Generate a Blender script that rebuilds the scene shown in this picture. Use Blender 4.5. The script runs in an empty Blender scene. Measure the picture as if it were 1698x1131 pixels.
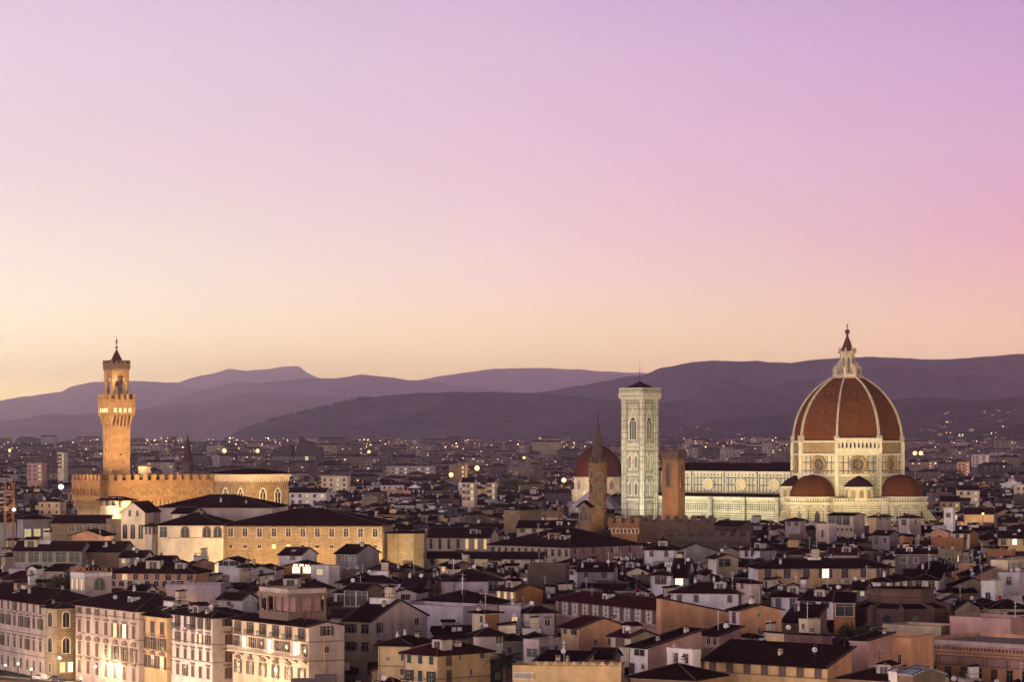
import bpy, math, random
import numpy as np
from mathutils import Vector, Matrix, noise
R_ = math.radians
rnd = random.Random(7)
sc = bpy.context.scene
COL = sc.collection
# ---------------------------------------------------------------- camera
K, CX, HY, CZ = 4583.0, 849.0, 738.0, 55.0      # focal length in photo pixels, centre column, horizon row, eye height
cam = bpy.data.cameras.new('camera'); camo = bpy.data.objects.new('camera', cam); COL.objects.link(camo)
camo.location = (0, 0, CZ); camo.rotation_euler = (R_(90), 0, 0)
cam.sensor_width = 36.0; cam.lens = 36.0 * K / 1698.0
cam.shift_y = (HY - 565.5) / 1698.0
cam.clip_start = 1.0; cam.clip_end = 90000.0
sc.camera = camo
# ---------------------------------------------------------------- view
sc.view_settings.view_transform = 'Standard'; sc.view_settings.look = 'None'
sc.view_settings.exposure = 0.0; sc.view_settings.gamma = 1.0
sc.render.engine = 'CYCLES'
sc.cycles.use_denoising = True
sc.cycles.max_bounces = 5; sc.cycles.diffuse_bounces = 2; sc.cycles.glossy_bounces = 2
sc.cycles.volume_bounces = 2; sc.cycles.transmission_bounces = 2
sc.cycles.sample_clamp_indirect = 3.0
# ---------------------------------------------------------------- sky
def lin(c): return tuple((x/255/12.92 if x/255 <= .04045 else ((x/255+.055)/1.055)**2.4) for x in c)
W = bpy.data.worlds.new('World'); sc.world = W; W.use_nodes = True
nt = W.node_tree; nt.nodes.clear()
def N(t, **kw):
    n = nt.nodes.new(t)
    for k, v in kw.items(): setattr(n, k, v)
    return n
def ramp(stops):
    r = N('ShaderNodeValToRGB'); e = r.color_ramp.elements
    r.color_ramp.interpolation = 'LINEAR'
    while len(e) > 1: e.remove(e[-1])
    for i, (p, c) in enumerate(stops):
        q = e[0] if i == 0 else e.new(p)
        q.position = p; q.color = (*c, 1)
    return r
out = N('ShaderNodeOutputWorld'); bg = N('ShaderNodeBackground'); tc = N('ShaderNodeTexCoord')
sep = N('ShaderNodeSeparateXYZ'); nt.links.new(tc.outputs['Generated'], sep.inputs[0])
el = N('ShaderNodeMath', operation='MULTIPLY'); el.inputs[1].default_value = 2.0; nt.links.new(sep.outputs['Z'], el.inputs[0])
def E(y): return max(0.0, 2.0 * math.sin(math.atan((HY - y) / K)))
D = 1.0
ZEN = (.020, .014, .030)
left = ramp([(0, lin((255, 226, 165))), (E(640), lin((254, 232, 192))), (E(520), lin((251, 233, 214))), (E(400), lin((250, 229, 220))),
             (E(260), lin((246, 216, 226))), (E(90), lin((236, 212, 232))), (E(-60), lin((226, 200, 230))), (.52, lin((92, 66, 110))), (1.0, ZEN)])
mid = ramp([(0, lin((252, 212, 150))), (E(640), lin((248, 212, 158))), (E(540), lin((245, 212, 180))), (E(420), lin((243, 208, 208))),
            (E(260), lin((238, 198, 218))), (E(90), lin((228, 190, 222))), (E(-60), lin((212, 174, 218))), (.52, lin((84, 60, 104))), (1.0, ZEN)])
right = ramp([(0, lin((238, 190, 150))), (E(600), lin((230, 188, 160))), (E(500), lin((226, 178, 164))), (E(390), lin((226, 166, 186))),
              (E(260), lin((224, 170, 206))), (E(90), lin((206, 164, 214))), (E(-60), lin((190, 148, 208))), (.52, lin((76, 54, 100))), (1.0, ZEN)])
back = ramp([(0, (1.0, .78, .80)), (.3, (.85, .66, .80)), (.5, (.16, .12, .20)), (1.0, ZEN)])
for r in (left, mid, right, back): nt.links.new(el.outputs[0], r.inputs[0])
def mrange(src, a, b):
    m = N('ShaderNodeMapRange'); m.inputs[1].default_value = a; m.inputs[2].default_value = b
    m.interpolation_type = 'SMOOTHSTEP'; nt.links.new(src, m.inputs[0]); return m.outputs[0]
def mix(f, a, b):
    m = N('ShaderNodeMix', data_type='RGBA'); nt.links.new(f, m.inputs[0]); nt.links.new(a, m.inputs[6]); nt.links.new(b, m.inputs[7]); return m.outputs[2]
m1 = N('ShaderNodeMapRange'); m1.inputs[1].default_value = -.19; m1.inputs[2].default_value = .01; nt.links.new(sep.outputs['X'], m1.inputs[0])
m2 = N('ShaderNodeMapRange'); m2.inputs[1].default_value = .0; m2.inputs[2].default_value = .19; nt.links.new(sep.outputs['X'], m2.inputs[0])
c1 = mix(m1.outputs[0], left.outputs[0], mid.outputs[0]); c2 = mix(m2.outputs[0], c1, right.outputs[0])
c3 = mix(mrange(sep.outputs['Y'], .55, -.35), c2, back.outputs[0])
sky = N('ShaderNodeTexSky', sky_type='NISHITA', sun_disc=False)
sky.sun_elevation = R_(1.0); sky.sun_rotation = R_(-53.0)
add = N('ShaderNodeMix', data_type='RGBA', blend_type='ADD'); add.inputs[0].default_value = .004
nt.links.new(c3, add.inputs[6]); nt.links.new(sky.outputs[0], add.inputs[7])
_ge = np.array([0, .04, .06, .08, .12, .16, .20, .26, .32, .45, .6, .8, 1.0])     # the sky lies beyond the haze and shines through it
_gv = np.array([(11.5, 11.2, 6.5), (7.8, 7.8, 5.1), (5.2, 5.35, 3.85), (3.6, 3.82, 3.12), (2.14, 2.30, 2.08), (1.64, 1.76, 1.66), (1.38, 1.47, 1.40), (1.24, 1.31, 1.25), (1.17, 1.23, 1.17), (1.13, 1.16, 1.13), (1.1, 1.1, 1.1), (1.1, 1.1, 1.1), (1.1, 1.1, 1.1)])
_gx = np.concatenate([np.linspace(0, .20, 18), [.23, .26, .29, .32, .38, .45, .6, 1.0]])
_gs = np.zeros((len(_gx), 3)); _u = lambda e: np.sqrt(e + .01)
for _c in range(3):
    _gs[:, _c] = np.exp(np.polyval(np.polyfit(_u(_ge), np.log(_gv[:, _c]), 6), _u(_gx)))
gain = ramp([(float(e), tuple(float(v) for v in g)) for e, g in zip(_gx, _gs)])
nt.links.new(el.outputs[0], gain.inputs[0])
gm = N('ShaderNodeMix', data_type='RGBA', blend_type='MULTIPLY'); gm.inputs[0].default_value = 1.0
nt.links.new(add.outputs[2], gm.inputs[6]); nt.links.new(gain.outputs[0], gm.inputs[7])
nt.links.new(gm.outputs[2], bg.inputs[0]); bg.inputs[1].default_value = 1.0
nt.links.new(bg.outputs[0], out.inputs[0])
# ---------------------------------------------------------------- sun: the broad soft glow of dusk that falls on the house fronts
sl = bpy.data.lights.new('sun', 'SUN'); so = bpy.data.objects.new('sun', sl); COL.objects.link(so)
sl.energy = 2.0; sl.angle = R_(40); sl.color = (1.0, .80, .82)
so.rotation_euler = Vector((-.78, -.60, .05)).to_track_quat('Z', 'Y').to_euler()

# ================================================================ materials
def material(name, col, rough=.85, var=.12, scale=.6, streak=0.0, bump=0.0, emit=None, metal=0.0, spec=.3, col2=None, bscale=3.0):
    m = bpy.data.materials.new(name); m.use_nodes = True; t = m.node_tree; b = t.nodes['Principled BSDF']
    b.inputs['Roughness'].default_value = rough; b.inputs['Metallic'].default_value = metal
    b.inputs['Specular IOR Level'].default_value = spec
    tcn = t.nodes.new('ShaderNodeTexCoord')
    ns = t.nodes.new('ShaderNodeTexNoise'); ns.inputs['Scale'].default_value = scale; ns.inputs['Detail'].default_value = 6; ns.inputs['Roughness'].default_value = .65
    mp = t.nodes.new('ShaderNodeMapping'); t.links.new(tcn.outputs['Object'], mp.inputs[0]); t.links.new(mp.outputs[0], ns.inputs['Vector'])
    if streak: mp.inputs['Scale'].default_value = (1, 1, streak)
    c2 = col2 or tuple(max(0, x * (1 - 2.2 * var)) for x in col); c1_ = tuple(min(1, x * (1 + .8 * var)) for x in col)
    cr = t.nodes.new('ShaderNodeValToRGB'); e = cr.color_ramp.elements
    e[0].position = .3; e[0].color = (*c2, 1); e[1].position = .65; e[1].color = (*c1_, 1)
    t.links.new(ns.outputs[0], cr.inputs[0])
    src = cr.outputs[0]
    t.links.new(src, b.inputs['Base Color'])
    if bump:
        n2 = t.nodes.new('ShaderNodeTexNoise'); n2.inputs['Scale'].default_value = bscale; n2.inputs['Detail'].default_value = 4
        t.links.new(tcn.outputs['Object'], n2.inputs['Vector'])
        bp = t.nodes.new('ShaderNodeBump'); bp.inputs['Strength'].default_value = bump; bp.inputs['Distance'].default_value = .25
        t.links.new(n2.outputs[0], bp.inputs['Height']); t.links.new(bp.outputs[0], b.inputs['Normal'])
    if emit:
        b.inputs['Emission Color'].default_value = (*emit[0], 1); b.inputs['Emission Strength'].default_value = emit[1]
    return m
def brickmat(name, ca, cb, mortar, w, h, mo, offset=.5, rough=.85, bump=.3, var=True):
    m = bpy.data.materials.new(name); m.use_nodes = True; t = m.node_tree; b = t.nodes['Principled BSDF']
    b.inputs['Roughness'].default_value = rough; b.inputs['Specular IOR Level'].default_value = .25
    uv = t.nodes.new('ShaderNodeTexCoord'); br = t.nodes.new('ShaderNodeTexBrick')
    br.inputs['Scale'].default_value = .1; br.offset = offset; br.squash = 1.0
    br.inputs['Brick Width'].default_value = w * .1; br.inputs['Row Height'].default_value = h * .1
    br.inputs['Mortar Size'].default_value = mo * .1; br.inputs['Mortar Smooth'].default_value = .1
    br.inputs['Color1'].default_value = (*ca, 1); br.inputs['Color2'].default_value = (*cb, 1); br.inputs['Mortar'].default_value = (*mortar, 1)
    t.links.new(uv.outputs['UV'], br.inputs['Vector'])
    ns = t.nodes.new('ShaderNodeTexNoise'); ns.inputs['Scale'].default_value = .35; ns.inputs['Detail'].default_value = 7; ns.inputs['Roughness'].default_value = .7
    t.links.new(uv.outputs['Object'], ns.inputs['Vector'])
    cr = t.nodes.new('ShaderNodeValToRGB'); cr.color_ramp.elements[0].color = (.55, .53, .5, 1); cr.color_ramp.elements[0].position = .3
    cr.color_ramp.elements[1].color = (1.1, 1.1, 1.1, 1); cr.color_ramp.elements[1].position = .68
    t.links.new(ns.outputs[0], cr.inputs[0])
    mx = t.nodes.new('ShaderNodeMix'); mx.data_type = 'RGBA'; mx.blend_type = 'MULTIPLY'; mx.inputs[0].default_value = 1.0
    t.links.new(br.outputs[0], mx.inputs[6]); t.links.new(cr.outputs[0], mx.inputs[7]); t.links.new(mx.outputs[2], b.inputs['Base Color'])
    if bump:
        bp = t.nodes.new('ShaderNodeBump'); bp.inputs['Strength'].default_value = bump; bp.inputs['Distance'].default_value = .08; bp.invert = True
        t.links.new(br.outputs['Fac'], bp.inputs['Height']); t.links.new(bp.outputs[0], b.inputs['Normal'])
    return m
def tilemat(name, ca, cb, per=.9):
    m = bpy.data.materials.new(name); m.use_nodes = True; t = m.node_tree; b = t.nodes['Principled BSDF']
    b.inputs['Roughness'].default_value = 1.0; b.inputs['Specular IOR Level'].default_value = 0.0
    uv = t.nodes.new('ShaderNodeTexCoord')
    ns = t.nodes.new('ShaderNodeTexNoise'); ns.inputs['Scale'].default_value = .45; ns.inputs['Detail'].default_value = 8; ns.inputs['Roughness'].default_value = .75
    t.links.new(uv.outputs['Object'], ns.inputs['Vector'])
    n3 = t.nodes.new('ShaderNodeTexNoise'); n3.inputs['Scale'].default_value = 3.2; n3.inputs['Detail'].default_value = 3
    t.links.new(uv.outputs['Object'], n3.inputs['Vector'])
    oi = t.nodes.new('ShaderNodeObjectInfo')
    ad = t.nodes.new('ShaderNodeMath'); ad.operation = 'MULTIPLY_ADD'; ad.inputs[1].default_value = .5; t.links.new(n3.outputs[0], ad.inputs[0]); t.links.new(ns.outputs[0], ad.inputs[2])
    a2 = t.nodes.new('ShaderNodeMath'); a2.operation = 'MULTIPLY_ADD'; a2.inputs[1].default_value = .35; t.links.new(oi.outputs['Random'], a2.inputs[0]); t.links.new(ad.outputs[0], a2.inputs[2])
    cr = t.nodes.new('ShaderNodeValToRGB'); cr.color_ramp.elements[0].color = (*ca, 1); cr.color_ramp.elements[0].position = .5
    cr.color_ramp.elements[1].color = (*cb, 1); cr.color_ramp.elements[1].position = 1.15 if False else 1.0
    t.links.new(a2.outputs[0], cr.inputs[0])
    t.links.new(cr.outputs[0], b.inputs['Base Color'])
    wv = t.nodes.new('ShaderNodeTexWave'); wv.inputs['Scale'].default_value = per; wv.bands_direction = 'X'; wv.inputs['Distortion'].default_value = .6
    t.links.new(uv.outputs['UV'], wv.inputs['Vector'])
    bp = t.nodes.new('ShaderNodeBump'); bp.inputs['Strength'].default_value = .5; bp.inputs['Distance'].default_value = .12
    t.links.new(wv.outputs[0], bp.inputs['Height']); t.links.new(bp.outputs[0], b.inputs['Normal'])
    return m
M = {}
for n_, c_ in dict(cream=(.68, .56, .42), palepink=(.52, .42, .40), white=(.76, .71, .71), yellow=(.66, .46, .25), ochre=(.62, .33, .19),
                   orange=(.40, .18, .07), sand=(.46, .36, .25), lilac=(.50, .44, .50), grey=(.30, .27, .29), brown=(.20, .13, .09), rose=(.46, .27, .25)).items():
    M[n_] = material('plaster_' + n_, c_, .9, .19, .22, .6, .15)
M['stone'] = brickmat('rough_stone', (.40, .30, .18), (.28, .20, .12), (.12, .09, .06), 1.1, .45, .05)
M['rustic'] = brickmat('rusticated_stone', (.38, .28, .175), (.33, .245, .15), (.13, .09, .06), 3.2, .55, .06, bump=.6)
M['brick'] = brickmat('brown_brick', (.34, .19, .09), (.24, .13, .065), (.14, .10, .07), .8, .3, .04)
M['darkbrick'] = brickmat('shaded_brick', (.16, .10, .09), (.10, .065, .06), (.07, .05, .05), .8, .3, .05)
M['marble'] = brickmat('panelled_marble', (.62, .57, .45), (.52, .48, .37), (.035, .05, .03), 2.35, 3.9, .24, offset=0, rough=.6, bump=.25)
M['marblefine'] = brickmat('fine_panelled_marble', (.60, .57, .44), (.50, .49, .37), (.045, .06, .035), 1.2, 2.4, .15, offset=0, rough=.6, bump=.25)
M['marbleband'] = brickmat('banded_marble', (.60, .57, .44), (.52, .50, .38), (.10, .12, .08), 9.0, 1.1, .13, offset=0, rough=.6, bump=.25)
M['marbleplain'] = material('white_marble', (.60, .56, .44), .6, .12, .8, .5, .15)
M['rawstone'] = brickmat('raw_masonry', (.42, .31, .17), (.34, .24, .13), (.16, .12, .07), 1.2, .5, .06)
M['roof'] = tilemat('dark_terracotta_tiles', (.004, .0025, .004), (.028, .010, .014))
M['redroof'] = tilemat('red_terracotta_tiles', (.014, .0045, .007), (.052, .015, .019))
M['dometile'] = tilemat('dome_terracotta_tiles', (.045, .018, .009), (.17, .062, .028))
M['smalldome'] = tilemat('small_dome_tiles', (.030, .011, .006), (.085, .030, .014))
M['ridge'] = material('ridge_tiles', (.10, .065, .065), .9, .2, 2)
M['trim'] = material('pietra_serena_trim', (.22, .15, .12), .85, .15, 2)
M['paletrim'] = material('pale_plaster_trim', (.60, .50, .42), .85, .1, 1)
M['glass'] = material('dark_window_glass', (.012, .010, .014), .25, .1, 2, spec=.5)
M['frame'] = material('painted_window_frame', (.45, .38, .34), .7, .1, 2)
M['lit'] = material('lit_window', (.8, .6, .35), .6, .15, 1.2, emit=((1, .66, .30), .75))
M['litwhite'] = material('bright_lit_window', (.8, .7, .55), .6, .1, 1.2, emit=((1, .80, .52), 1.8))
M['litpale'] = material('pale_lit_window', (.7, .65, .4), .6, .15, 1.2, emit=((.85, .72, .34), .5))
M['shut'] = material('brown_shutter', (.12, .075, .075), .8, .2, 6, bump=.2)
M['shutmid'] = material('taupe_shutter', (.15, .10, .09), .8, .2, 6, bump=.2)
M['shutgreen'] = material('green_shutter', (.020, .055, .045), .7, .2, 6)
M['shutblue'] = material('blue_grey_shutter', (.10, .11, .19), .7, .2, 6)
M['metal'] = material('dark_metal', (.05, .045, .05), .5, .1, 3, metal=.6)
M['dish'] = material('white_dish', (.72, .70, .74), .5, .05, 3)
M['reddish'] = material('red_dish', (.22, .02, .03), .5, .05, 3)
M['glassroof'] = brickmat('glazed_roof', (.45, .50, .62), (.38, .43, .56), (.10, .10, .14), .8, 1.2, .08, offset=0, rough=.3, bump=0)
M['skylight'] = material('skylight_glass', (.62, .60, .68), .2, .05, 3, spec=.8)
M['leaf'] = material('dark_foliage', (.030, .036, .016), .9, .35, .8)
M['leaf2'] = material('olive_foliage', (.055, .060, .028), .9, .3, .8)
M['bark'] = material('bark', (.07, .05, .04), .95, .2, 3)
M['ribs'] = material('weathered_marble_ribs', (.48, .41, .32), .7, .2, .8, .5, .15)
M['copper'] = material('bronze', (.10, .05, .03), .5, .2, 3, metal=.4)
M['crane'] = material('orange_crane_paint', (.36, .15, .05), .6, .1, 2)
M['spire'] = tilemat('spire_tiles', (.045, .018, .018), (.11, .045, .040))
M['asphalt'] = material('asphalt', (.05, .045, .045), .9, .2, .3)
M['lamp'] = material('lamp_glow', (1, .8, .5), .5, .02, 1, emit=((1, .52, .18), 3.5))
M['lampwhite'] = material('lamp_glow_white', (1, .9, .8), .5, .02, 1, emit=((1, .78, .48), 14))
M['dot'] = material('far_lamp_warm', (1, .7, .4), .5, .02, 1, emit=((1, .52, .20), 8))
M['dot2'] = material('far_lamp_white', (1, .9, .8), .5, .02, 1, emit=((1, .72, .42), 11))

M['rosebrown'] = brickmat('reddish_brown_brick', (.17, .095, .085), (.13, .07, .065), (.09, .055, .05), .9, .35, .05)
M['clerestory'] = brickmat('clerestory_marble_panels', (.62, .58, .45), (.54, .50, .39), (.05, .065, .04), 2.05, 3.55, .26, offset=0, rough=.6, bump=.25)
M['tower'] = brickmat('tower_marble', (.60, .55, .45), (.46, .43, .35), (.12, .125, .09), 1.25, 2.9, .13, offset=0, rough=.6, bump=.3)
M['serp'] = material('dark_serpentine_inlay', (.045, .06, .045), .6, .15, 1)
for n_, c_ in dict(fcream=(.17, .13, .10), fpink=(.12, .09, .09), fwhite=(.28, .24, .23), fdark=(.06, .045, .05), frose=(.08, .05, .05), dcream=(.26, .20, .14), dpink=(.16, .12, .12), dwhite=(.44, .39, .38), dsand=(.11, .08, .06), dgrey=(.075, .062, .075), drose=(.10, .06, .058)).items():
    M[n_] = material('weathered_' + n_, c_, .95, .2, .05)  # dimmer light on infill and farther walls is put into these darker colours
# ================================================================ mesh building
class MB:
    def __init__(s): s.v = []; s.f = []; s.m = []; s.T = None; s.sm = []
    def pt(s, p):
        if s.T is not None: p = s.T @ Vector(p)
        s.v.append((p[0], p[1], p[2])); return len(s.v) - 1
    def face(s, pts, m=0, smooth=False):
        s.f.append([s.pt(p) for p in pts]); s.m.append(m); s.sm.append(smooth)
    def box(s, x0, x1, y0, y1, z0, z1, m=0, bottom=True):
        a = (x0, y0); b = (x1, y0); c = (x1, y1); d = (x0, y1)
        s.prism([a, b, c, d], z0, z1, m, bottom)
    def prism(s, poly, z0, z1, m=0, bottom=True, mt=None):
        i = [s.pt((x, y, z0)) for x, y in poly]; j = [s.pt((x, y, z1)) for x, y in poly]; n = len(poly)
        for k in range(n):
            s.f.append([i[k], i[(k+1) % n], j[(k+1) % n], j[k]]); s.m.append(m); s.sm.append(False)
        s.f.append(j); s.m.append(m if mt is None else mt); s.sm.append(False)
        if bottom: s.f.append(i[::-1]); s.m.append(m); s.sm.append(False)
    def profx(s, prof, x0, x1, m=0):      # closed profile in (y, z), extruded along x
        i = [s.pt((x0, y, z)) for y, z in prof]; j = [s.pt((x1, y, z)) for y, z in prof]; n = len(prof)
        for k in range(n): s.f.append([i[k], j[k], j[(k+1) % n], i[(k+1) % n]]); s.m.append(m); s.sm.append(False)
        s.f.append(i); s.m.append(m); s.sm.append(False); s.f.append(j[::-1]); s.m.append(m); s.sm.append(False)
    def profy(s, prof, y0, y1, m=0):      # closed profile in (x, z), extruded along y
        i = [s.pt((x, y0, z)) for x, z in prof]; j = [s.pt((x, y1, z)) for x, z in prof]; n = len(prof)
        for k in range(n): s.f.append([i[k], i[(k+1) % n], j[(k+1) % n], j[k]]); s.m.append(m); s.sm.append(False)
        s.f.append(i[::-1]); s.m.append(m); s.sm.append(False); s.f.append(j); s.m.append(m); s.sm.append(False)
    def ring(s, prof, n=16, rot=0.0, cx=0, cy=0, m=0, smooth=False, ms=None):     # revolve (r, z) profile into an n-gon solid
        rows = []
        for r, z in prof:
            rows.append([s.pt((cx + r*math.cos(rot + 2*math.pi*k/n), cy + r*math.sin(rot + 2*math.pi*k/n), z)) for k in range(n)])
        for a in range(len(rows) - 1):
            for k in range(n):
                s.f.append([rows[a][k], rows[a][(k+1) % n], rows[a+1][(k+1) % n], rows[a+1][k]]); s.m.append(m if ms is None else ms[a]); s.sm.append(smooth)
        s.f.append(rows[-1]); s.m.append(m if ms is None else ms[-1]); s.sm.append(False)
        s.f.append(rows[0][::-1]); s.m.append(m); s.sm.append(False)
    def tube(s, p, q, r, n=5, m=0, r2=None):
        p = Vector(p); q = Vector(q); d = (q - p).normalized(); u = d.orthogonal().normalized(); w = d.cross(u)
        r2 = r if r2 is None else r2
        i = [s.pt(p + (u*math.cos(2*math.pi*k/n) + w*math.sin(2*math.pi*k/n))*r) for k in range(n)]
        j = [s.pt(q + (u*math.cos(2*math.pi*k/n) + w*math.sin(2*math.pi*k/n))*r2) for k in range(n)]
        for k in range(n): s.f.append([i[k], i[(k+1) % n], j[(k+1) % n], j[k]]); s.m.append(m); s.sm.append(False)
        s.f.append(i[::-1]); s.m.append(m); s.sm.append(False); s.f.append(j); s.m.append(m); s.sm.append(False)
    def ball(s, c, r, m=0, n=8):
        prof = [(r*math.sin(math.pi*k/n)+.001, c[2] - r*math.cos(math.pi*k/n)) for k in range(n+1)]
        s.ring(prof, n+2, 0, c[0], c[1], m, True)
    def mesh(s, name, mats):
        me = bpy.data.meshes.new(name); me.from_pydata(s.v, [], s.f)
        for mm in mats: me.materials.append(mm)
        me.polygons.foreach_set('material_index', s.m); me.polygons.foreach_set('use_smooth', s.sm)
        uv = me.uv_layers.new(name='UVMap')
        nl = len(me.loops)
        if nl:
            vi = np.empty(nl, np.int32); me.loops.foreach_get('vertex_index', vi)
            co = np.array(s.v, np.float64)[vi]
            npoly = len(me.polygons); nor = np.empty(npoly*3); me.polygons.foreach_get('normal', nor); nor = nor.reshape(-1, 3)
            lt = np.empty(npoly, np.int32); me.polygons.foreach_get('loop_total', lt); nn = np.repeat(nor, lt, axis=0)
            tx = -nn[:, 1]; ty = nn[:, 0]; L = np.hypot(tx, ty); flat = L < .15
            tx = np.where(flat, 1, tx/np.maximum(L, 1e-6)); ty = np.where(flat, 0, ty/np.maximum(L, 1e-6))
            u = co[:, 0]*tx + co[:, 1]*ty; v = np.where(flat, co[:, 1], co[:, 2])
            uv.data.foreach_set('uv', np.stack([u, v], 1).ravel())
        me.update(); return me
    def build(s, name, mats, parent=None):
        if not isinstance(mats, (list, tuple)): mats = [mats]
        o = bpy.data.objects.new(name, s.mesh(name, mats)); COL.objects.link(o)
        if parent is not None: o.parent = parent
        return o
def thing(name, label, cat, loc, rotz=0, group=None):
    o = bpy.data.objects.new(name, None); COL.objects.link(o); o.empty_display_size = 1
    o.location = loc; o.rotation_euler = (0, 0, rotz); o['label'] = label; o['category'] = cat
    if group: o['group'] = group
    return o
def tag(o, label=None, cat=None, group=None, kind=None):
    if label: o['label'] = label
    if cat: o['category'] = cat
    if group: o['group'] = group
    if kind: o['kind'] = kind
    return o
def put(mesh, name, parent, loc=(0, 0, 0), rz=0):
    o = bpy.data.objects.new(name, mesh); COL.objects.link(o); o.parent = parent; o.location = loc; o.rotation_euler = (0, 0, rz); return o
def px2x(px, Y): return (px - CX) / K * Y
def py2z(py, Y): return CZ - (py - HY) * Y / K
def spot(name, loc, tgt, energy, col=(1, .75, .42), ang=70, size=1.0, blend=.8):
    l = bpy.data.lights.new(name, 'SPOT'); o = bpy.data.objects.new(name, l); COL.objects.link(o)
    l.energy = energy; l.color = col; l.spot_size = R_(ang); l.spot_blend = blend; l.shadow_soft_size = size
    o.location = loc; o.rotation_euler = (Vector(tgt) - Vector(loc)).to_track_quat('-Z', 'Y').to_euler(); return o
def bulb(name, loc, energy, col=(1, .72, .40), size=.3):
    l = bpy.data.lights.new(name, 'POINT'); o = bpy.data.objects.new(name, l); COL.objects.link(o)
    l.energy = energy; l.color = col; l.shadow_soft_size = size; o.location = loc; return o

# ================================================================ ground and hills (the setting)
def sstep(a, b, x):
    t = min(1, max(0, (x - a)/(b - a))); return t*t*(3 - 2*t)
def gnd(X, Y): return 42*sstep(2600, 7200, Y)
mb = MB(); ys = [-600, 0, 300, 600, 900, 1300, 1800, 2400] + list(range(2800, 7800, 400)) + [9000, 12000, 16000, 22000, 30000, 40000, 58000]
xs = [-13900, -6900, -4000, -2000, -1000, -500, 0, 500, 1000, 2000, 4000, 6900, 13900]
idx = [[mb.pt((x, y, gnd(x, y))) for x in xs] for y in ys]
for a in range(len(ys)-1):
    for b in range(len(xs)-1): mb.f.append([idx[a][b], idx[a][b+1], idx[a+1][b+1], idx[a+1][b]]); mb.m.append(0); mb.sm.append(True)
tag(mb.build('ground', material('city_ground', (.045, .038, .040), .95, .3, .02)), 'dark city ground under the houses', kind='structure')
def interp(prof, x):
    if x <= prof[0][0]: return prof[0][1]
    for (a, ya), (b, yb) in zip(prof, prof[1:]):
        if x <= b:
            t = (x-a)/(b-a); t2 = t*t*(3-2*t)*.5 + t*.5; return ya + (yb-ya)*t2
    return prof[-1][1]
def hill(name, label, prof, D_, mat_, depth=.28, rough=.10, base=20, seed=0):
    mb = MB(); x0, x1 = prof[0][0], prof[-1][0]; nx = int((x1-x0)/3.5); ny = 40; rows = []
    for i in range(nx + 1):
        px = x0 + (x1-x0)*i/nx; row = []
        for j in range(ny + 1):
            t = -1 + 1.6*j/ny                       # -1 front foot, 0 ridge, .6 behind
            Yd = D_*(1 + depth*t)
            zr = py2z(interp(prof, px), D_) - base
            sh = (1 - abs(t))**1.25 if t < 0 else (1 - t*t)
            xw = px2x(px, D_)*(1 + depth*t*.9)
            q = Vector((xw/(D_*.05) + seed*7.3, Yd/(D_*.05), seed))
            nz = noise.fractal(q, 1.0, 2.1, 6)
            rg = 1 - abs(noise.noise(q*.8 + Vector((5, 1, 0))))*2
            env = math.sin(min(1, 1 - abs(t))*math.pi) if t < 0 else 0
            z = base + max(0, zr)*(sh + rough*env*(nz*.9 + (rg-.5)*1.2)) + zr*.012*noise.fractal(q*6, 1, 2, 3)
            row.append(mb.pt((xw, Yd, max(z, -.5 if j == 0 else z))))
        rows.append(row)
    for i in range(nx):
        for j in range(ny): mb.f.append([rows[i][j], rows[i+1][j], rows[i+1][j+1], rows[i][j+1]]); mb.m.append(0); mb.sm.append(True)
    return tag(mb.build(name, mat_), label, kind='structure')
def forest(name, ca, cb, sc_):
    m = material(name, ca, 1.0, .3, sc_, col2=cb, spec=.05, bump=.8, bscale=sc_*6); 
    for n in m.node_tree.nodes:
        if n.type == 'BUMP': n.inputs['Distance'].default_value = 12
    return m
F1 = forest('forest_cover', (.105, .088, .115), (.045, .038, .055), .004)  # part of the violet haze is put into this forest colour
F2 = forest('far_forest', (.21, .155, .155), (.13, .095, .10), .001)  # paler still, distance haze mixed into the colour
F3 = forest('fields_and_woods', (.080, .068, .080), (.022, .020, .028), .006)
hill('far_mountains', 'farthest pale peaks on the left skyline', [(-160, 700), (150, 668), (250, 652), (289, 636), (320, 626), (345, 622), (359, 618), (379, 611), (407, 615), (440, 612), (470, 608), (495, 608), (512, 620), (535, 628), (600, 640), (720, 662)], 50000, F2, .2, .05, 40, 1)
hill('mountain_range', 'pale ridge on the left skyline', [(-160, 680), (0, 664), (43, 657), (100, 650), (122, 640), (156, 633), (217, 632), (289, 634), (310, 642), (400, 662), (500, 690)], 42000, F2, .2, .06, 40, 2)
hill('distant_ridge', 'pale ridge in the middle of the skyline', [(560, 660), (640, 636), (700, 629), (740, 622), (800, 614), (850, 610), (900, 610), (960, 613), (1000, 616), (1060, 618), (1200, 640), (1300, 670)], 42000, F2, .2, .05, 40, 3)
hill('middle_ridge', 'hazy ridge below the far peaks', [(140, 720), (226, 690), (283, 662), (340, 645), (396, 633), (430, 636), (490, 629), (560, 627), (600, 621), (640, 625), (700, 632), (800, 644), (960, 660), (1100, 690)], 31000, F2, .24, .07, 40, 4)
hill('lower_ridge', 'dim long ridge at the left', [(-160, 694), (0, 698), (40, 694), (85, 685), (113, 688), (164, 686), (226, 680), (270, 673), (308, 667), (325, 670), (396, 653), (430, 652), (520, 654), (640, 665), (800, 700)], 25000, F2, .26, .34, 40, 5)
hill('mountain', 'long dark purple mountain behind the dome', [(620, 700), (780, 668), (900, 650), (960, 640), (1000, 632), (1060, 622), (1100, 610), (1150, 600), (1180, 598), (1250, 600), (1310, 602), (1340, 597), (1400, 593), (1450, 592), (1500, 594), (1560, 597), (1620, 592), (1698, 587), (1860, 585)], 15000, F1, .30, .30, 40, 6)
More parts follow.
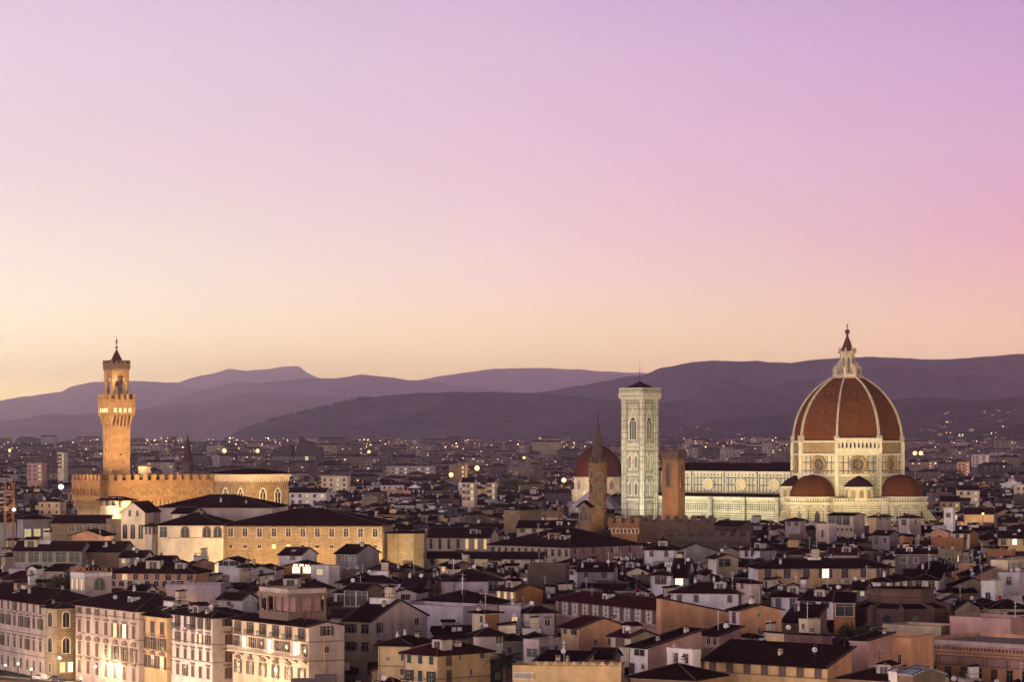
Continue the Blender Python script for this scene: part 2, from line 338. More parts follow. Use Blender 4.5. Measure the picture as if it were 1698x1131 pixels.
hill('wooded_hill', 'dark wooded hill in the centre', [(318, 752), (350, 745), (380, 728), (410, 712), (450, 698), (500, 685), (540, 675), (600, 662), (650, 655), (700, 652), (760, 650), (850, 651), (920, 654), (1000, 662), (1100, 682), (1200, 715), (1260, 745)], 11000, F1, .16, .38, 36, 8)
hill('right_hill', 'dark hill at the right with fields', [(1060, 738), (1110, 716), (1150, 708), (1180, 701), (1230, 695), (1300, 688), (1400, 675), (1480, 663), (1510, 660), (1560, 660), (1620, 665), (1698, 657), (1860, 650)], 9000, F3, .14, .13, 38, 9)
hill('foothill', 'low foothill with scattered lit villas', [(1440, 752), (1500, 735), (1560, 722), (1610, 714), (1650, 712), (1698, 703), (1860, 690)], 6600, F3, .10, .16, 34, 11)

# ================================================================ houses: one builder, every house its own wall, roof, windows
BOX = []      # footprints (centre, axes, half sizes) used to keep the infill clear of built things
LIM = []      # (px0, px1, Y, lowest visible photo row): nothing nearer may rise above that row
def frame(xc, Yc, th):
    c, s = math.cos(th), math.sin(th)
    return (c, -s), (s, c)
WC = {}
def win_mesh(w, h, st):
    key = (round(w, 1), round(h, 1), st)
    if key in WC: return WC[key]
    w, h = key[0], key[1]
    gl = 'lit' if 'l' in st else 'litwhite' if 'L' in st else 'litpale' if 'm' in st else 'glass'
    mats = [M[gl], M['trim'] if 'k' in st else M['paletrim'], M['frame'], M['trim']]
    mb = MB()
    if 'a' in st:        # round-headed opening
        n = 8; r = w/2
        arc = [(-r*math.cos(math.pi*k/n), h/2 - r + r*math.sin(math.pi*k/n)) for k in range(n+1)]
        mb.profy([(-r, -h/2)] [::-1] + arc[1:-1] * 0 + [(r, -h/2)] + arc[::-1], -.03, 0, 0)
        R = r + .28
        arc2 = [(-R*math.cos(math.pi*k/n), h/2 - r + R*math.sin(math.pi*k/n)) for k in range(n+1)]
        for k in range(n):
            mb.profy([(arc[k][0], arc[k][1]), (arc[k+1][0], arc[k+1][1]), (arc2[k+1][0], arc2[k+1][1]), (arc2[k][0], arc2[k][1])], -.16, 0, 1)
        for s_ in (-1, 1): mb.box(min(s_*r, s_*R), max(s_*r, s_*R), -.16, 0, -h/2, h/2 - r, 1)
        mb.box(-.05, .05, -.08, -.03, -h/2, h/2 - r*.2, 2)
    else:
        mb.box(-w/2, w/2, -.03, 0, -h/2, h/2, 0)
        t = .16 if h > 1.2 else .1
        mb.box(-w/2-t, -w/2, -.12, 0, -h/2, h/2, 1); mb.box(w/2, w/2+t, -.12, 0, -h/2, h/2, 1)
        mb.box(-w/2-t, w/2+t, -.12, 0, h/2, h/2+t, 1)
        mb.box(-.04, .04, -.07, -.03, -h/2, h/2, 2)
        if h > 1.6: mb.box(-w/2, w/2, -.07, -.03, h*.18, h*.18+.07, 2)
    mb.box(-w/2-.25, w/2+.25, -.25, 0, -h/2-.16, -h/2, 1)
    if 'c' in st or 'p' in st or 'r' in st:
        mb.box(-w/2-.35, w/2+.35, -.35, 0, h/2+.45, h/2+.65, 3); mb.box(-w/2-.05, w/2+.05, -.18, 0, h/2+.17, h/2+.45, 3)
    if 'p' in st: mb.profy([(-w/2-.4, h/2+.65), (w/2+.4, h/2+.65), (0, h/2+1.15)], -.32, 0, 3)
    if 'r' in st:
        n = 6; mb.profy([(w/2+.4, h/2+.65)] + [((w/2+.4)*math.cos(math.pi*k/n), h/2+.65+.75*math.sin(math.pi*k/n)) for k in range(1, n)] + [(-w/2-.4, h/2+.65)], -.32, 0, 3)
    WC[key] = mb.mesh('window', mats); return WC[key]
def shut_mesh(w, h, st):
    key = ('s', round(w, 1), round(h, 1), st)
    if key in WC: return WC[key]
    w, h = key[1], key[2]
    mt = M['shutgreen'] if 'g' in st else M['shutblue'] if 'b' in st else M['shutmid'] if 't' in st else M['shut']
    mb = MB(); hw_ = w*.24
    mb.box(-hw_, hw_, -.10, -.075, -h/2, h/2)
    for k in range(int(h/.28)): mb.box(-hw_+.06, hw_-.06, -.13, -.10, -h/2+.1+k*.28, -h/2+.24+k*.28)
    WC[key] = mb.mesh('shutter', [mt]); return WC[key]
def add_window(par, x, y, z, face, w, h, st):
    rz = {'A': 0, 'B': math.pi/2, 'C': math.pi, 'D': -math.pi/2}[face]
    o = put(win_mesh(w, h, ''.join(c for c in st if c in 'alLmckpr')), 'window', par, (x, y, z), rz)
    if any(c in st for c in 'so'):
        for s_ in (-1, 1):
            me_ = shut_mesh(w, h, ''.join(c for c in st if c in 'gbt'))
            if 's' in st: put(me_, 'shutter', o, (s_*w*.26, 0, 0))
            else: put(me_, 'shutter', o, (s_*w*.76, -.08, 0))
    if 'B' in st:   # balcony
        put(balcony_mesh(w), 'balcony', o, (0, 0, -h/2))
    return o
def balcony_mesh(w):
    if ('b', w) in WC: return WC[('b', w)]
    mb = MB(); mb.box(-w*.95, w*.95, -1.0, -.0, -.3, -.12, 0)
    for k in range(11):
        x = -w*.93 + k*w*.186; mb.box(x-.03, x+.03, -.97, -.92, -.12, .75, 1)
    mb.box(-w*.95, w*.95, -1.0, -.92, .75, .83, 1)
    for s_ in (-1, 1): mb.box(s_*w*.95-.04, s_*w*.95+.04, -.92, -.12, .70, .80, 1)
    WC[('b', w)] = mb.mesh('balcony', [M['trim'], M['metal']]); return WC[('b', w)]
def chim_mesh(k):
    if ('ch', k) in WC: return WC[('ch', k)]
    mb = MB(); w = (.3, .45, .28)[k]; h = (.7, .9, 1.3)[k]
    mb.box(-w, w, -.26, .26, -1.2, h, 0); mb.box(-w-.12, w+.12, -.38, .38, h, h+.12, 1)
    for s_ in (-1, 1): mb.box(s_*w*.7-.1, s_*w*.7+.1, -.2, .2, h+.12, h+.4, 0)
    mb.profx([(-.4, h+.4), (.4, h+.4), (0, h+.62)], -w-.12, w+.12, 1)
    WC[('ch', k)] = mb.mesh('chimney', [M[('palepink', 'cream', 'white')[k]], M['redroof']]); return WC[('ch', k)]
def ant_mesh(k):
    if ('an', k) in WC: return WC[('an', k)]
    mb = MB(); h = (3.0, 4.2, 2.4)[k]
    mb.tube((0, 0, -1), (0, 0, h), .06, 4)
    for j in range(6): mb.box(-.45+.03*j, .45-.03*j, -.02+.3*(j-3), .02+.3*(j-3), h-.5, h-.46)
    mb.box(-.02, .02, -1.0, .8, h-.5, h-.46)
    for j in range(3): mb.box(-.35, .35, -.02+.3*(j-1), .02+.3*(j-1), h-1.3, h-1.26)
    WC[('an', k)] = mb.mesh('antenna', [M[('metal', 'dish', 'frame')[k]]]); return WC[('an', k)]
def dish_mesh(k):
    if ('di', k) in WC: return WC[('di', k)]
    mb = MB(); mb.tube((0, 0, -.8), (0, 0, .9), .05, 5, 1)
    mb.T = Matrix.Translation((0, -.12, 1.0)) @ Matrix.Rotation(R_(70), 4, 'X')
    mb.ring([(.50, .10), (.50, .13), (.36, .04), (.15, .0), (.01, -.02)], 14, m=0, smooth=True)
    mb.tube((0, -.45, .1), (0, 0, .55), .03, 4, 1)
    WC[('di', k)] = mb.mesh('satellite_dish', [M[('dish', 'reddish')[k]], M['metal']]); return WC[('di', k)]
def pipe_mesh(h):
    if ('pi', h) in WC: return WC[('pi', h)]
    mb = MB(); mb.tube((0, 0, 0), (0, 0, h), .07, 5); WC[('pi', h)] = mb.mesh('downpipe', [M['trim']]); return WC[('pi', h)]
def sky_mesh():
    if 'sk' in WC: return WC['sk']
    mb = MB(); mb.box(-.7, .7, -.9, .9, -.05, .10, 1); mb.box(-.6, .6, -.8, .8, .10, .13, 0)
    WC['sk'] = mb.mesh('skylight', [M['skylight'], M['metal']]); return WC['sk']
def dormer_mesh(k):
    if ('do', k) in WC: return WC[('do', k)]
    mb = MB(); w = (1.0, 1.4, 1.9)[k]; hh = (1.4, 1.7, 2.3)[k]; d = (2.2, 2.6, 3.4)[k]
    mb.box(-w, w, 0, d, -1.0, hh, 0)
    if k == 2: mb.profx([(-.35, hh-.05), (d+.3, hh+.55), (d+.3, hh+.75), (-.35, hh+.15)], -w-.3, w+.3, 1)
    else: mb.profy([(-w-.3, hh-.06), (0, hh+w*.4), (w+.3, hh-.06), (w+.3, hh+.12), (0, hh+w*.4+.2), (-w-.3, hh+.12)][::-1], -.35, d+.2, 1)
    mb.box(-w*.5, w*.5, -.04, 0, .1, hh-.35, 2); mb.box(-w*.6, w*.6, -.08, 0, hh-.35, hh-.25, 3); mb.box(-.04, .04, -.07, -.04, .1, hh-.35, 3)
    WC[('do', k)] = mb.mesh('dormer', [M[('white', 'palepink', 'cream')[k]], M['roof'], M['glass'], M['frame']]); return WC[('do', k)]
def terrace_mesh(k):
    if ('te', k) in WC: return WC[('te', k)]
    mb = MB(); w, d, z = (1.9, 2.5)[k], (1.5, 1.8)[k], (.7, 1.0)[k]
    mb.box(-w, w, -d, d, -1.5, z, 0); mb.box(-w-.15, w+.15, -d-.15, d+.15, z, z+.12, 1)
    for i in range(9): x = -w + 2*w*i/8; mb.box(x-.03, x+.03, -d, -d+.05, z+.12, z+1.0, 2)
    mb.box(-w, w, -d, -d+.06, z+.95, z+1.02, 2); mb.box(w-.06, w, -d+.06, d, z+.95, z+1.02, 2); mb.box(-w, -w+.06, -d+.06, d, z+.95, z+1.02, 2)
    mb.box(w*.2, w*.9, -d*.2, d*.8, z+.12, z+2.2, 3); mb.profx([(-d*.3, z+2.2), (d*.9, z+2.5), (d*.9, z+2.65), (-d*.3, z+2.35)], w*.1, w, 4)
    WC[('te', k)] = mb.mesh('roof_terrace', [M[('palepink', 'white')[k]], M['trim'], M['metal'], M[('white', 'cream')[k]], M['roof']]); return WC[('te', k)]
def roof_z(kind, a, b, h, tn, sl=0):
    """height of the roof above local (x, y); the footprint is x in [-a, 0], y in [0, b]"""
    if kind == 'gA': return lambda x, y: h + min(y, b-y)*tn
    if kind == 'gB': return lambda x, y: h + min(-x, a+x)*tn
    if kind == 'hip': return lambda x, y: h + min(y, b-y, -x, a+x)*tn
    if kind == 's': return lambda x, y: h + y*sl
    return lambda x, y: h + .1
def build_roof(par, kind, a, b, h, tn, sl, o, mt, wallmat):
    mb = MB(); t = .28; e = .03
    if kind == 'gA':
        pr = [(-o, h-o*tn+e), (b/2, h+b/2*tn+e), (b+o, h-o*tn+e), (b+o, h-o*tn+t), (b/2, h+b/2*tn+t), (-o, h-o*tn+t)]
        mb.profx(pr, -a-o*.5, o*.5, 0)
        mb.profx([(b/2-.18, h+b/2*tn+t-.05), (b/2+.18, h+b/2*tn+t-.05), (b/2, h+b/2*tn+t+.15)], -a-o*.5, o*.5, 1)
        for x in (-a-o*.5, o*.5-.3): mb.profx([(-o, h-o*tn+t), (b/2, h+b/2*tn+t), (b/2, h+b/2*tn+t+.1), (-o, h-o*tn+t+.1)], x, x+.3, 1)
    elif kind == 'gB':
        pr = [(o, h-o*tn+e), (-a/2, h+a/2*tn+e), (-a-o, h-o*tn+e), (-a-o, h-o*tn+t), (-a/2, h+a/2*tn+t), (o, h-o*tn+t)]
        mb.profy(pr[::-1], -o*.5, b+o*.5, 0)
        mb.profy([(-a/2-.18, h+a/2*tn+t-.05), (-a/2+.18, h+a/2*tn+t-.05), (-a/2, h+a/2*tn+t+.15)], -o*.5, b+o*.5, 1)
    elif kind == 's':
        mb.profx([(-o, h-o*sl+e), (b+o, h+(b+o)*sl+e), (b+o, h+(b+o)*sl+t), (-o, h-o*sl+t)], -a-o*.5, o*.5, 0)
        for x in (-a-o*.5, o*.5-.3): mb.profx([(-o, h-o*sl+t), (b+o, h+(b+o)*sl+t), (b+o, h+(b+o)*sl+t+.1), (-o, h-o*sl+t+.1)], x, x+.3, 1)
    elif kind == 'hip':
        z0 = h - o*tn; k = min(a, b)/2
        c0 = [(-a-o, -o), (o, -o), (o, b+o), (-a-o, b+o)]
        if a >= b: r0, r1 = (-a+k, b/2), (-k, b/2)
        else: r0, r1 = (-a/2, k), (-a/2, b-k)
        zr = h + k*tn
        for dz, fl in ((e, True), (t, False)):
            P = [(x, y, z0+dz) for x, y in c0]; A = (r0[0], r0[1], zr+dz); B = (r1[0], r1[1], zr+dz)
            if a >= b: fs = [[P[0], P[1], B, A], [P[1], P[2], B], [P[2], P[3], A, B], [P[3], P[0], A]]
            else: fs = [[P[0], P[1], A], [P[1], P[2], B, A], [P[2], P[3], B], [P[3], P[0], A, B]]
            for f in fs: mb.face(f[::-1] if fl else f, 0)
        for i in range(4):
            p, q = c0[i], c0[(i+1) % 4]; mb.face([(p[0], p[1], z0+e), (q[0], q[1], z0+e), (q[0], q[1], z0+t), (p[0], p[1], z0+t)], 0)
        ends = [(0, r0), (1, r1), (2, r1), (3, r0)] if a >= b else [(0, r0), (1, r0), (2, r1), (3, r1)]
        for i, rr in ends: mb.tube((c0[i][0], c0[i][1], z0+t), (rr[0], rr[1], zr+t), .13, 4, 1)
        if abs(a-b) > .3: mb.tube((*r0, zr+t), (*r1, zr+t), .13, 4, 1)
    else:
        mb.box(-a+.3, -.3, .3, b-.3, h, h+.12, 0)
        for x0, x1, y0, y1 in ((-a-.05, .05, -.05, .3), (-a-.05, .05, b-.3, b+.05), (-a-.05, -a+.3, .3, b-.3), (-.3, .05, .3, b-.3)): mb.box(x0, x1, y0, y1, h+.005, h+.9, 2)
        mb.box(-a-.12, .12, -.12, .34, h+.9, h+1.0, 1); mb.box(-.34, .12, .34, b+.12, h+.9, h+1.0, 1)
    return mb.build('roof', [M[mt], M['ridge'] if kind != 'flat' else M['trim'], wallmat], par)
NH = [0]
def house_raw(x, Y, th, a, b, h, roof='hip', col='cream', colB=None, WA=(), WB=(), label='', pitch=18, over=.8, rmat='roof', z0=0, sl=0,
              name='house', cat='house', group=None, clutter=1, strings=(), chim=None, r=None, wallname='wall'):
    r = r or rnd
    t = thing(name, label, cat, (x, Y, z0), -th, group); tn = math.tan(R_(pitch)); h -= z0
    mt = M[col] if col in M else col; mB = M[colB] if colB else mt
    mb = MB()
    # walls: face A (front, y=0), face B (right, x=0), back and left
    def wallpoly(pts, m): mb.face(pts, m)
    zr = h + (b/2*tn if roof == 'gA' else a/2*tn if roof == 'gB' else 0)
    if roof == 'gA':
        mb.face([(0, 0, 0), (0, b, 0), (0, b, h), (0, b/2, zr), (0, 0, h)], 1); mb.face([(-a, b, 0), (-a, 0, 0), (-a, 0, h), (-a, b/2, zr), (-a, b, h)], 0)
        mb.face([(-a, 0, 0), (0, 0, 0), (0, 0, h), (-a, 0, h)], 0); mb.face([(0, b, 0), (-a, b, 0), (-a, b, h), (0, b, h)], 0)
    elif roof == 'gB':
        mb.face([(-a, 0, 0), (0, 0, 0), (0, 0, h), (-a/2, 0, zr), (-a, 0, h)], 0); mb.face([(0, b, 0), (-a, b, 0), (-a, b, h), (-a/2, b, zr), (0, b, h)], 0)
        mb.face([(0, 0, 0), (0, b, 0), (0, b, h), (0, 0, h)], 1); mb.face([(-a, b, 0), (-a, 0, 0), (-a, 0, h), (-a, b, h)], 0)
    else:
        h1 = h + (b*sl if roof == 's' else 0)
        mb.face([(0, 0, 0), (0, b, 0), (0, b, h1), (0, 0, h)], 1); mb.face([(-a, b, 0), (-a, 0, 0), (-a, 0, h), (-a, b, h1)], 0)
        mb.face([(-a, 0, 0), (0, 0, 0), (0, 0, h), (-a, 0, h)], 0); mb.face([(0, b, 0), (-a, b, 0), (-a, b, h1), (0, b, h1)], 0)
    if roof != 'flat' and over > .4:   # pale cornice under the eaves
        if roof in ('gA', 'hip', 's'): mb.box(-a-.1, .1, -.22, -.005, h-.34, h-.04, 2)
        if roof in ('gB', 'hip'): mb.box(.005, .22, -.1, b+.1, h-.34, h-.04, 2)
    for zs in strings:
        mb.box(-a-.02, .08, -.1, -.004, zs-.1-z0, zs+.1-z0, 3); mb.box(.004, .1, 0, b, zs-.1-z0, zs+.1-z0, 3)
    if clutter and a > 5: mb.tube((-a+.3, -.12, 0), (-a+.3, -.12, h-.3), .06, 4, 3); 
    mb.build(wallname, [mt, mB, M['paletrim'], M['trim']], t)
    ro = build_roof(t, roof, a, b, h, tn, sl, over, rmat if roof != 'flat' else 'grey', mt)
    for fc, rows, L in (('A', WA, a), ('B', WB, b)):
        for row in rows:
            zc, n, w, hh, st = row[:5]; f0, f1 = (row[5], row[6]) if len(row) > 6 else (0, 1)
            for i in range(n):
                u = L*(f0 + (f1-f0)*(i+.5)/n)
                sti = st if isinstance(st, str) else st[i % len(st)]
                if sti == '-': continue
                if fc == 'A': add_window(t, -a+u, 0, zc-z0, 'A', w, hh, sti)
                else: add_window(t, 0, u, zc-z0, 'B', w, hh, sti)
    fz = roof_z(roof, a, b, h, tn, sl)
    nch = chim if chim is not None else (r.choice((1, 1, 2, 3)) if clutter else 0)
    for k in range(nch):
        xx = -a*r.uniform(.12, .88); yy = b*r.uniform(.15, .85); o = put(chim_mesh(r.randrange(3)), 'chimney', ro, (xx, yy, fz(xx, yy)), r.choice((0, math.pi/2)))
    if clutter and roof in ('gA', 'hip') and a > 6.5:
        for k in range(1 + (a > 14) + (a > 25)):
            if r.random() < .32: xx = -a*r.uniform(.2, .8); q3 = r.randrange(3); put(dormer_mesh(q3), 'dormer', ro, (xx, b*.16, fz(xx, b*.16)+.1))
            elif r.random() < .14: xx = -a*r.uniform(.3, .7); put(terrace_mesh(r.randrange(2)), 'roof_terrace', ro, (xx, b*.45, fz(xx, b*.45)))
        if r.random() < .5: mbp = 0; put(pipe_mesh(round(h-.4)), 'downpipe', t, (.12, b*r.uniform(.1, .9), 0))
    if clutter:
        for _k in range(r.choice((0, 1, 1, 2))): xx = -a*r.uniform(.1, .9); yy = b*r.uniform(.2, .7); put(ant_mesh(r.randrange(3)), 'antenna', ro, (xx, yy, fz(xx, yy)+.2), r.uniform(0, 3))
        if r.random() < .42: xx = -a*r.uniform(.1, .9); yy = b*r.uniform(.1, .6); put(dish_mesh(1 if r.random() < .15 else 0), 'satellite_dish', ro, (xx, yy, fz(xx, yy)+.3), th + r.uniform(-.5, .5))
        if roof in ('gA', 'hip') and r.random() < .2 and a > 7:
            o = put(sky_mesh(), 'skylight', ro, (-a*.5, b*.22, h + b*.22*tn + .30)); o.rotation_euler = (math.atan(tn), 0, 0)
    ax, ay = frame(x, Y, th)
    cx = x - ax[0]*a/2 + ay[0]*b/2; cy = Y - ax[1]*a/2 + ay[1]*b/2
    BOX.append((cx, cy, ax, ay, a/2, b/2)); NH[0] += 1
    return t
def solve(Y, th, L, c, R):
    x = px2x(c, Y); kL = (L-CX)/K if L is not None and L > -2000 else None
    ct, s_ = math.cos(th), math.sin(th)
    a = (x - kL*Y)/(ct + kL*s_)
    if R < 0: b = -R
    else:
        kR = (R-CX)/K; b = (kR*Y - x)/(s_ - kR*ct)
    return x, a, b
TR = []
def H(label, Y, deg, L, c, R, ye, roof='hip', col='cream', WA=(), WB=(), yb=None, far=None, strings=(), **kw):
    th = R_(deg); x, a, b = solve(Y, th, L, c, R); h = py2z(ye, Y)
    if not (1.5 < a < 90 and 1.5 < b < 90): print('BAD HOUSE', label, round(a, 1), round(b, 1))
    a = min(max(a, 2), 90); b = min(max(b, 2), 90)
    cv = lambda rows: [(py2z(r_[0], Y), *r_[1:]) for r_ in rows]
    if far is not None:    # pent roof: given photo row of the far end of the right wall
        Yf = Y + b*math.cos(th); kw['sl'] = (py2z(far, Yf) - h)/b; roof = 's'
    t = house_raw(x, Y, th, a, b, h, roof, col, WA=cv(WA), WB=cv(WB), label=label, strings=[py2z(q, Y) for q in strings], **kw)
    pr = max(c, R if R > 0 else CX + K*(x + b*math.sin(th))/(Y + b*math.cos(th)))
    yv = yb if yb else ye + 22; ns = 5; xa, ya = x - a*math.cos(th), Y + a*math.sin(th); xb, yb2 = x + b*math.sin(th), Y + b*math.cos(th)
    for (x0_, y0_, x1_, y1_) in ((xa, ya, x, Y), (x, Y, xb, yb2)):
        for k in range(ns):
            p0_ = CX + K*(x0_+(x1_-x0_)*k/ns)/(y0_+(y1_-y0_)*k/ns); p1_ = CX + K*(x0_+(x1_-x0_)*(k+1)/ns)/(y0_+(y1_-y0_)*(k+1)/ns)
            if p1_ > p0_ and (p0_ < pr + 2): LIM.append((p0_, min(p1_, pr), min(y0_+(y1_-y0_)*k/ns, y0_+(y1_-y0_)*(k+1)/ns), yv))
    TR.append((label, (L+pr)/2, ye, Y, t))
    t['_a'] = a; t['_b'] = b
    return t, a, b, h
def merlons(mb, x0, x1, y0, y1, z, h=1.9, w=1.6, gap=1.4, th=.7, m=0):
    for (ax, L, o) in (('x', x1-x0, y0), ('x', x1-x0, y1-th), ('y', y1-y0, x0), ('y', y1-y0, x1-th)):
        n = max(2, int(round((L+gap)/(w+gap)))); st = (L-w)/(n-1)
        for k in range(n):
            u = k*st
            if ax == 'x': mb.box(x0+u, x0+u+w, o, o+th, z, z+h, m)
            elif 0 < k < n-1: mb.box(o, o+th, y0+u, y0+u+w, z, z+h, m)
def fins(mb, x0, x1, y0, y1, ins, z0, z1, per=1.5, w=.5, m=0):
    """sloping brackets carrying an overhanging storey; x0..y1 is the outer (upper) outline"""
    n = max(2, int((x1-x0-2*ins)/per)); st = (x1-x0-2*ins-w)/(n-1)
    for k in range(n):
        u = x0+ins+k*st
        mb.profx([(y0, z1), (y0+ins, z1), (y0+ins, z0)][::-1], u, u+w, m); mb.profx([(y1, z1), (y1-ins, z1), (y1-ins, z0)], u, u+w, m)
    n = max(2, int((y1-y0-2*ins)/per)); st = (y1-y0-2*ins-w)/(n-1)
    for k in range(n):
        u = y0+ins+k*st
        mb.profy([(x1, z1), (x1-ins, z1), (x1-ins, z0)], u, u+w, m); mb.profy([(x0, z1), (x0+ins, z1), (x0+ins, z0)][::-1], u, u+w, m)

# ================================================================ the cathedral
CY = 1310.0; CXW = px2x(1405, CY); RZ = R_(-40)
def cz(y, Y=CY): return py2z(y, Y)
D0 = thing('cathedral', 'huge marble cathedral with ribbed terracotta dome, floodlit at the right', 'cathedral', (CXW, CY, 0), RZ)
V8 = R_(22.5)
mb = MB()
mb.ring([(26.3, 30), (26.3, 40.3), (27.0, 40.7), (27.0, 41.4), (26.3, 41.5), (26.3, 49.9), (27.1, 50.2), (27.1, 50.9), (26.0, 51.0), (26.0, 56.0), (26.8, 56.2), (26.8, 56.9), (25.8, 57)],
        8, V8, ms=[1, 2, 2, 2, 0, 2, 2, 2, 3, 2, 2, 2, 2])
for k in range(8):
    an = V8 + k*math.pi/4; cx_, cy_ = 26.2*math.cos(an), 26.2*math.sin(an)
    mb.ring([(1.15, 30), (1.15, 56.1)], 8, 0, cx_, cy_, 2)
drum = mb.build('drum', [M['marble'], M['marbleband'], M['marbleplain'], M['rawstone']], D0)
ap = 26.3*math.cos(math.pi/8)
for k in range(8):
    an = k*math.pi/4
    if k in (2, 3, 4, 1): continue
    mb = MB(); mb.T = Matrix.Rotation(an, 4, 'Z') @ Matrix.Translation((ap, 0, 45.9)) @ Matrix.Rotation(math.pi/2, 4, 'Y')
    mb.ring([(4.2, -.05), (4.2, .8), (3.9, 1.0), (3.5, .9), (2.5, .12), (2.5, -.02)], 28, m=0, smooth=True)
    mb.ring([(2.5, .02), (2.4, .14), (.01, .14)], 20, m=1)
    mb.ring([(1.5, .14), (1.5, .2), (1.25, .2), (1.25, .14)], 16, m=2)
    mb.box(-2.4, 2.4, -.07, .07, .15, .22, 2); mb.box(-.07, .07, -2.4, 2.4, .15, .22, 2)
    mb.build('oculus', [M['rawstone'], M['glass'], M['stone']], D0)
# dome shell
def domer(t, R0, Ht, rtop):
    rho = (Ht*Ht + R0*R0 - rtop*rtop)/(2*(R0-rtop)) if False else None
    # circle through (R0,0) vertical tangent and (rtop,Ht):  r = sqrt(rho^2-t^2)-(rho-R0)
    d = R0 - rtop; rho = (Ht*Ht + d*d)/(2*d)
    return math.sqrt(max(rho*rho - t*t, 0)) - (rho - R0)
NSEG = 26; Z0, Z1, RB, RT = 57.0, 87.0, 25.7, 6.9
mb = MB(); mb.ring([(domer((Z1-Z0)*k/NSEG, RB, Z1-Z0, RT), Z0+(Z1-Z0)*k/NSEG) for k in range(NSEG+1)], 8, V8, m=0)
for k in range(8):
    an = k*math.pi/4
    for (t, us) in ((5, (-6, -2, 2, 6)), (13, (-5, 0, 5)), (22, (-3, 0, 3))):
        r = domer(t, RB, Z1-Z0, RT)*math.cos(math.pi/8)
        for u in us:
            mb.T = Matrix.Rotation(an, 4, 'Z'); mb.box(r-.3, r+.22, u-.22, u+.22, Z0+t-.3, Z0+t+.3, 1); mb.T = None
dome = mb.build('dome', [M['dometile'], M['glass']], D0)
for k in range(8):
    an = V8 + k*math.pi/4; mb = MB(); mb.T = Matrix.Rotation(an, 4, 'Z'); rows = []
    for j in range(NSEG+1):
        t = (Z1-Z0)*j/NSEG; r = domer(t, RB, Z1-Z0, RT); w = .58 - .22*j/NSEG
        rows.append([mb.pt((r-.5, -w, Z0+t)), mb.pt((r+.75, -w*.8, Z0+t+.25)), mb.pt((r+.75, w*.8, Z0+t+.25)), mb.pt((r-.5, w, Z0+t))])
    for j in range(NSEG):
        for q in range(3): mb.f.append([rows[j][q], rows[j][q+1], rows[j+1][q+1], rows[j+1][q]]); mb.m.append(0); mb.sm.append(False)
    mb.box(24.6, 27.2, -1.2, 1.2, 56.9, 59.3, 0)
    mb.build('rib', [M['ribs']], dome)
# lantern
mb = MB()
mb.ring([(7.6, 86.6), (7.6, 87.4), (7.2, 87.5), (7.2, 88.3), (6.9, 88.4)], 8, V8)
mb.ring([(3.5, 88.3), (3.5, 98.3), (4.3, 98.6), (4.5, 99.3), (3.9, 99.5)], 8, V8)
for k in range(8):
    an = V8 + k*math.pi/4; mb.T = Matrix.Rotation(an, 4, 'Z')
    mb.profy([(3.3, 88.3), (6.7, 88.3), (6.7, 91.2), (5.9, 91.6), (5.3, 93.2), (4.4, 93.8), (3.9, 95.2), (3.3, 95.3)], -.38, .38)
    mb.box(5.9, 6.9, -.55, .55, 88.3, 91.9); mb.ring([(.35, 91.9), (.02, 93.2)], 6, 0, 6.4, 0)
    mb.ring([(.45, 99.3), (.45, 100.2), (.02, 101.6)], 6, 0, 3.9, 0); mb.T = None
lan = mb.build('lantern', [M['ribs']], D0)
for k in range(8):
    an = k*math.pi/4; mb = MB(); mb.T = Matrix.Rotation(an, 4, 'Z'); rr = 3.5*math.cos(math.pi/8)
    mb.box(rr-.1, rr+.06, -.55, .55, 89.2, 95.6); mb.T = mb.T @ Matrix.Translation((0, 0, 0))
    mb.profx([(-.55, 95.6), (.55, 95.6), (.3, 96.4), (0, 96.7), (-.3, 96.4)], rr-.1, rr+.06)
    mb.build('window', [M['glass']], lan)
mb = MB(); mb.ring([(3.2, 99.4), (2.4, 101.6), (.5, 106.6), (.45, 107.2), (.8, 107.4), (.3, 107.6)], 8, V8); mb.build('spire', [M['spire']], lan)
mb = MB(); mb.ball((0, 0, 108.7), 1.2, 0, 10); mb.build('ball', [M['copper']], lan)
mb = MB(); mb.box(-.14, .14, -.14, .14, 109.8, 112.6); mb.box(-.14, .14, -.85, .85, 111.2, 111.5); c_ = mb.build('cross', [M['copper']], lan)
# gallery on the south-east side of the drum
mb = MB(); mb.T = Matrix.Rotation(-math.pi/4, 4, 'Z'); gx = 26.3*math.cos(math.pi/8); hw = 10.9
mb.box(gx-1.5, gx+1.7, -hw, hw, 50.9, 53.2, 0); mb.box(gx-1.5, gx+2.0, -hw-.3, hw+.3, 53.2, 53.6, 0)
mb.box(gx-1.4, gx+1.6, -hw, hw, 56.2, 57.6, 0); mb.box(gx-1.4, gx+1.8, -hw-.2, hw+.2, 57.6, 58.2, 0)
mb.box(gx-1.5, gx-.2, -hw, hw, 53.6, 56.2, 1)
for k in range(12):
    u = -hw + .5 + k*(2*hw-1)/11; mb.box(gx+.7, gx+1.5, u-.5, u+.5, 53.6, 56.2, 0)
    if k < 11:
        v = u + (2*hw-1)/11; r = (v-u-1)/2; mid_ = (u+v)/2
        for s_ in (-1, 1): mb.profx([(mid_+s_*r, 55.3), (mid_+s_*r, 56.2), (mid_, 56.2), (mid_+s_*r*.6, 55.95)][::s_], gx+.8, gx+1.4, 0)
mb.build('gallery', [M['marbleplain'], M['metal']], D0)
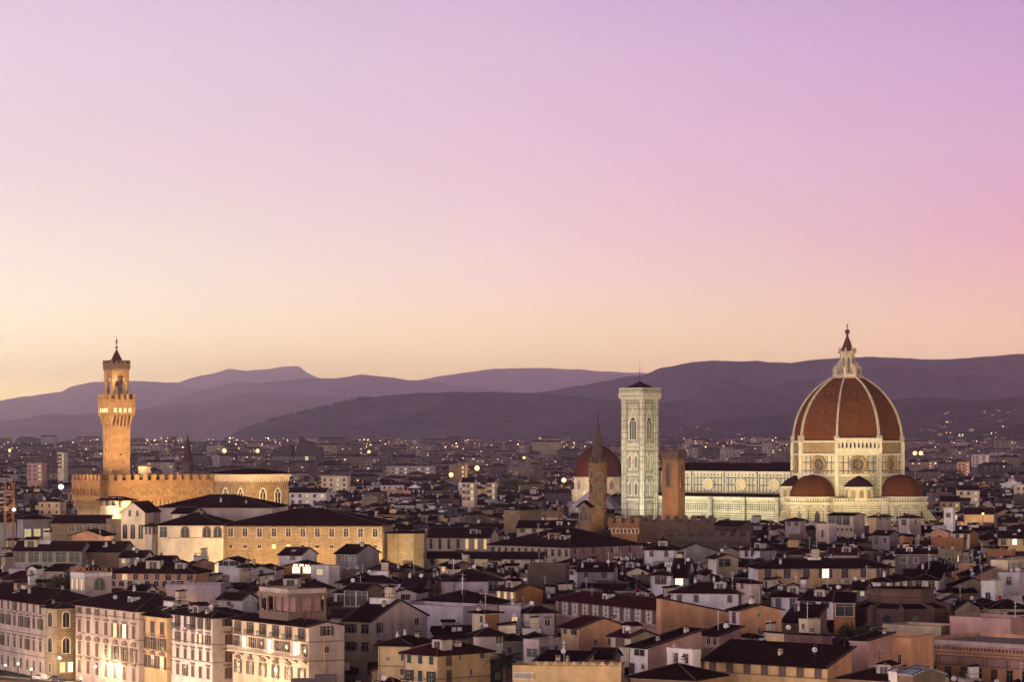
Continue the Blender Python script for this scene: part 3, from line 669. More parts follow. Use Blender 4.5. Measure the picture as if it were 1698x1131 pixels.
# chancel body with the tribunes and little exedrae
mb = MB(); mb.ring([(33.0, 0), (33.0, 27.4), (33.8, 27.9), (33.8, 28.6), (33.2, 28.8), (33.2, 30.2), (34.0, 30.4)], 8, V8, ms=[1, 2, 2, 2, 0, 2, 3])
mb.build('chancel', [M['marblefine'], M['marbleband'], M['marbleplain'], M['roof']], D0)
def arches(mb, r_ap, width, z0, z1, n=1, m=0, mg=1):
    """blind round arches with a dark gothic light, on a wall whose outward normal is +x at distance r_ap"""
    for k in range(n):
        u = (k - (n-1)/2)*width/n; w = width/n*.78; r = w/2; q = 10
        for j in range(q):
            t0, t1 = math.pi*j/q, math.pi*(j+1)/q; R2 = r + .45
            mb.profx([(u+r*math.cos(t0), z1-r+r*math.sin(t0)), (u+R2*math.cos(t0), z1-r+R2*math.sin(t0)), (u+R2*math.cos(t1), z1-r+R2*math.sin(t1)), (u+r*math.cos(t1), z1-r+r*math.sin(t1))], r_ap, r_ap+.45, m)
        for s_ in (-1, 1): mb.box(r_ap, r_ap+.45, min(u+s_*r, u+s_*(r+.45)), max(u+s_*r, u+s_*(r+.45)), z0, z1-r, m)
        mb.box(r_ap, r_ap+.12, u-r*.36, u+r*.36, z0, z1-r*1.1, mg); mb.profx([(u-r*.36, z1-r*1.1), (u+r*.36, z1-r*1.1), (u, z1-r*.6)], r_ap, r_ap+.12, mg)
for k in (-2, 0):       # the south and the east tribune
    an = k*math.pi/4; tb = Matrix.Rotation(an, 4, 'Z') @ Matrix.Translation((29.5, 0, 0))
    mb = MB(); mb.T = tb
    mb.ring([(12.2, 0), (12.2, 27.2), (13.0, 27.6), (13.0, 28.4), (12.4, 28.6), (12.4, 30.2), (13.0, 30.4), (13.0, 30.9), (11, 31)], 8, V8, ms=[1, 2, 2, 2, 0, 2, 2, 2, 2])
    for j in range(-3, 4):
        mb.T = tb @ Matrix.Rotation(j*math.pi/4, 4, 'Z'); arches(mb, 12.2*math.cos(math.pi/8), 8.8, 17, 26.6, 1, 2, 3)
        for q in range(9): u = -4.6 + q*1.15; mb.box(11.3, 12.15, u-.2, u+.2, 27.0, 27.7, 2)
    mb.T = None
    tw = mb.build('tribune', [M['marblefine'], M['marbleband'], M['marbleplain'], M['glass']], D0)
    mb = MB(); mb.T = tb; mb.ring([(domer(10.2*j/12, 10.6, 10.2, .4), 30.9+10.2*j/12) for j in range(13)], 8, V8, m=0); mb.build('tribune_dome', [M['smalldome']], tw)
    for j in (-3, -2, -1, 0, 1, 2, 3):
        mb = MB(); mb.T = tb @ Matrix.Rotation(V8 + j*math.pi/4 - math.pi/4*0, 4, 'Z')
        mb.profy([(12.0, 0), (20.5, 0), (20.5, 15.5), (12.4, 25.5), (12.0, 25.5)], -.7, .7, 0); mb.build('buttress', [M['marbleband']], tw)
    mb = MB(); mb.T = tb; mb.ring([(18.5, 0), (18.5, 15), (19.2, 15.4), (19.2, 16), (12.3, 19.5)], 8, V8, ms=[1, 1, 1, 2, 2]); mb.build('side_chapels', [M['marblefine'], M['marbleband'], M['roof']], tw)
for k in (-1, -3):      # the exedrae between them
    an = k*math.pi/4; mb = MB(); tb = Matrix.Rotation(an, 4, 'Z') @ Matrix.Translation((25.2, 0, 0)); mb.T = tb
    mb.ring([(6.3, 29), (6.3, 34.6), (6.9, 34.9), (6.9, 35.5), (6.5, 35.6)], 20, 0, m=0)
    for j in range(-2, 3):
        a2 = j*R_(34); mb.T = tb @ Matrix.Rotation(a2, 4, 'Z')
        mb.box(6.15, 6.36, -1.15, 1.15, 30.4, 32.9, 1); mb.profx([(-1.15, 32.9), (1.15, 32.9), (.8, 33.7), (0, 34.0), (-.8, 33.7)], 6.1, 6.36, 1)
        for s_ in (-1, 1): mb.tube((6.6, s_*1.45, 30.3), (6.6, s_*1.45, 34.6), .28, 6, 0)
    mb.T = tb
    ex = mb.build('exedra', [M['marbleplain'], M['rawstone']], D0)
    mb = MB(); mb.T = tb; mb.ring([(7.2, 35.5), (4.6, 38.2), (.3, 40.6)], 16, 0, m=0); mb.build('exedra_roof', [M['roof']], ex)
# scaffolding tower against the drum between the two exedra windows
mb = MB(); mb.T = Matrix.Rotation(-math.pi/4, 4, 'Z'); sx = gx
for u in (5.2, 7.2, 9.2):
    for v in (2.0, 4.4): mb.tube((sx+v, u, 22), (sx+v, u, 50), .07, 4)
for z in range(24, 50, 2):
    mb.box(sx+1.9, sx+4.5, 5.1, 9.3, z, z+.08)
    mb.tube((sx+4.4, 5.2, z), (sx+4.4, 9.2, z+2), .05, 4)
for u in range(-9, 6, 2): mb.tube((sx+1.7, u, 41.5), (sx+1.7, u, 44), .06, 4)
for z in (41.6, 42.8, 44): mb.tube((sx+1.7, -9, z), (sx+1.7, 9, z), .05, 4)
sco = mb.build('scaffolding', [M['metal']]); sco.location = (CXW, CY, 0); sco.rotation_euler = (0, 0, RZ); tag(sco, 'thin metal scaffolding against the cathedral drum under its marble gallery', 'scaffolding')
# nave
mb = MB(); NX0, NX1 = -104.0, -23.0
mb.box(NX0, NX1, -10.5, 10.5, 29, 41.0, 0); mb.box(NX0, NX1, -10.9, 10.9, 41.0, 42.3, 2)
mb.box(NX0, NX1, -10.75, 10.75, 31.0, 31.8, 2); mb.box(NX0, NX1, -10.7, 10.7, 39.3, 39.7, 2)
for k in range(5):
    L = -(24.6 + 19.5*k); mb.box(L-.9, L+.9, -11.1, 11.1, 31, 42.0, 2); mb.box(L-.3, L+.3, -11.25, 11.25, 31, 42.0, 3)
nv = mb.build('clerestory', [M['clerestory'], M['marbleband'], M['marbleplain'], M['metal']], D0)
for L in (-34.4, -53.9, -73.4, -92.9):
    mb = MB(); mb.T = Matrix.Translation((L, -10.5, 35.9)) @ Matrix.Rotation(math.pi/2, 4, 'X')
    mb.ring([(3.1, -.05), (3.1, .5), (2.7, .75), (1.9, .15), (1.9, 0)], 24, m=0, smooth=True); mb.ring([(1.9, .1), (1.85, .2), (.01, .2)], 20, m=1)
    mb.box(-1.9, 1.9, -.06, .06, .2, .28, 0); mb.box(-.06, .06, -1.9, 1.9, .2, .28, 0)
    mb.build('oculus', [M['marbleplain'], material('oculus_glass', (.60, .47, .22), .5, .1, 1)], nv)
mb = MB(); mb.profx([(-11.6, 42.2), (11.6, 42.2), (11.6, 42.6), (0, 46.2), (-11.6, 42.6)], NX0, NX1, 0); mb.build('nave_roof', [M['roof']], D0)
mb = MB(); mb.box(NX0, NX1+3, -21.5, 21.5, 0, 27.6, 1); mb.box(NX0, NX1+3, -22.3, 22.3, 28.6, 30.0, 2); mb.box(NX0, NX1+3, -21.7, 21.7, 27.6, 28.6, 0)
mb.box(NX0, NX1+3, -21.9, 21.9, 22.6, 23.1, 2); mb.box(NX0, NX1+3, -21.9, 21.9, 18.0, 18.4, 2)
u = NX0+.5
while u < NX1+2: mb.box(u, u+.5, -22.2, -21.5, 27.2, 28.5, 2); mb.box(u+.2, u+.5, -21.62, -21.5, 23.8, 26.6, 3) ; u += 1.3
for k in range(5): L = -(24.6 + 19.5*k) ; mb.box(L-1.1, L+1.1, -23.2, -21.4, 0, 29.8, 1)
al = mb.build('aisle', [M['marblefine'], M['marbleband'], M['marbleplain'], material('green_serpentine', (.06, .085, .055), .6, .15, 1)], D0)
mb = MB()
for s_ in (-1, 1):
    p = [(s_*22.3, 30.0), (s_*10.6, 30.0), (s_*10.6, 31.6), (s_*22.3, 30.3)]; mb.profx(p if s_ < 0 else p[::-1], NX0, NX1+3, 0)
mb.build('aisle_roof', [M['roof']], D0)
mb = MB(); mb.box(NX0-2.5, NX0-.01, -22.5, 22.5, 0, 31, 0); mb.prism([(NX0-2.5, -11.5), (NX0-.01, -11.5), (NX0-.01, 11.5), (NX0-2.5, 11.5)], 31.003, 45.0, 0); mb.build('west_front', [M['marble']], D0)
LIM += [(1312, 1545, 1258, 866), (1090, 1312, 1290, 858)]

# ---------------------------------------------------------------- the marble bell tower
BY = 1354.0; bx = px2x(1061, BY); BT = thing('bell_tower', 'tall square marble bell tower with pointed windows and mast, lit pale green', 'bell tower', (bx, BY, 0), RZ)
hw = 5.4; lev = [0, 19, 28.0, 40.2, 53.2, 77.3]
mb = MB(); mb.box(-hw, hw, -hw, hw, 0, 77.5, 0)
for z, o in ((28.0, .5), (40.2, .5), (52.6, .7), (54.8, .6), (19.0, .4)): mb.box(-hw-o, hw+o, -hw-o, hw+o, z, z+.6, 1)
mb.box(-hw-.15, hw+.15, -hw-.15, hw+.15, 53.2, 54.8, 2)
mb.build('shaft', [M['tower'], M['marbleplain'], M['marblefine']], BT)
for sx_ in (-1, 1):
    for sy_ in (-1, 1):
        mb = MB(); pr = [(1.6, 0), (1.6, 19), (1.8, 19.2), (1.8, 19.7), (1.55, 19.8)]
        for z in (28.0, 40.2, 52.6, 60, 66.5, 72.5): pr += [(1.55, z), (1.8, z+.1), (1.8, z+.6), (1.55, z+.7)]
        pr += [(1.55, 77.4)]; mb.ring(pr, 8, V8, sx_*hw, sy_*hw, 0); mb.build('corner_buttress', [M['tower']], BT)
mb = MB(); mb.box(-7.1, 7.1, -7.1, 7.1, 77.5, 78.1, 0); mb.box(-7.4, 7.4, -7.4, 7.4, 79.6, 80.2, 0); mb.box(-6.9, 6.9, -6.9, 6.9, 78.1, 79.6, 2)
for k in range(17):
    u = -7.2 + k*.9
    mb.box(u-.2, u+.2, -7.55, -7.1, 78.1, 79.6, 0); mb.box(7.1, 7.55, u-.2, u+.2, 78.1, 79.6, 0); mb.box(-7.55, -7.1, u-.2, u+.2, 78.1, 79.6, 0)
for a0, a1, b0, b1 in ((-7.25, 7.25, -7.5, -7.2), (-7.25, 7.25, 7.2, 7.5), (-7.5, -7.2, -7.2, 7.2), (7.2, 7.5, -7.2, 7.2)): mb.box(a0, a1, b0, b1, 80.2, 82.6, 1)
for a0, a1, b0, b1 in ((-7.4, 7.4, -7.4, -7.1), (-7.4, 7.4, 7.1, 7.4), (-7.4, -7.1, -7.1, 7.1), (7.1, 7.4, -7.1, 7.1)): mb.box(a0, a1, b0, b1, 82.603, 82.9, 0)
mb.build('cornice', [M['marbleplain'], M['marblefine'], M['rawstone']], BT)
mb = MB(); mb.ring([(9.9, 81.6), (9.9, 82.0), (.4, 85.9)], 4, R_(45)); rf = mb.build('roof', [M['roof']], BT)
mb = MB(); mb.ring([(.6, 85.3), (.5, 86.2), (.1, 87)], 8, 0); mb.tube((0, 0, 86.5), (0, 0, 97.5), .13, 6, 0, .05); mb.build('mast', [M['copper']], rf)
def gothic(mb, u, z0, z1, w, m=0, mf=1, y=-5.4, lights=2, gable=0):
    """pointed window on the wall facing -y: dark opening, colonnettes, white surround"""
    q = 8; hs = z1 - w*.75
    def arc(W, e=0.0):
        R = W; pts = []
        for j in range(q+1):
            t = math.acos(.5)*j/q; pts.append((u + W/2 - R + R*math.cos(t), hs + R*math.sin(t)*.95 + e))
        return pts
    ar = arc(w); mb.profy([(u-w/2, z0), (u+w/2, z0)] + ar + [(2*u-x, z) for x, z in ar[::-1]][1:], y-.04, y, m)
    a2 = arc(w+.7)
    for j in range(q):
        for s_ in (1, -1):
            P = [ar[j], a2[j], a2[j+1], ar[j+1]]; P = [((x if s_ > 0 else 2*u-x), z) for x, z in P]
            mb.profy(P[::-s_], y-.4, y, mf)
    for s_ in (-1, 1): mb.box(min(u+s_*w/2, u+s_*(w/2+.35)), max(u+s_*w/2, u+s_*(w/2+.35)), y-.4, y, z0, hs, mf)
    mb.box(u-w/2-.5, u+w/2+.5, y-.5, y, z0-.4, z0, mf)
    for k in range(1, lights): x = u - w/2 + w*k/lights; mb.box(x-.09, x+.09, y-.25, y-.04, z0, hs+w*.2, mf)
    mb.box(u-w/2, u+w/2, y-.2, y-.04, hs+w*.28, hs+w*.36, mf)
    if gable:
        W = w/2+1.2; zz = z1 + w*.30
        for s_ in (-1, 1): mb.profy([(u+s_*W, hs+.2), (u+s_*(W-.5), hs+.2), (u, zz+gable-.7), (u, zz+gable)][::-s_], y-.5, y, mf)
for k in range(4):
    T = Matrix.Rotation(k*math.pi/2, 4, 'Z')
    if k == 2: continue
    for (us, z0, z1, w, li, g) in (((-2.0, 2.0), 30.6, 36.2, 1.55, 2, 1.6), ((-2.0, 2.0), 43.6, 49.6, 1.55, 2, 1.8), ((0,), 57.6, 68.4, 4.1, 3, 3.4)):
        for u in us:
            mb = MB(); mb.T = T; gothic(mb, u, z0, z1, w, 0, 1, -5.4, li, g); mb.build('window', [M['glass'], M['marbleplain']], BT)
    for z0, z1, W_ in ((29.2, 39.4, 3.5), (41.6, 51.8, 3.5), (56.6, 75.6, 3.6), (20.2, 27.2, 3.5)):
        mb = MB(); mb.T = T; y_ = -5.4
        for s_ in (-1, 1): mb.box(min(s_*W_, s_*(W_-.28)), max(s_*W_, s_*(W_-.28)), y_-.05, y_, z0, z1)
        mb.box(-W_+.28, W_-.28, y_-.05, y_, z0, z0+.28); mb.box(-W_+.28, W_-.28, y_-.05, y_, z1-.28, z1)
        if z0 < 50 and z0 > 28: mb.box(-.12, .12, y_-.05, y_, z0+.28, z1-.28)
        mb.box(-5.0, 5.0, y_-.45, y_-.3, z1+.75, z1+.95)
        mb.build('inlay_frame', [M['serp']], BT)
LIM.append((1025, 1095, 1345, 856))

# ---------------------------------------------------------------- the battlemented brick tower in front of it (with its palace)
TY = 1050.0; th = R_(40); x_, a_, b_ = solve(TY, th, 1098, 1124, 1136)
def tz(y, Y=TY): return py2z(y, Y)
gt = thing('brick_tower', 'square brown brick tower with small battlements, just right of the marble bell tower', 'tower', (x_, TY, 0), -th)
zt = tz(760); mb = MB(); mb.box(-a_, 0, 0, b_, 0, zt, 0); mb.build('shaft', [M['brick']], gt)
mb = MB(); mb.box(-a_-.3, .3, -.3, b_+.3, zt, tz(750), 0); fins(mb, -a_-.3, .3, -.3, b_+.3, .3, zt-.9, zt, .9, .35); mb.build('gallery', [M['darkbrick']], gt)
mb = MB(); merlons(mb, -a_-.3, .3, -.3, b_+.3, tz(750), 1.1, .8, .6, .4); mb.build('battlement', [M['darkbrick']], gt)
mb = MB(); mb.T = Matrix.Translation((-a_*.58, 0, 0)); gothic(mb, 0, tz(808), tz(770), a_*.27, 0, 1, 0, 1); mb.build('window', [M['glass'], M['brick']], gt)
mb = MB(); mb.T = Matrix.Translation((0, b_*.5, 0)) @ Matrix.Rotation(math.pi/2, 4, 'Z'); gothic(mb, 0, tz(808), tz(770), b_*.3, 0, 1, 0, 1); mb.build('window', [M['glass'], M['brick']], gt)
mb = MB(); mb.tube((-a_+.5, .5, tz(750)), (-a_+.5, .5, tz(713)), .07, 4); mb.tube((-.4, b_-.4, tz(750)), (-.4, b_-.4, tz(722)), .06, 4)
mb.tube((-a_*.45, b_*.5, tz(750)), (-a_*.45, b_*.5, tz(741)), .1, 4); mb.ball((-a_*.45, b_*.5, tz(737)), .28, 0, 5); mb.box(-a_*.45-.2, -a_*.45+.2, b_*.5-.1, b_*.5+.1, tz(741), tz(737)); mb.build('mast', [M['metal']], gt)
LIM.append((1096, 1138, TY, 862))
def wallblock(label, Y, deg, L, c, R, ytop, mat_, yb, merl=True, corb=None, name='battlemented_palace', mh=1.8, cat='palace', arch=None):
    th = R_(deg); x, a, b = solve(Y, th, L, c, R); h = py2z(ytop, Y)
    t = thing(name, label, cat, (x, Y, 0), -th); mb = MB(); o = .6 if corb else 0
    mb.box(-a+o, -o, o, b-o, 0, h, 0); mb.build('wall', [M[mat_]], t)
    if corb:
        zc = py2z(corb, Y); mb = MB(); mb.box(-a, 0, 0, b, zc, h+.02, 0); fins(mb, -a, 0, 0, b, o, zc-1.6, zc, 1.5, .45); mb.build('gallery', [M[mat_]], t)
    if merl: mb = MB(); merlons(mb, -a, 0, 0, b, h, mh, 1.7, 1.6, .6); mb.build('battlement', [M[mat_]], t)
    ax, ay = frame(x, Y, th); BOX.append((x - ax[0]*a/2 + ay[0]*b/2, Y - ax[1]*a/2 + ay[1]*b/2, ax, ay, a/2, b/2))
    pr = max(c, R if R > 0 else c)
    LIM.append((L, pr, Y, yb)); TR.append((label, (L+pr)/2, ytop, Y, t)); return t, a, b, h
t_, a, b, h = wallblock('lit end of the battlemented brown palace, with a row of tiny arches', 1000, 14, 1008, 1059, 1075, 868, 'brick', 890, corb=873)
for k in range(8): add_window(t_, -a + a*(k+.5)/8, .6, py2z(881, 1000), 'A', 1.0, 1.6, 'a')
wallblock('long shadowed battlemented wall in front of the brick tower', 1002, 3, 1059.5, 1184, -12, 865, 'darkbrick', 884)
t_, a, b, h = wallblock('low dark stone building with broken battlements and corbel arches, right of centre', 930, 6, 1100, 1244, -14, 890, 'darkbrick', 905, corb=899, mh=1.5)

# ---------------------------------------------------------------- slender hexagonal tower with a spire
HY_ = 1030.0; hx = px2x(991, HY_)
ht = thing('spired_bell_tower', 'slim brown hexagonal bell tower with pointed spire before the red dome', 'bell tower', (hx, HY_, 0), R_(12))
hz = lambda y: py2z(y, HY_)
mb = MB(); pr = [(3.35, 0)]
for y in (846, 826, 798, 777): pr += [(3.35, hz(y)-.3), (3.65, hz(y)-.1), (3.65, hz(y)+.25), (3.35, hz(y)+.35)]
pr += [(3.6, hz(771)), (3.8, hz(770)), (3.8, hz(768))]; mb.ring(pr, 6, 0); mb.build('shaft', [M['brick']], ht)
for k in range(6):
    for y0, y1 in ((820, 803), (796, 781), (843, 831)):
        mb = MB(); mb.T = Matrix.Rotation(R_(30)+k*math.pi/3 + math.pi/2, 4, 'Z'); gothic(mb, 0, hz(y0)+.6, hz(y1), 1.5, 0, 1, -3.35*math.cos(math.pi/6), 2)
        if k in (3, 4, 5): mb.build('window', [M['glass'], M['stone']], ht)
mb = MB(); mb.ring([(2.75, hz(769)), (2.75, hz(767)), (.12, hz(691))], 6, 0)
for k in range(6):
    mb.T = Matrix.Rotation(R_(30)+k*math.pi/3, 4, 'Z'); mb.profx([(-.9, hz(769)), (.9, hz(769)), (0, hz(757))], 2.2, 3.2, 0); mb.T = None
    mb.ring([(.3, hz(769)), (.3, hz(764)), (.02, hz(759))], 5, 0, 3.3*math.cos(k*math.pi/3), 3.3*math.sin(k*math.pi/3))
sp_ = mb.build('spire', [M['darkbrick']], ht)
mb = MB(); mb.tube((0, 0, hz(692)), (0, 0, hz(686)), .07, 4); mb.ball((0, 0, hz(688.5)), .42, 0, 6); mb.build('finial', [M['copper']], sp_)
LIM.append((975, 1007, HY_, 868))
# the round red dome behind it
RY = 1720.0; rx = px2x(992, RY); rd = thing('domed_chapel', 'large dark red dome on a lit drum behind the spired bell tower', 'chapel', (rx, RY, 0), R_(-12))
rz_ = lambda y: py2z(y, RY)
mb = MB(); mb.ring([(16.8, 0), (16.8, rz_(812)), (15.4, rz_(811)), (15.4, rz_(793)), (16.2, rz_(792.5)), (16.2, rz_(791))], 8, V8)
mb.build('drum', [M['cream']], rd)
for k in range(8):
    if k in (1, 2, 3): continue
    mb = MB(); mb.T = Matrix.Rotation(k*math.pi/4 + math.pi/2, 4, 'Z'); gothic(mb, 0, rz_(812)+.3, rz_(797), 3.2, 0, 1, -15.4*math.cos(math.pi/8), 2); mb.build('window', [M['trim'], M['marbleplain']], rd)
mb = MB(); hgt = rz_(738)-rz_(791); mb.ring([(domer(hgt*j/16, 15.8, hgt, 1.8), rz_(791)+hgt*j/16) for j in range(17)], 8, V8); dm = mb.build('dome', [tilemat('deep_red_dome_tiles', (.035, .012, .010), (.085, .026, .020))], rd)
mb = MB(); mb.ring([(2.2, rz_(739)), (2.2, rz_(736)), (2.5, rz_(735.5)), (1.5, rz_(734.5))], 8); mb.build('lantern', [M['metal']], dm)
# octagonal baptistery roof
QY = 1450.0; qx = px2x(988, QY); bq = thing('baptistery', 'pale pyramid roof behind the foot of the spired bell tower', 'baptistery', (qx, QY, 0), R_(-25))
mb = MB(); mb.ring([(14.2, 0), (14.2, py2z(846, QY))], 8, V8); mb.build('wall', [M['marblefine']], bq)
mb = MB(); mb.ring([(14.8, py2z(846, QY)), (14.8, py2z(845, QY)), (.5, py2z(806, QY))], 8, V8); mb.build('roof', [material('marble_roof_slabs', (.38, .33, .34), .7, .12, .5)], bq)
# bell gable
gY = 975.0; gx_ = px2x(968, gY); bg_ = thing('bell_gable', 'narrow stone bell gable with arched openings above the long cream building', 'bell gable', (gx_, gY, 0), R_(-20))
zz = lambda y: py2z(y, gY)
mb = MB(); w = 1.95; mb.box(-w, w, 0, 3, 0, zz(843), 0); mb.profy([(-w-.5, zz(843)), (w+.5, zz(843)), (0, zz(834))], -.3, 3.2, 0); mb.box(-w-.3, w+.3, -.25, 3.2, zz(866), zz(864), 0); mb.build('wall', [M['stone']], bg_)
for u, y0, y1 in ((-.9, 864, 851), (.9, 864, 851), (0, 849, 841)):
    mb = MB(); gothic(mb, u, zz(y0), zz(y1), 1.0, 0, 1, 0, 1); mb.build('opening', [M['glass'], M['stone']], bg_)
mb = MB(); mb.profy([(-w-.8, zz(843)+.2), (0, zz(834)+.4), (w+.8, zz(843)+.2), (w+.8, zz(843)+.5), (0, zz(834)+.9), (-w-.8, zz(843)+.5)][::-1], -.6, 3.5, 0); mb.build('roof', [M['roof']], bg_)
LIM.append((958, 978, gY, 888))
# far dark spire
SY = 1600.0; s_x = px2x(311, SY); st_ = thing('pointed_bell_tower', 'dark bell tower with a tall pyramid spire right of the fortress palace tower', 'bell tower', (s_x, SY, 0), R_(-25))
zz = lambda y: py2z(y, SY)
mb = MB(); mb.box(-2.6, 2.6, -2.6, 2.6, 0, zz(767), 0); mb.box(-2.9, 2.9, -2.9, 2.9, zz(768), zz(766), 0); mb.build('shaft', [M['darkbrick']], st_)
for k in (0, 1):
    for u in (-1.0, 1.0):
        mb = MB(); mb.T = Matrix.Rotation(k*math.pi/2, 4, 'Z'); gothic(mb, u, zz(783), zz(772), 1.0, 0, 1, -2.6, 1); mb.build('window', [M['glass'], M['darkbrick']], st_)
mb = MB(); mb.ring([(3.3, zz(766)), (.1, zz(722))], 4, R_(45)); mb.ball((0, 0, zz(721)), .4, 0, 5)
for k in range(4): mb.T = Matrix.Rotation(k*math.pi/2, 4, 'Z'); mb.profy([(-1.8, zz(766)), (1.8, zz(766)), (0, zz(757))], -2.6, -1.9, 0)
mb.build('spire', [M['spire']], st_); LIM.append((300, 322, SY, 786))

# ================================================================ the fortress palace with its tower (left)
PY = 965.0; th = R_(57); x_, a_, b_ = solve(PY, th, 119, 166, 356)
pz = lambda y, Y=PY: py2z(y, Y)
PV = thing('fortress_palace', 'battlemented brown fortress palace with tall tower, floodlit, at the left', 'palace', (x_, PY, 0), -th)
ztop = pz(797); zg = pz(832); mb = MB(); i_ = 1.5
mb.box(-a_+i_, -i_, i_, b_-i_, 0, zg+.5, 1); wl = mb.build('lower_wall', [M['brick'], M['stone']], PV)
mb = MB(); mb.box(-a_, 0, 0, b_, zg, ztop, 0); mb.box(-a_-.15, .15, -.15, b_+.15, pz(829), pz(829)+.3, 0); mb.box(-a_-.15, .15, -.15, b_+.15, ztop-.3, ztop-.003, 0)
mb.build('gallery', [M['brick']], PV)
mb = MB(); fins(mb, -a_, 0, 0, b_, i_, pz(852), zg, 1.5, .5); mb.build('corbels', [M['stone']], PV)
mb = MB(); merlons(mb, -a_, 0, 0, b_, ztop, 1.9, 1.9, 1.5, .8); mb.build('battlement', [M['brick']], PV)
for k in range(8):
    mb = MB(); mb.T = Matrix.Translation((-a_*(.06+.122*k), 0, 0)); gothic(mb, 0, pz(822), pz(813), 1.0, 0, 1, 0, 1); mb.build('window', [M['glass'], M['brick']], PV)
for k in range(10):
    mb = MB(); mb.T = Matrix.Translation((0, b_*(.28+.074*k), 0)) @ Matrix.Rotation(math.pi/2, 4, 'Z'); gothic(mb, 0, pz(823), pz(813), 2.2, 0, 1, 0, 1); mb.build('blind_arch', [M['brick'], M['stone']], PV)
mb = MB(); mb.profx([(2, ztop-2), (b_-2, ztop-2), (b_/2, ztop+1.2)], -a_+2, -2); mb.build('roof', [M['roof']], PV)
# tower
S = 7.26; T0 = Matrix.Translation((-17.0-S/2, 12.2+S/2, 0)); h2 = S/2
q = lambda y: py2z(y, 985)
mb = MB(); mb.T = T0; mb.box(-h2, h2, -h2, h2, 30, q(689), 0); mb.box(-h2-.12, h2+.12, -h2-.12, h2+.12, q(710.5), q(709.5), 0); tw = mb.build('tower', [M['brick']], PV)
mb = MB(); mb.T = T0; C = 4.95
mb.box(-C, C, -C, C, q(689), q(662), 0); mb.box(-C-.15, C+.15, -C-.15, C+.15, q(689), q(688), 0); mb.box(-C-.15, C+.15, -C-.15, C+.15, q(667), q(666), 0)
fins(mb, -C, C, -C, C, C-h2, q(709), q(689), 1.15, .4); mb.box(-h2-.03, h2+.03, -h2-.03, h2+.03, q(707), q(689)-.02, 1); mb.build('tower_gallery', [M['brick'], M['darkbrick']], tw)  # darker belt behind the brackets: the shade of their gaps put in as colour
mb = MB(); mb.T = T0; merlons(mb, -C, C, -C, C, q(662), 1.9, 1.15, .8, .6); mb.build('tower_battlement', [M['brick']], tw)
for k in (0, 1, 3):
    for u in (-2.8, -.9, 1.0, 2.9):
        mb = MB(); mb.T = T0 @ Matrix.Rotation(k*math.pi/2, 4, 'Z'); mb.box(u-.45, u+.45, -C-.05, -C, q(683), q(677)); mb.box(u-.6, u+.6, -C-.2, -C, q(683)-.15, q(683)); 
        if k != 3: mb.build('window', [M['litpale']], tw)
for u, z in ((-1.2, 724), (-1.2, 747), (-1.2, 778)):
    mb = MB(); mb.T = T0; mb.box(u-.3, u+.3, -h2-.05, -h2, q(z)-.6, q(z)+.6); mb.build('loophole', [M['glass']], tw)
mb = MB(); mb.T = T0; mb.box(h2, h2+.05, -.6, .4, q(756), q(752)); mb.build('loophole', [M['glass']], tw)
mb = MB(); mb.T = T0; P = 3.4
for sx_ in (-1, 1):
    for sy_ in (-1, 1): mb.ring([(.92, q(662)), (.82, q(636)), (1.1, q(635)), (1.1, q(632)), (.9, q(631.5))], 12, 0, sx_*(P-.85), sy_*(P-.85), 0)
mb.box(-P, P, -P, P, q(618), q(611), 0)
for k in range(4):     # the four arches carrying the crown
    mb.T = T0 @ Matrix.Rotation(k*math.pi/2, 4, 'Z'); rA = 2.15; n = 8; zs = q(632)
    for j in range(n):
        t0, t1 = math.pi*j/n, math.pi*(j+1)/n
        mb.profy([(rA*math.cos(t0), zs+rA*1.05*math.sin(t0)), (rA*math.cos(t1), zs+rA*1.05*math.sin(t1)), (rA*math.cos(t1), q(618)), (rA*math.cos(t0), q(618))], -P, -P+1.2, 0)
    for s_ in (-1, 1): mb.box(min(s_*rA, s_*(P-.01)), max(s_*rA, s_*(P-.01)), -P, -P+1.2, zs, q(618), 0)
bf = mb.build('belfry', [M['brick']], tw)
mb = MB(); mb.T = T0; mb.ring([(.9, q(640)), (.8, q(638)), (.55, q(634)), (.2, q(632.5))], 12, m=0, smooth=True); mb.box(-2.3, 2.3, -.12, .12, q(632.5), q(631)); mb.build('bell', [M['copper']], bf)
mb = MB(); mb.T = T0; P2 = 3.7; mb.box(-P2, P2, -P2, P2, q(611), q(602), 0); fins(mb, -P2, P2, -P2, P2, .3, q(614), q(611), .7, .3); mb.build('crown', [M['darkbrick']], tw)
mb = MB(); mb.T = T0; merlons(mb, -P2, P2, -P2, P2, q(602), 1.1, .9, .6, .45); mb.build('crown_battlement', [M['darkbrick']], tw)
mb = MB(); mb.T = T0; mb.ring([(2.4, q(603)), (2.3, q(598)), (.25, q(579)), (.1, q(577))], 4, R_(45)); sp_ = mb.build('spire', [M['spire']], tw)
mb = MB(); mb.T = T0; mb.ball((0, 0, q(575)), .55, 0, 6); mb.tube((0, 0, q(577)), (0, 0, q(555)), .07, 4); mb.box(-.5, .5, -.05, .05, q(570), q(562)); mb.box(-.9, -.2, -.05, .05, q(567), q(565)); mb.box(.1, .8, -.05, .05, q(565), q(562)); mb.box(-.35, .35, -.04, .04, q(557.5), q(556.5)); mb.build('weathervane', [M['copper']], sp_)
# the round turret beside the tower foot
mb = MB(); mb.T = Matrix.Translation((-8.5, 21, 0)); mb.ring([(2.3, 40), (2.3, q(776)), (2.5, q(775.5)), (2.5, q(774)), (1.2, q(772))], 14, m=0); mb.build('turret', [M['sand']], PV)
LIM += [(119, 166, PY, 862), (166, 250, PY, 842), (250, 356, PY, 829)]
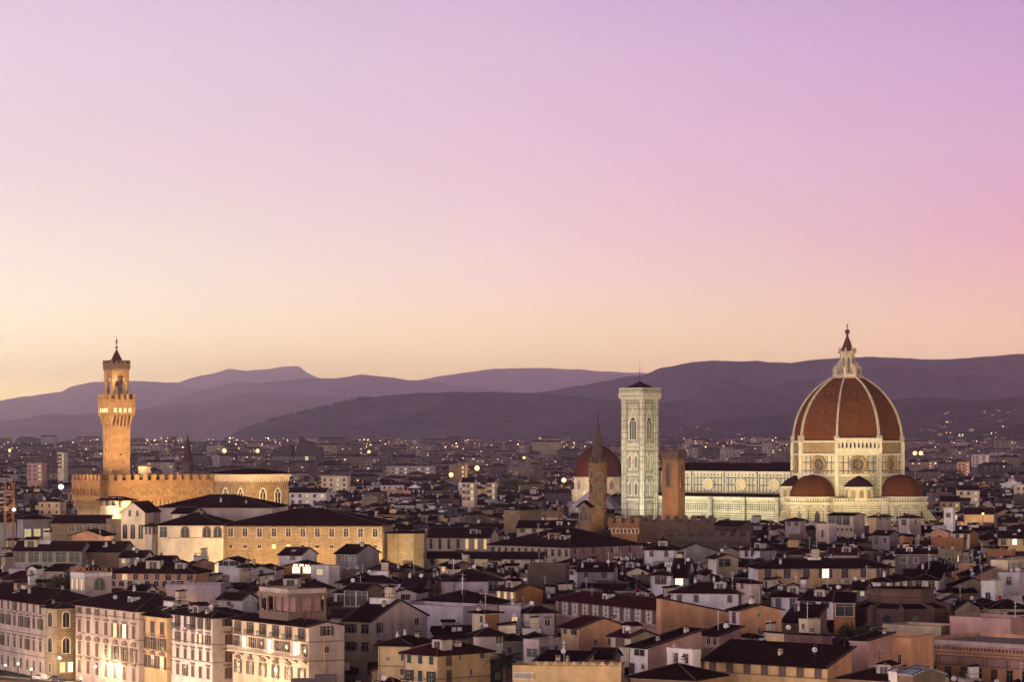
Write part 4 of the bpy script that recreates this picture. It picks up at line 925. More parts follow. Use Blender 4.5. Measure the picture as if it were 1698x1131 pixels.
# grain hall with traceried windows
OY = 1120.0; th = R_(45); x_, a_, b_ = solve(OY, th, 357, 418, 478); oz = lambda y: py2z(y, OY)
OM = thing('gothic_hall', 'tall square floodlit stone hall with paired pointed windows, right of the fortress palace', 'hall', (x_, OY, 0), -th)
mb = MB(); mb.box(-a_, 0, 0, b_, 0, oz(791), 0); mb.box(-a_-.1, .1, -.1, b_+.1, oz(828), oz(827), 1); mb.build('wall', [M['stone'], M['trim']], OM)
mb = MB(); mb.box(-a_-.9, .9, -.9, b_+.9, oz(791), oz(787), 0); fins(mb, -a_-.9, .9, -.9, b_+.9, .9, oz(800), oz(791), 1.1, .45, 0); mb.build('cornice', [M['paletrim']], OM)
mb = MB(); z0 = oz(787); mb.ring([(0.5*(a_+2.6)*1.4142, z0), (0.5*(a_+2.6)*1.4142, z0+.3), (3.5, oz(778))], 4, R_(45), -a_/2, b_/2); mb.build('roof', [M['roof']], OM)
for f, L in (('A', a_), ('B', b_)):
    for u in (.29, .70):
        mb = MB(); mb.T = Matrix.Translation((-a_ + L*u, 0, 0)) if f == 'A' else Matrix.Translation((0, L*u, 0)) @ Matrix.Rotation(math.pi/2, 4, 'Z')
        gothic(mb, 0, oz(836), oz(812), 2.9, 0, 1, 0, 2); mb.build('window', [M['glass'], M['marbleplain']], OM)
        mb = MB(); mb.T = Matrix.Translation((-a_ + L*u, 0, 0)) if f == 'A' else Matrix.Translation((0, L*u, 0)) @ Matrix.Rotation(math.pi/2, 4, 'Z')
        for j in range(12):
            t0, t1 = math.pi*j/12, math.pi*(j+1)/12; R1, R2 = 2.9, 3.2
            mb.profy([(R1*math.cos(t0), oz(818)+R1*1.25*math.sin(t0)), (R1*math.cos(t1), oz(818)+R1*1.25*math.sin(t1)), (R2*math.cos(t1), oz(818)+R2*1.25*math.sin(t1)), (R2*math.cos(t0), oz(818)+R2*1.25*math.sin(t0))], -.2, 0)
        mb.build('hood_mould', [M['stone']], OM)
LIM.append((357, 478, OY, 832))

# ================================================================ the traced houses, front rows first
POINT = []
# --- riverside row
H('long cream palace with four rows of shuttered windows, leftmost on the riverside', 650, 60, -60, 73, -16, 1003, 'hip', 'palepink', strings=(1021, 1056, 1092),
  WA=[(1012, 13, 1.5, 2.4, ['s', 's', 'o', 's', 's', 'st']), (1037, 13, 1.7, 2.6, ['oc', 'oc', 'sc']), (1074, 13, 1.6, 2.6, ['ct', 'stc', 'oc', 'stc']), (1108, 13, 1.4, 2.4, ['', 'st', 'st'])], yb=1125, chim=3)
H('narrow stone tower house with twin-light arched windows, squeezed in the riverside row', 645, 57, 73, 94, 124.5, 1009, 'hip', 'sand', colB='stone', strings=(1042, 1086),
  WA=[(1029, 1, 2.4, 3.4, 'a'), (1072, 1, 2.4, 3.4, 'a'), (1110, 1, 1.2, 2.0, '')], WB=[(1029, 1, 1.6, 3.6, 'a'), (1072, 1, 1.7, 3.6, 'a'), (1108, 2, 1.1, 2.2, ['l', 'L'], .1, .95)], yb=1125, chim=1)
H('pale palace with arched window heads and broad white cornice, lit door below', 616, 57, 125, 230, -17, 1012, 'hip', 'palepink', strings=(1028, 1063, 1103), over=1.5,
  WA=[(1024.6, 7, 1.3, 1.5, ['ot', 'ot', 'ot', 'st', 'st', 'st', 'st']), (1050.8, 7, 1.9, 3.0, ['stc', 'stc', 'stc', 'stc', 'otlc', 'otLc', 'stc']), (1089, 7, 1.9, 3.2, ['str', 'str', 'str', 'ctr', 'otr', 'otr', 'otr']), (1121, 7, 1.8, 3.0, 'stp')], yb=1131, chim=2)
H('narrow yellow house with three windows a floor above stone arches', 607, 57, 230, 277, -14, 1024, 'hip', 'yellow', strings=(1082, 1110),
  WA=[(1043.7, 3, 1.7, 2.4, 'sk'), (1070.6, 3, 2.1, 2.6, 'oc'), (1101.6, 3, 2.1, 2.8, ['op', 'op', 'olp'])], yb=1131)
H('white five-storey house with dark open shutters and small balconies', 591, 57, 277, 352, 392, 1025, 'hip', 'white', colB='palepink', strings=(1070, 1100),
  WA=[(1037, 6, 1.3, 2.4, ['s', 'oB', 's', 'oB', 'o', 'o']), (1063.5, 6, 1.4, 2.2, ['stc', 'otc', 'stc', 'stc', 'olc', 'otc']), (1091, 6, 1.4, 2.3, 'sc'), (1118.6, 6, 1.4, 2.4, ['stc', 'stc', 'o', 'stc', 's', 'stc'])],
  WB=[(1034, 1, 1.6, 1.6, 'o', .35, 1.0), (1063, 1, 2.0, 2.4, 'stc', .35, 1), (1091, 1, 2.0, 2.4, 'stc', .35, 1), (1118, 1, 2.0, 2.4, 'stc', .35, 1)], yb=1131, chim=3)
HT, ha, hb, hh = H('riverside hotel with rooftop loggia, long balcony and lit doorways', 560, 57, 385, 512, 571, 1041, 'gA', 'cream', colB='palepink', strings=(1066, 1098),
  WA=[(1052, 6, 1.5, 2.6, 'oB'), (1080, 9, 1.6, 2.6, ['ot', 'L', 'ot', 'ot', 'L', 'ot', 'ot', 'L', 'ot']), (1122, 6, 1.7, 2.8, ['otp', 'otp', 'otp', 'otp', 'otp', 'ot'])], WB=[(1048, 1, 1.6, 2.0, 'o', .3, .7), (1080, 1, 1.0, 1.2, '', .3, .7)], yb=1131, pitch=12, cat='hotel', name='hotel', chim=1)
zb = py2z(1094, 560); mb = MB(); mb.box(-ha, 0, -1.3, -.01, zb-.3, zb, 0)
for k in range(60): u = -ha + .1 + k*(ha-.2)/59; mb.box(u-.06, u+.06, -1.25, -1.1, zb, zb+.85, 0)
mb.box(-ha, 0, -1.3, -1.05, zb+.85, zb+1.0, 0)
for k in range(9): u = -ha + 1 + k*(ha-2)/8; mb.profx([(-1.2, zb-.3), (-.01, zb-.3), (-.01, zb-1.1)][::-1], u-.2, u+.2, 1)
mb.build('long_balcony', [M['paletrim'], M['trim']], HT)
# rooftop loggia of the hotel, built in the hotel's own frame
lx0, lx1 = -ha*.72, -ha*.34; ly0, ly1 = 1.5, 10.5; z0, z1, z2, z3 = hh+.4, hh+2.3, hh+5.6, hh+7.4
mb = MB(); mb.box(lx0, lx1, ly0, ly1, z0-1.5, z1, 0); mb.box(lx0-.35, lx1+.35, ly0-.35, ly1+.35, z2, z2+.6, 0); mb.box(lx0+1.5, lx1-1.5, ly0+2.5, ly1-.5, z1, z2, 1)
for n_, ax in ((5, 'x'), (4, 'y')):
    for k in range(n_):
        if ax == 'x': u = lx0 + .25 + k*(lx1-lx0-.5)/(n_-1); mb.box(u-.22, u+.22, ly0, ly0+.45, z1, z2, 0)
        else: u = ly0 + .25 + k*(ly1-ly0-.5)/(n_-1); mb.box(lx1-.45, lx1, u-.22, u+.22, z1, z2, 0)
for a0, a1, b0, b1 in ((lx0, lx1, ly0, ly0+.2), (lx1-.2, lx1, ly0+.2, ly1), (lx0, lx0+.2, ly0+.2, ly1)): mb.box(a0, a1, b0, b1, z2+.6, z3-.3, 2); mb.box(a0-.08, a1+.08, b0-.08, b1+.08, z3-.3, z3-.1, 0)
mb.build('rooftop_loggia', [M['trim'], M['rose'], M['palepink']], HT)
H('pale yellow corner house with plain walls and two pairs of shutters, beside the hotel', 590, 28, 571, 617, 708, 1031, 'gA', 'cream', colB='palepink',
  WA=[(1044, 2, 1.5, 1.7, ['ok', 'k']), (1074, 2, 1.5, 1.7, ['ok', 'k'])], WB=[(1043, 1, 1.4, 2.2, 'o', .05, .2), (1040, 1, 1.8, 1.6, '', .7, .9), (1072, 1, 1.4, 2.2, 'o', .05, .2)], yb=1100, chim=1)
H('yellow house behind the green-shuttered one, with a plain side wall', 545, 14, 627, 680, -14, 1071, 'hip', 'yellow', WA=[(1088, 1, 1.2, 2.0, 's', .62, 1), (1115, 1, 1.5, 1.2, 's', .62, 1), (1094, 1, .5, .6, '', .2, .4)], strings=(1106,), yb=1131, chim=3)
H('square yellow house with green shutters and purple hip roof, bottom edge', 515, 44, 670, 725, 813, 1087, 'hip', 'yellow', strings=(1128,),
  WA=[(1097, 3, 1.1, 1.5, 'sg'), (1124, 3, 1.2, 2.0, ['og', 'sg', 'og'])], WB=[(1098, 1, 1.1, 1.6, 'sk', .12, .3), (1094, 1, .5, .9, '', .38, .46), (1093, 1, .8, .9, 'k', .78, .9), (1124, 1, 1.1, 2.0, 'sk', .12, .3), (1120, 1, .7, 1.0, '', .55, .7)], yb=1131, chim=4, rmat='redroof', pitch=20)
H('small pale tower with pyramid roof and one dark window, beside the palm', 545, 74, 785, 794, 834, 1053, 'hip', 'palepink', WB=[(1062, 1, 1.0, 1.1, 'k', .7, .95)], yb=1085, pitch=24, clutter=0, over=1.0)
H('cream and orange penthouse block with flat eaves above the pyramid-roofed tower', 592, 50, 783, 804, 828, 1018, 'hip', 'cream', colB='orange', WA=[(1028, 1, .9, 1.4, '', .5, 1)], yb=1040, pitch=8)
H('white house with one lit window and roof terrace, left of the big white gable', 602, 12, 828, 863, -10, 1012, 'flat', 'lilac', WA=[(1029, 1, 1.2, 1.3, 'l', .55, .9)], yb=1045, chim=2)
H('big white house with a blank lilac side wall and dark hip roof', 600, 68, 864, 877, 919, 1016, 'hip', 'white', colB='lilac', WB=[(1034, 1, 1.2, 1.4, 'c', .6, .85)], yb=1048, chim=1, pitch=22)
H('tall ochre gable house with two dark windows and green shutters at its front', 565, 60, 930, 960, 1040, 1043, 'gA', 'yellow', colB='ochre', WA=[(1049, 2, 1.1, 1.3, ['sg', 'og'])], WB=[(1067, 1, .9, 1.2, '', .25, .42), (1067, 1, .9, 1.2, '', .55, .72)], yb=1100, chim=1, rmat='redroof')
GR, ga, gb, gh = H('long painted palace with white decorated panels between its windows', 620, 61, 921, 1095, -10, 1010, 'hip', 'rose', colB='ochre', strings=(1043,), yb=1046, rmat='redroof', over=1.4, chim=0,
  WA=[(1024, 10, 1.7, 3.6, 'st')])
gr_ = material('graffito_panel', (.80, .76, .72), .8, .3, 2.5, col2=(.25, .18, .16))
zt = py2z(1015, 620); zq = py2z(1034, 620)
for k in range(9):
    u = -ga + ga*(k+1)/10
    mb = MB(); mb.box(u-.75, u+.75, -.12, -.004, zq, zt, 0); mb.box(u-1.0, u-.75, -.16, -.004, zq-.4, zt+.2, 1); mb.box(u+.75, u+1.0, -.16, -.004, zq-.4, zt+.2, 1); mb.box(u-.75, u+.75, -.16, -.004, zt, zt+.2, 1); mb.box(u-.75, u+.75, -.16, -.004, zq-.4, zq, 1)
    for j in range(3): mb.T = Matrix.Translation((u, -.12, zq+.6+j*1.0)) @ Matrix.Rotation(math.pi/2, 4, 'X'); mb.ring([(.42, 0), (.42, .05), (.25, .05), (.25, 0)], 10, m=2); mb.T = None
    mb.build('decorated_panel', [gr_, M['white'], M['trim']], GR)
H('huge blank ochre side wall sloping down, right of the painted palace', 617, 62, 1090, 1096, 1236, 994, 's', 'ochre', far=1022, yb=1045, chim=0, over=.3, clutter=0)
H('blank ochre box house with low gable, right of the sloping ochre wall', 600, 66, 1209, 1226, 1296, 1014, 'gA', 'lilac', colB='ochre', WA=[(1026, 1, 1.3, 2.4, 'k')], WB=[(1022, 1, .7, .7, '', .35, .55)], yb=1058, pitch=12, chim=2)
VI, va, vb, vh = H('large orange-yellow villa with seven grey-framed windows, bottom right', 500, 41, 1168, 1372, 1412, 1107, 's', 'yellow', colB='ochre', far=1078, strings=(1127,),
  WA=[(1117, 7, 1.3, 2.1, 'kst')], yb=1131, chim=1, over=1.0)
H('cream house with dark wide window, left end of the sloping pink wall', 525, 55, 1043, 1074, 1163, 1076, 's', 'white', colB='rose', far=1047, WA=[(1083, 1, 3.2, 1.5, '', .15, 1.0), (1112, 1, .9, 1.8, 'ok', .0, .35), (1107, 1, .9, .9, 'a', .6, .95)], yb=1128, chim=2)
H('pale yellow house with purple roof and tall window, right of the ochre gable house', 548, 55, 1012, 1046, 1092, 1058, 'gA', 'cream', colB='sand', WA=[(1068, 1, 3.0, 1.8, 's', .2, .8)], yb=1100, rmat='redroof', chim=1)
H('pink house with white bay window and closed parasol on its terrace', 560, 55, 1158, 1193, 1229, 1056, 's', 'rose', far=1042, WA=[(1064, 2, 1.2, 1.7, ['', ''], .35, .95)], yb=1085, chim=1)
H('small pink hip-roofed house behind the villa ridge', 572, 60, 1229, 1246, 1254, 1057, 'hip', 'rose', yb=1075, chim=0)
H('white two-tier terrace house with white balcony, left of the villa', 505, 52, 1106, 1148, 1156, 1086, 'flat', 'white', WA=[(1094, 2, 1.4, 1.7, '', .15, .95), (1118, 1, 1.5, 1.0, '', .2, .8)], yb=1131, clutter=0)
H('curved-corner pink house with blue-grey shutters and roof terrace, right of the palm', 545, 35, 868, 893, 931, 1069, 'flat', 'palepink', WA=[(1084, 1, 1.2, 1.7, 'ob', .2, .95)], WB=[(1082, 2, 1.4, 1.9, ['ob', 'sb'])], yb=1098, chim=1)
GW, gwa, gwb, gwh = H('low yellow garden wall building with wavy parapet, bottom centre', 492, 6, 850, 1030, -9, 1114, 'flat', 'yellow', yb=1131, clutter=0, chim=2)
mb = MB(); n = 9; w = gwa*.78/n
for k in range(n):
    u = -gwa*.78 + k*w; pr = [(u, gwh+.9), (u+w, gwh+.9)] + [(u + w*(1-j/8), gwh + 1.0 + .75*(abs(2*(1-j/8)-1))**1.6) for j in range(9)]
    mb.profy(pr, -.06, .28, 0)
mb.build('wavy_parapet', [M['yellow']], GW)
mb = MB(); mb.box(-gwa, -gwa*.8, -.3, .1, gwh-1.6, gwh-1.4); mb.box(-gwa, -gwa*.8, -.3, .1, gwh-.5, gwh-.3)
for k in range(14): u = -gwa + .1 + k*(gwa*.2-.3)/13; mb.box(u, u+.1, -.25, 0, gwh-1.4, gwh-.5)
mb.build('balustrade', [M['white']], GW)
H('low cream outbuilding with dark lean-to roof under the ochre gable', 530, 12, 978, 1016, -9, 1093, 'gA', 'cream', yb=1110, clutter=0)
H('pink lean-to house behind the wavy garden wall', 520, 20, 880, 960, -9, 1106, 's', 'rose', sl=.2, yb=1115, chim=2)
H('dark-roofed house with brick chimney left of the villa, bottom edge', 480, 30, 1046, 1150, -12, 1128, 'hip', 'brown', yb=1131, chim=1)
# --- right foreground
TH, tha, thb, thh = H('long ochre theatre block with corbelled cornice and parapet, bottom right corner', 540, 44, 1511, 1740, -24, 1080, 'flat', 'ochre', yb=1131, strings=(1093, 1101, 1112), clutter=0,
  WA=[(1127, 9, 1.3, 2.2, ['k', 'k', 'sk'])])
mb = MB(); k = 0; u = -tha
while u < -.6: mb.box(u, u+.32, -.75, -.01, thh-.9, thh-.25, 0); u += .85
mb.box(-tha-.1, .1, -.95, -.01, thh-.25, thh+.1, 0); mb.box(-tha-.05, .05, -.35, -.06, thh+.1, thh+.9, 1); mb.build('corbelled_cornice', [M['rose'], M['palepink']], TH)
for k in range(5):
    mb = MB(); u = -tha*(.88-.17*k); zc = py2z(1106, 540); mb.box(u-2.6, u+2.6, -.12, -.01, zc-1.0, zc+1.0, 0); mb.box(u-2.3, u+2.3, -.16, -.12, zc-.75, zc+.75, 1); mb.build('wall_panel', [M['trim'], M['rose']], TH)
H('yellow terrace house with lit doorway and roof garden, between villa and theatre', 530, 30, 1436, 1510, -12, 1066, 'flat', 'ochre', WA=[(1080, 1, 1.2, 2.6, 'L', .0, .12), (1095, 1, .7, 1.8, '', .70, .82), (1097, 1, .7, 1.4, '', .1, .25)], yb=1125, clutter=0)
H('pink stair house with sloping parapet right of the villa', 525, 38, 1409, 1440, -9, 1064, 's', 'rose', sl=.1, yb=1110, clutter=0, chim=1)
H('small brick gable with gridded glass roof, bottom right', 468, 62, 1490, 1514, 1568, 1122, 'gA', 'brown', yb=1131, rmat='glassroof', clutter=0, over=.3)
H('blue-glazed lantern roof on a low white base, bottom right', 474, 50, 1474, 1488, 1505, 1117, 'gA', 'white', yb=1131, rmat='skylight', clutter=0, over=.2)
H('dark-roofed low house at the bottom edge, right of the villa', 476, 35, 1395, 1478, -12, 1129, 'hip', 'brown', yb=1131)
H('long flat pink attic wall behind the theatre parapet', 575, 40, 1575, 1675, -12, 1034, 'flat', 'rose', yb=1048)
H('low pale building with parapet joining the theatre, beneath the brick drum', 585, 38, 1464, 1560, -10, 1047, 'flat', 'sand', yb=1060, clutter=0)
H('pink house on the rim of the roof garden, behind the villa', 545, 48, 1270, 1300, 1380, 1052, 's', 'yellow', colB='rose', far=1056, yb=1076, chim=1)
H('small cream box house with rooftop pipes, right of centre near the villa', 580, 58, 1325, 1340, 1360, 1035, 'flat', 'cream', WA=[(1040, 1, .8, 1.0, '')], yb=1052, chim=1)
H('dark-roofed shed row behind the blank ochre box', 610, 20, 1296, 1350, -12, 1034, 's', 'brown', sl=.25, yb=1045)
# --- second rows, right
H('long ochre house with seven dark shuttered windows, upper right', 760, 83, 1241, 1257, 1480, 942.7, 'hip', 'white', colB='yellow', WB=[(952, 7, 1.9, 2.6, ['s', 's', 's', 'oL', 's', 's', 'o'])], yb=970, chim=5)
H('white row house with blue-grey shutters below the two lilac houses', 655, 12, 1113, 1224, -12, 984, 'hip', 'white', WA=[(994, 4, 1.1, 1.7, ['sb', 'sb', '-', 'sb'])], yb=1003, chim=2)
H('small square tower house with pyramid roof, right of the white row', 652, 62, 1221, 1246, 1257, 967, 'hip', 'palepink', WA=[(973, 1, 1.0, 1.3, 'k', .1, .7)], yb=1004, pitch=22, clutter=0)
H('white house with closed blue shutters right of the pyramid-roofed tower house', 655, 8, 1279, 1326, -13, 990, 'hip', 'white', WA=[(1001, 2, 1.3, 2.2, 'sb')], yb=1016, chim=1)
H('white gabled house with green shutters and balcony, upper right', 648, 30, 1326, 1382, 1412, 997, 'gA', 'white', colB='lilac', WA=[(1004, 2, 2.0, 1.6, ['og', 'sg'])], WB=[(1003, 1, .5, .6, '', .4, .6)], yb=1024, chim=1)
H('brown barn with a wide dark opening right of the white gabled house', 640, 8, 1383, 1418, -10, 1000, 's', 'orange', sl=.15, WA=[(1011, 1, 4.0, 3.2, '', .1, .9)], yb=1032, clutter=0)
H('grey little gable house left of the brick drum', 665, 15, 1412, 1436, -10, 978, 'gA', 'grey', WA=[(985, 2, .9, 1.0, 'm')], yb=1000)
H('white hip-roofed house directly behind the brick drum, left one', 690, 30, 1440, 1476, 1512, 965, 'hip', 'white', WA=[(972, 1, 1.2, 1.4, 'k', .5, .9)], WB=[(972, 3, 1.2, 1.3, 'k')], yb=978, chim=1)
H('white hip-roofed house directly behind the brick drum, right one', 700, 10, 1513, 1555, 1572, 962, 'hip', 'white', WA=[(970, 2, 1.3, 1.8, 'k')], yb=982, chim=1)
H('big cream block lit on its front, at the right edge', 750, 28, 1643, 1671, 1730, 935, 'flat', 'cream', colB='sand', WA=[(950, 1, .8, .8, 'k', .6, .9)], WB=[(950, 1, 1.0, 2.4, 'k', .2, .5)], yb=958, chim=0, clutter=0)
H('narrow white tower house below the big cream block', 700, 30, 1627, 1650, 1664, 970, 'flat', 'white', WA=[(989, 1, 1.0, 1.4, 'k')], yb=994, clutter=0)
H('white house with arched dark doorway, right edge above the theatre', 710, 20, 1656, 1690, 1712, 956, 'flat', 'lilac', WA=[(964, 1, 1.0, 1.8, 'k', .3, .7)], yb=990)
H('sloping pink side wall under the big cream block', 745, 58, 1590, 1618, 1646, 955, 's', 'brown', colB='rose', far=943, yb=958, chim=1)
H('cream gable with orange flank behind the theatre', 650, 40, 1570, 1584, 1624, 1012, 'gA', 'orange', colB='cream', yb=1022, chim=1)
# --- centre
H('white house with wide brown shutters and a brightly lit window', 712, 8, 1079, 1112, -12, 954, 'hip', 'white', WA=[(963, 1, 1.5, 2.0, 'o')], yb=982)
H('white house end with brightly lit window next to brown-shuttered house', 718, 8, 1112.5, 1140, 1152, 958, 'gA', 'lilac', WA=[(965, 1, 2.0, 2.0, 'L', .25, .75)], yb=972)
H('lilac gable house next to the brightly lit window', 722, 8, 1153, 1165, 1177, 955, 'gB', 'lilac', WA=[(966, 1, 1.0, 1.6, 'a')], yb=972, clutter=0)
H('white house with two small windows under the shadowed battlemented wall', 862, 10, 1068, 1117, -14, 912, 'hip', 'white', WA=[(918, 2, .9, 2.0, 'k')], yb=935, chim=1)
H('grey stone gable wall right of the white house under the battlements', 868, 70, 1114, 1118, 1189, 916, 'gA', 'grey', yb=925, clutter=0)
H('house with small white gable and orange-lit opening, right of centre', 790, 74, 1174, 1188, 1224, 927, 'gA', 'white', colB='sand', WB=[(934, 1, 3.4, 2.0, 'k', .1, .65)], WA=[(931, 2, .7, 1.2, '')], yb=946, chim=1)
H('small bright white house on the roofs beneath the low dark battlements', 880, 48, 1226, 1260, 1287, 913, 'hip', 'white', colB='lilac', WA=[(919, 2, 1.1, 1.9, 'k', .2, .8)], yb=925, chim=1)
H('cream cubic house with low pyramid roof before the cathedral chancel', 1100, 25, 1302, 1327, 1336, 864, 'hip', 'palepink', WA=[(869, 2, 1.8, 2.0, 'st')], yb=886, clutter=0)
H('plain white box house with one slit window below the cathedral', 1030, 48, 1353, 1375, 1388, 873, 'flat', 'cream', colB='lilac', WA=[(886, 1, .7, 2.4, 'k')], yb=897, clutter=0)
H('modern house with large dark glazed loggia before the cathedral', 1120, 30, 1373, 1415, 1434, 856, 'gA', 'cream', colB='palepink', WA=[(864, 3, 3.2, 3.6, '', .02, .85), (879, 4, .9, 1.1, '', .3, 1)], yb=884, pitch=8, clutter=0)
H('two-storey pale house with terrace, right of the dark glazed loggia', 1100, 35, 1441, 1453, 1478, 858, 'hip', 'yellow', colB='palepink', WB=[(860, 2, 1.0, 1.4, 'k')], yb=874)
H('white house with square windows before the right apse', 1080, 40, 1490, 1508, 1527, 859, 'hip', 'palepink', WA=[(867, 1, 1.8, 2.0, 'k')], WB=[(867, 1, 1.3, 1.8, 'sb')], yb=878, chim=0)
H('tall narrow white house right of the cathedral apse', 1060, 30, 1565, 1580, 1584, 846, 'flat', 'white', WA=[(855, 1, 1.6, 1.6, 'k')], yb=868, clutter=0)
H('long bright floodlit yellow wall of a low block, right of the cathedral', 1180, 8, 1600, 1648, -14, 853, 'gA', 'yellow', yb=866, clutter=0)
H('cream house with orange gable end, far right middle', 960, 48, 1581, 1608, 1622, 885, 'gA', 'cream', colB='orange', WA=[(891, 2, 1.3, 1.6, 'k')], yb=897)
H('cream wide house with lit window at the right edge', 930, 10, 1655, 1710, -12, 893, 'gA', 'yellow', WA=[(899, 3, 1.4, 2.0, ['k', 'L', 'k'])], yb=908)
H('salmon long parapet wall right of centre below the cathedral', 960, 8, 1545, 1598, -10, 897, 'flat', 'orange', yb=908, clutter=0)
H('small red gable house left of the salmon wall', 950, 35, 1492, 1500, 1513, 890, 'gB', 'orange', yb=903, clutter=0)
H('grey-lilac double gabled house with balcony below the cathedral steps', 985, 35, 1446, 1475, 1492, 888, 'gA', 'grey', WA=[(897, 2, 1.4, 2.2, ['k', 's'])], yb=905)
H('long cream convent range with tall windows, left part, centre of picture', 960, 10, 707, 812, -18, 892, 'gA', 'cream', WA=[(903, 7, 1.0, 3.4, ['', '', '', '', 'l', 'l', 'l'])], yb=916, chim=1)
H('long cream convent range with small windows turning a corner, centre', 905, 45, 812, 945, 1066, 908, 'hip', 'cream', colB='rose', WA=[(918, 12, .9, 2.0, 'k')], WB=[(913, 8, .9, 2.2, 'k')], yb=926, chim=1)
H('upper cream range with five square windows behind the convent', 1010, 8, 857, 952, -14, 876, 'gA', 'cream', WA=[(881, 5, 1.4, 1.9, 'k')], yb=886, chim=0)
H('low terrace wing with small lit arches under the bell gable', 975, 5, 858, 966, -9, 889, 'flat', 'cream', WA=[(898, 12, 1.2, 1.8, ['-', '-', '-', '-', '-', '-', '-', '-', '-', 'a', 'al', 'al'])], yb=900, clutter=0)
H('low wing with its own roof strip below the long convent', 870, 8, 700, 900, -10, 927, 'gA', 'cream', WA=[(933, 6, 1.0, 1.6, 'k')], yb=936, clutter=0)
H('small hip-roofed brown stone house in the middle distance left of the bell gable', 1130, 35, 836, 862, 895, 846, 'hip', 'stone', WA=[(847, 1, 2.0, 1.8, '')], yb=865, clutter=0)
H('dark brick windowless block in the centre', 742, 6, 875, 938, -12, 943, 'flat', 'darkbrick', yb=975, clutter=0)
H('small white house with arched gable window right of the brick block', 770, 10, 939, 957, -12, 947, 'gB', 'white', WA=[(950, 1, 1.0, 1.2, 'a')], yb=956, clutter=0)
H('low white house with long dark roof right of the brick block', 762, 8, 957, 1017, -12, 948, 'gA', 'lilac', WA=[(954, 2, 1.0, 1.4, 'k')], yb=962)
H('big loggia house with pale base and wide hip roof, centre', 690, 78, 722, 739, 836, 964, 'hip', 'rose', colB='lilac', WB=[(974, 1, 2.2, 3.2, 'k', .76, .86), (977, 1, 1.2, 1.4, 'k', .88, .97)], WA=[(973, 1, 1.8, 3.4, 'k')], strings=(983,), yb=998, chim=0)
H('orange gable house with lit columns, right of the big loggia house', 665, 55, 822, 855, 900, 981, 'gA', 'sand', colB='orange', WA=[(990, 3, 1.1, 2.8, 'l')], yb=1003, rmat='redroof', chim=0)
H('brown brick house with warmly lit left wall, centre left', 790, 62, 730, 753, 787, 940, 'gA', 'cream', colB='brown', WA=[(945, 2, 1.6, 1.6, 'l')], WB=[(946, 2, .8, 1.0, 'm')], yb=952, chim=1)
H('white gabled house with two dark windows, left of the big loggia house', 692, 8, 667, 705, -12, 973, 'gA', 'palepink', WA=[(981, 3, 1.2, 1.3, 'k')], yb=990, chim=1)
H('white house with curved gable edge left of the loggia house', 670, 12, 655, 690, -12, 984, 'gB', 'palepink', WA=[(991, 1, 2.4, 1.4, '')], yb=998, clutter=0)
H('long blank white wall with dark slits, centre', 622, 40, 645, 768, -12, 1014, 'flat', 'lilac', yb=1034, clutter=0)
H('orange corniced building with blind stone arches, centre', 642, 48, 688, 766, -16, 1004, 'hip', 'orange', WA=[(1014, 5, 1.9, 1.6, 'a')], yb=1013, chim=1)
H('brick studio with a wide black opening behind the hotel', 650, 30, 572, 609, 635, 979, 'gA', 'darkbrick', colB='brown', WA=[(993, 2, 3.2, 3.8, '')], yb=1010, chim=0)
H('wide dark-roofed white house behind the brick studio', 722, 6, 560, 658, -14, 967, 'hip', 'palepink', WA=[(972, 4, .8, .9, 'k')], yb=978, chim=2)
H('white flat-roofed modern penthouse with metal canopy, centre left', 760, 45, 516, 545, 563, 944, 'flat', 'white', WA=[(950, 1, 2.6, 1.6, 'm')], yb=962, clutter=0)
H('orange house with lit arched bow window, centre left', 775, 8, 470, 520, -12, 940, 'gB', 'orange', WA=[(946, 2, 2.2, 1.8, 'L', .25, .95), (938, 3, 1.2, .6, 'L', .3, .9)], yb=955, pitch=14, clutter=0)
H('small white house with dark roof before the rusticated palace', 812, 20, 463, 500, -11, 921, 'gA', 'white', WA=[(925, 1, 1.3, 1.2, 'k', .4, .8)], yb=932, chim=0)
H('dark gabled roof house at the foot of the rusticated palace', 818, 25, 557, 592, -14, 919, 'gA', 'grey', WA=[(926, 3, 1.0, 1.4, 'b')], yb=932)
H('cream gable house with one green shuttered window', 758, 8, 415, 452, -12, 946, 'gB', 'palepink', WA=[(951, 1, 1.3, 1.8, 'sg')], yb=962, clutter=0)
H('white gable house with blue-green shutters left of the green-shuttered gable', 802, 8, 362, 397, -12, 933, 'gB', 'white', WA=[(935, 2, 1.4, 1.3, 'og')], yb=944, clutter=0)
H('tall dark gable house with small square windows at left centre', 800, 18, 397, 414, -9, 941, 'hip', 'sand', WA=[(945, 1, .9, .8, 'k')], yb=962)
# --- left
H('long yellow convent with arcade and dark roof behind the riverside row', 725, 8, 180, 324, -14, 951, 'hip', 'ochre', WA=[(957, 8, 1.3, 1.8, ['s', 'l', 's', 's', 's', 'k', 's', 'k']), (969, 10, 1.4, 1.6, 'a')], yb=976, chim=5)
H('white upper house with shutters on the ridge of the yellow convent', 745, 8, 198, 240, -9, 925, 'gA', 'palepink', WA=[(931, 3, .9, 1.2, ['m', 'k', 'k'])], yb=938)
H('pale attic with small dormers right of the ridge house', 748, 8, 240, 285, -9, 934, 'gA', 'palepink', WA=[(939, 3, .9, 1.3, 'k')], yb=943)
TL, ta, tb_, thh = H('white and pink tower house with tall arched windows and balustraded roof', 665, 57, 117, 140, 185, 957, 'flat', 'white', colB='palepink', WA=[(970, 3, 1.1, 2.8, 'al')], WB=[(970, 1, 2.4, 2.6, 'ak', .3, .8)], yb=988, clutter=0)
mb = MB()
for k in range(7): u = -ta + k*ta/6; mb.box(u-.15, u+.15, -.05, .25, thh+1.0, thh+2.0)
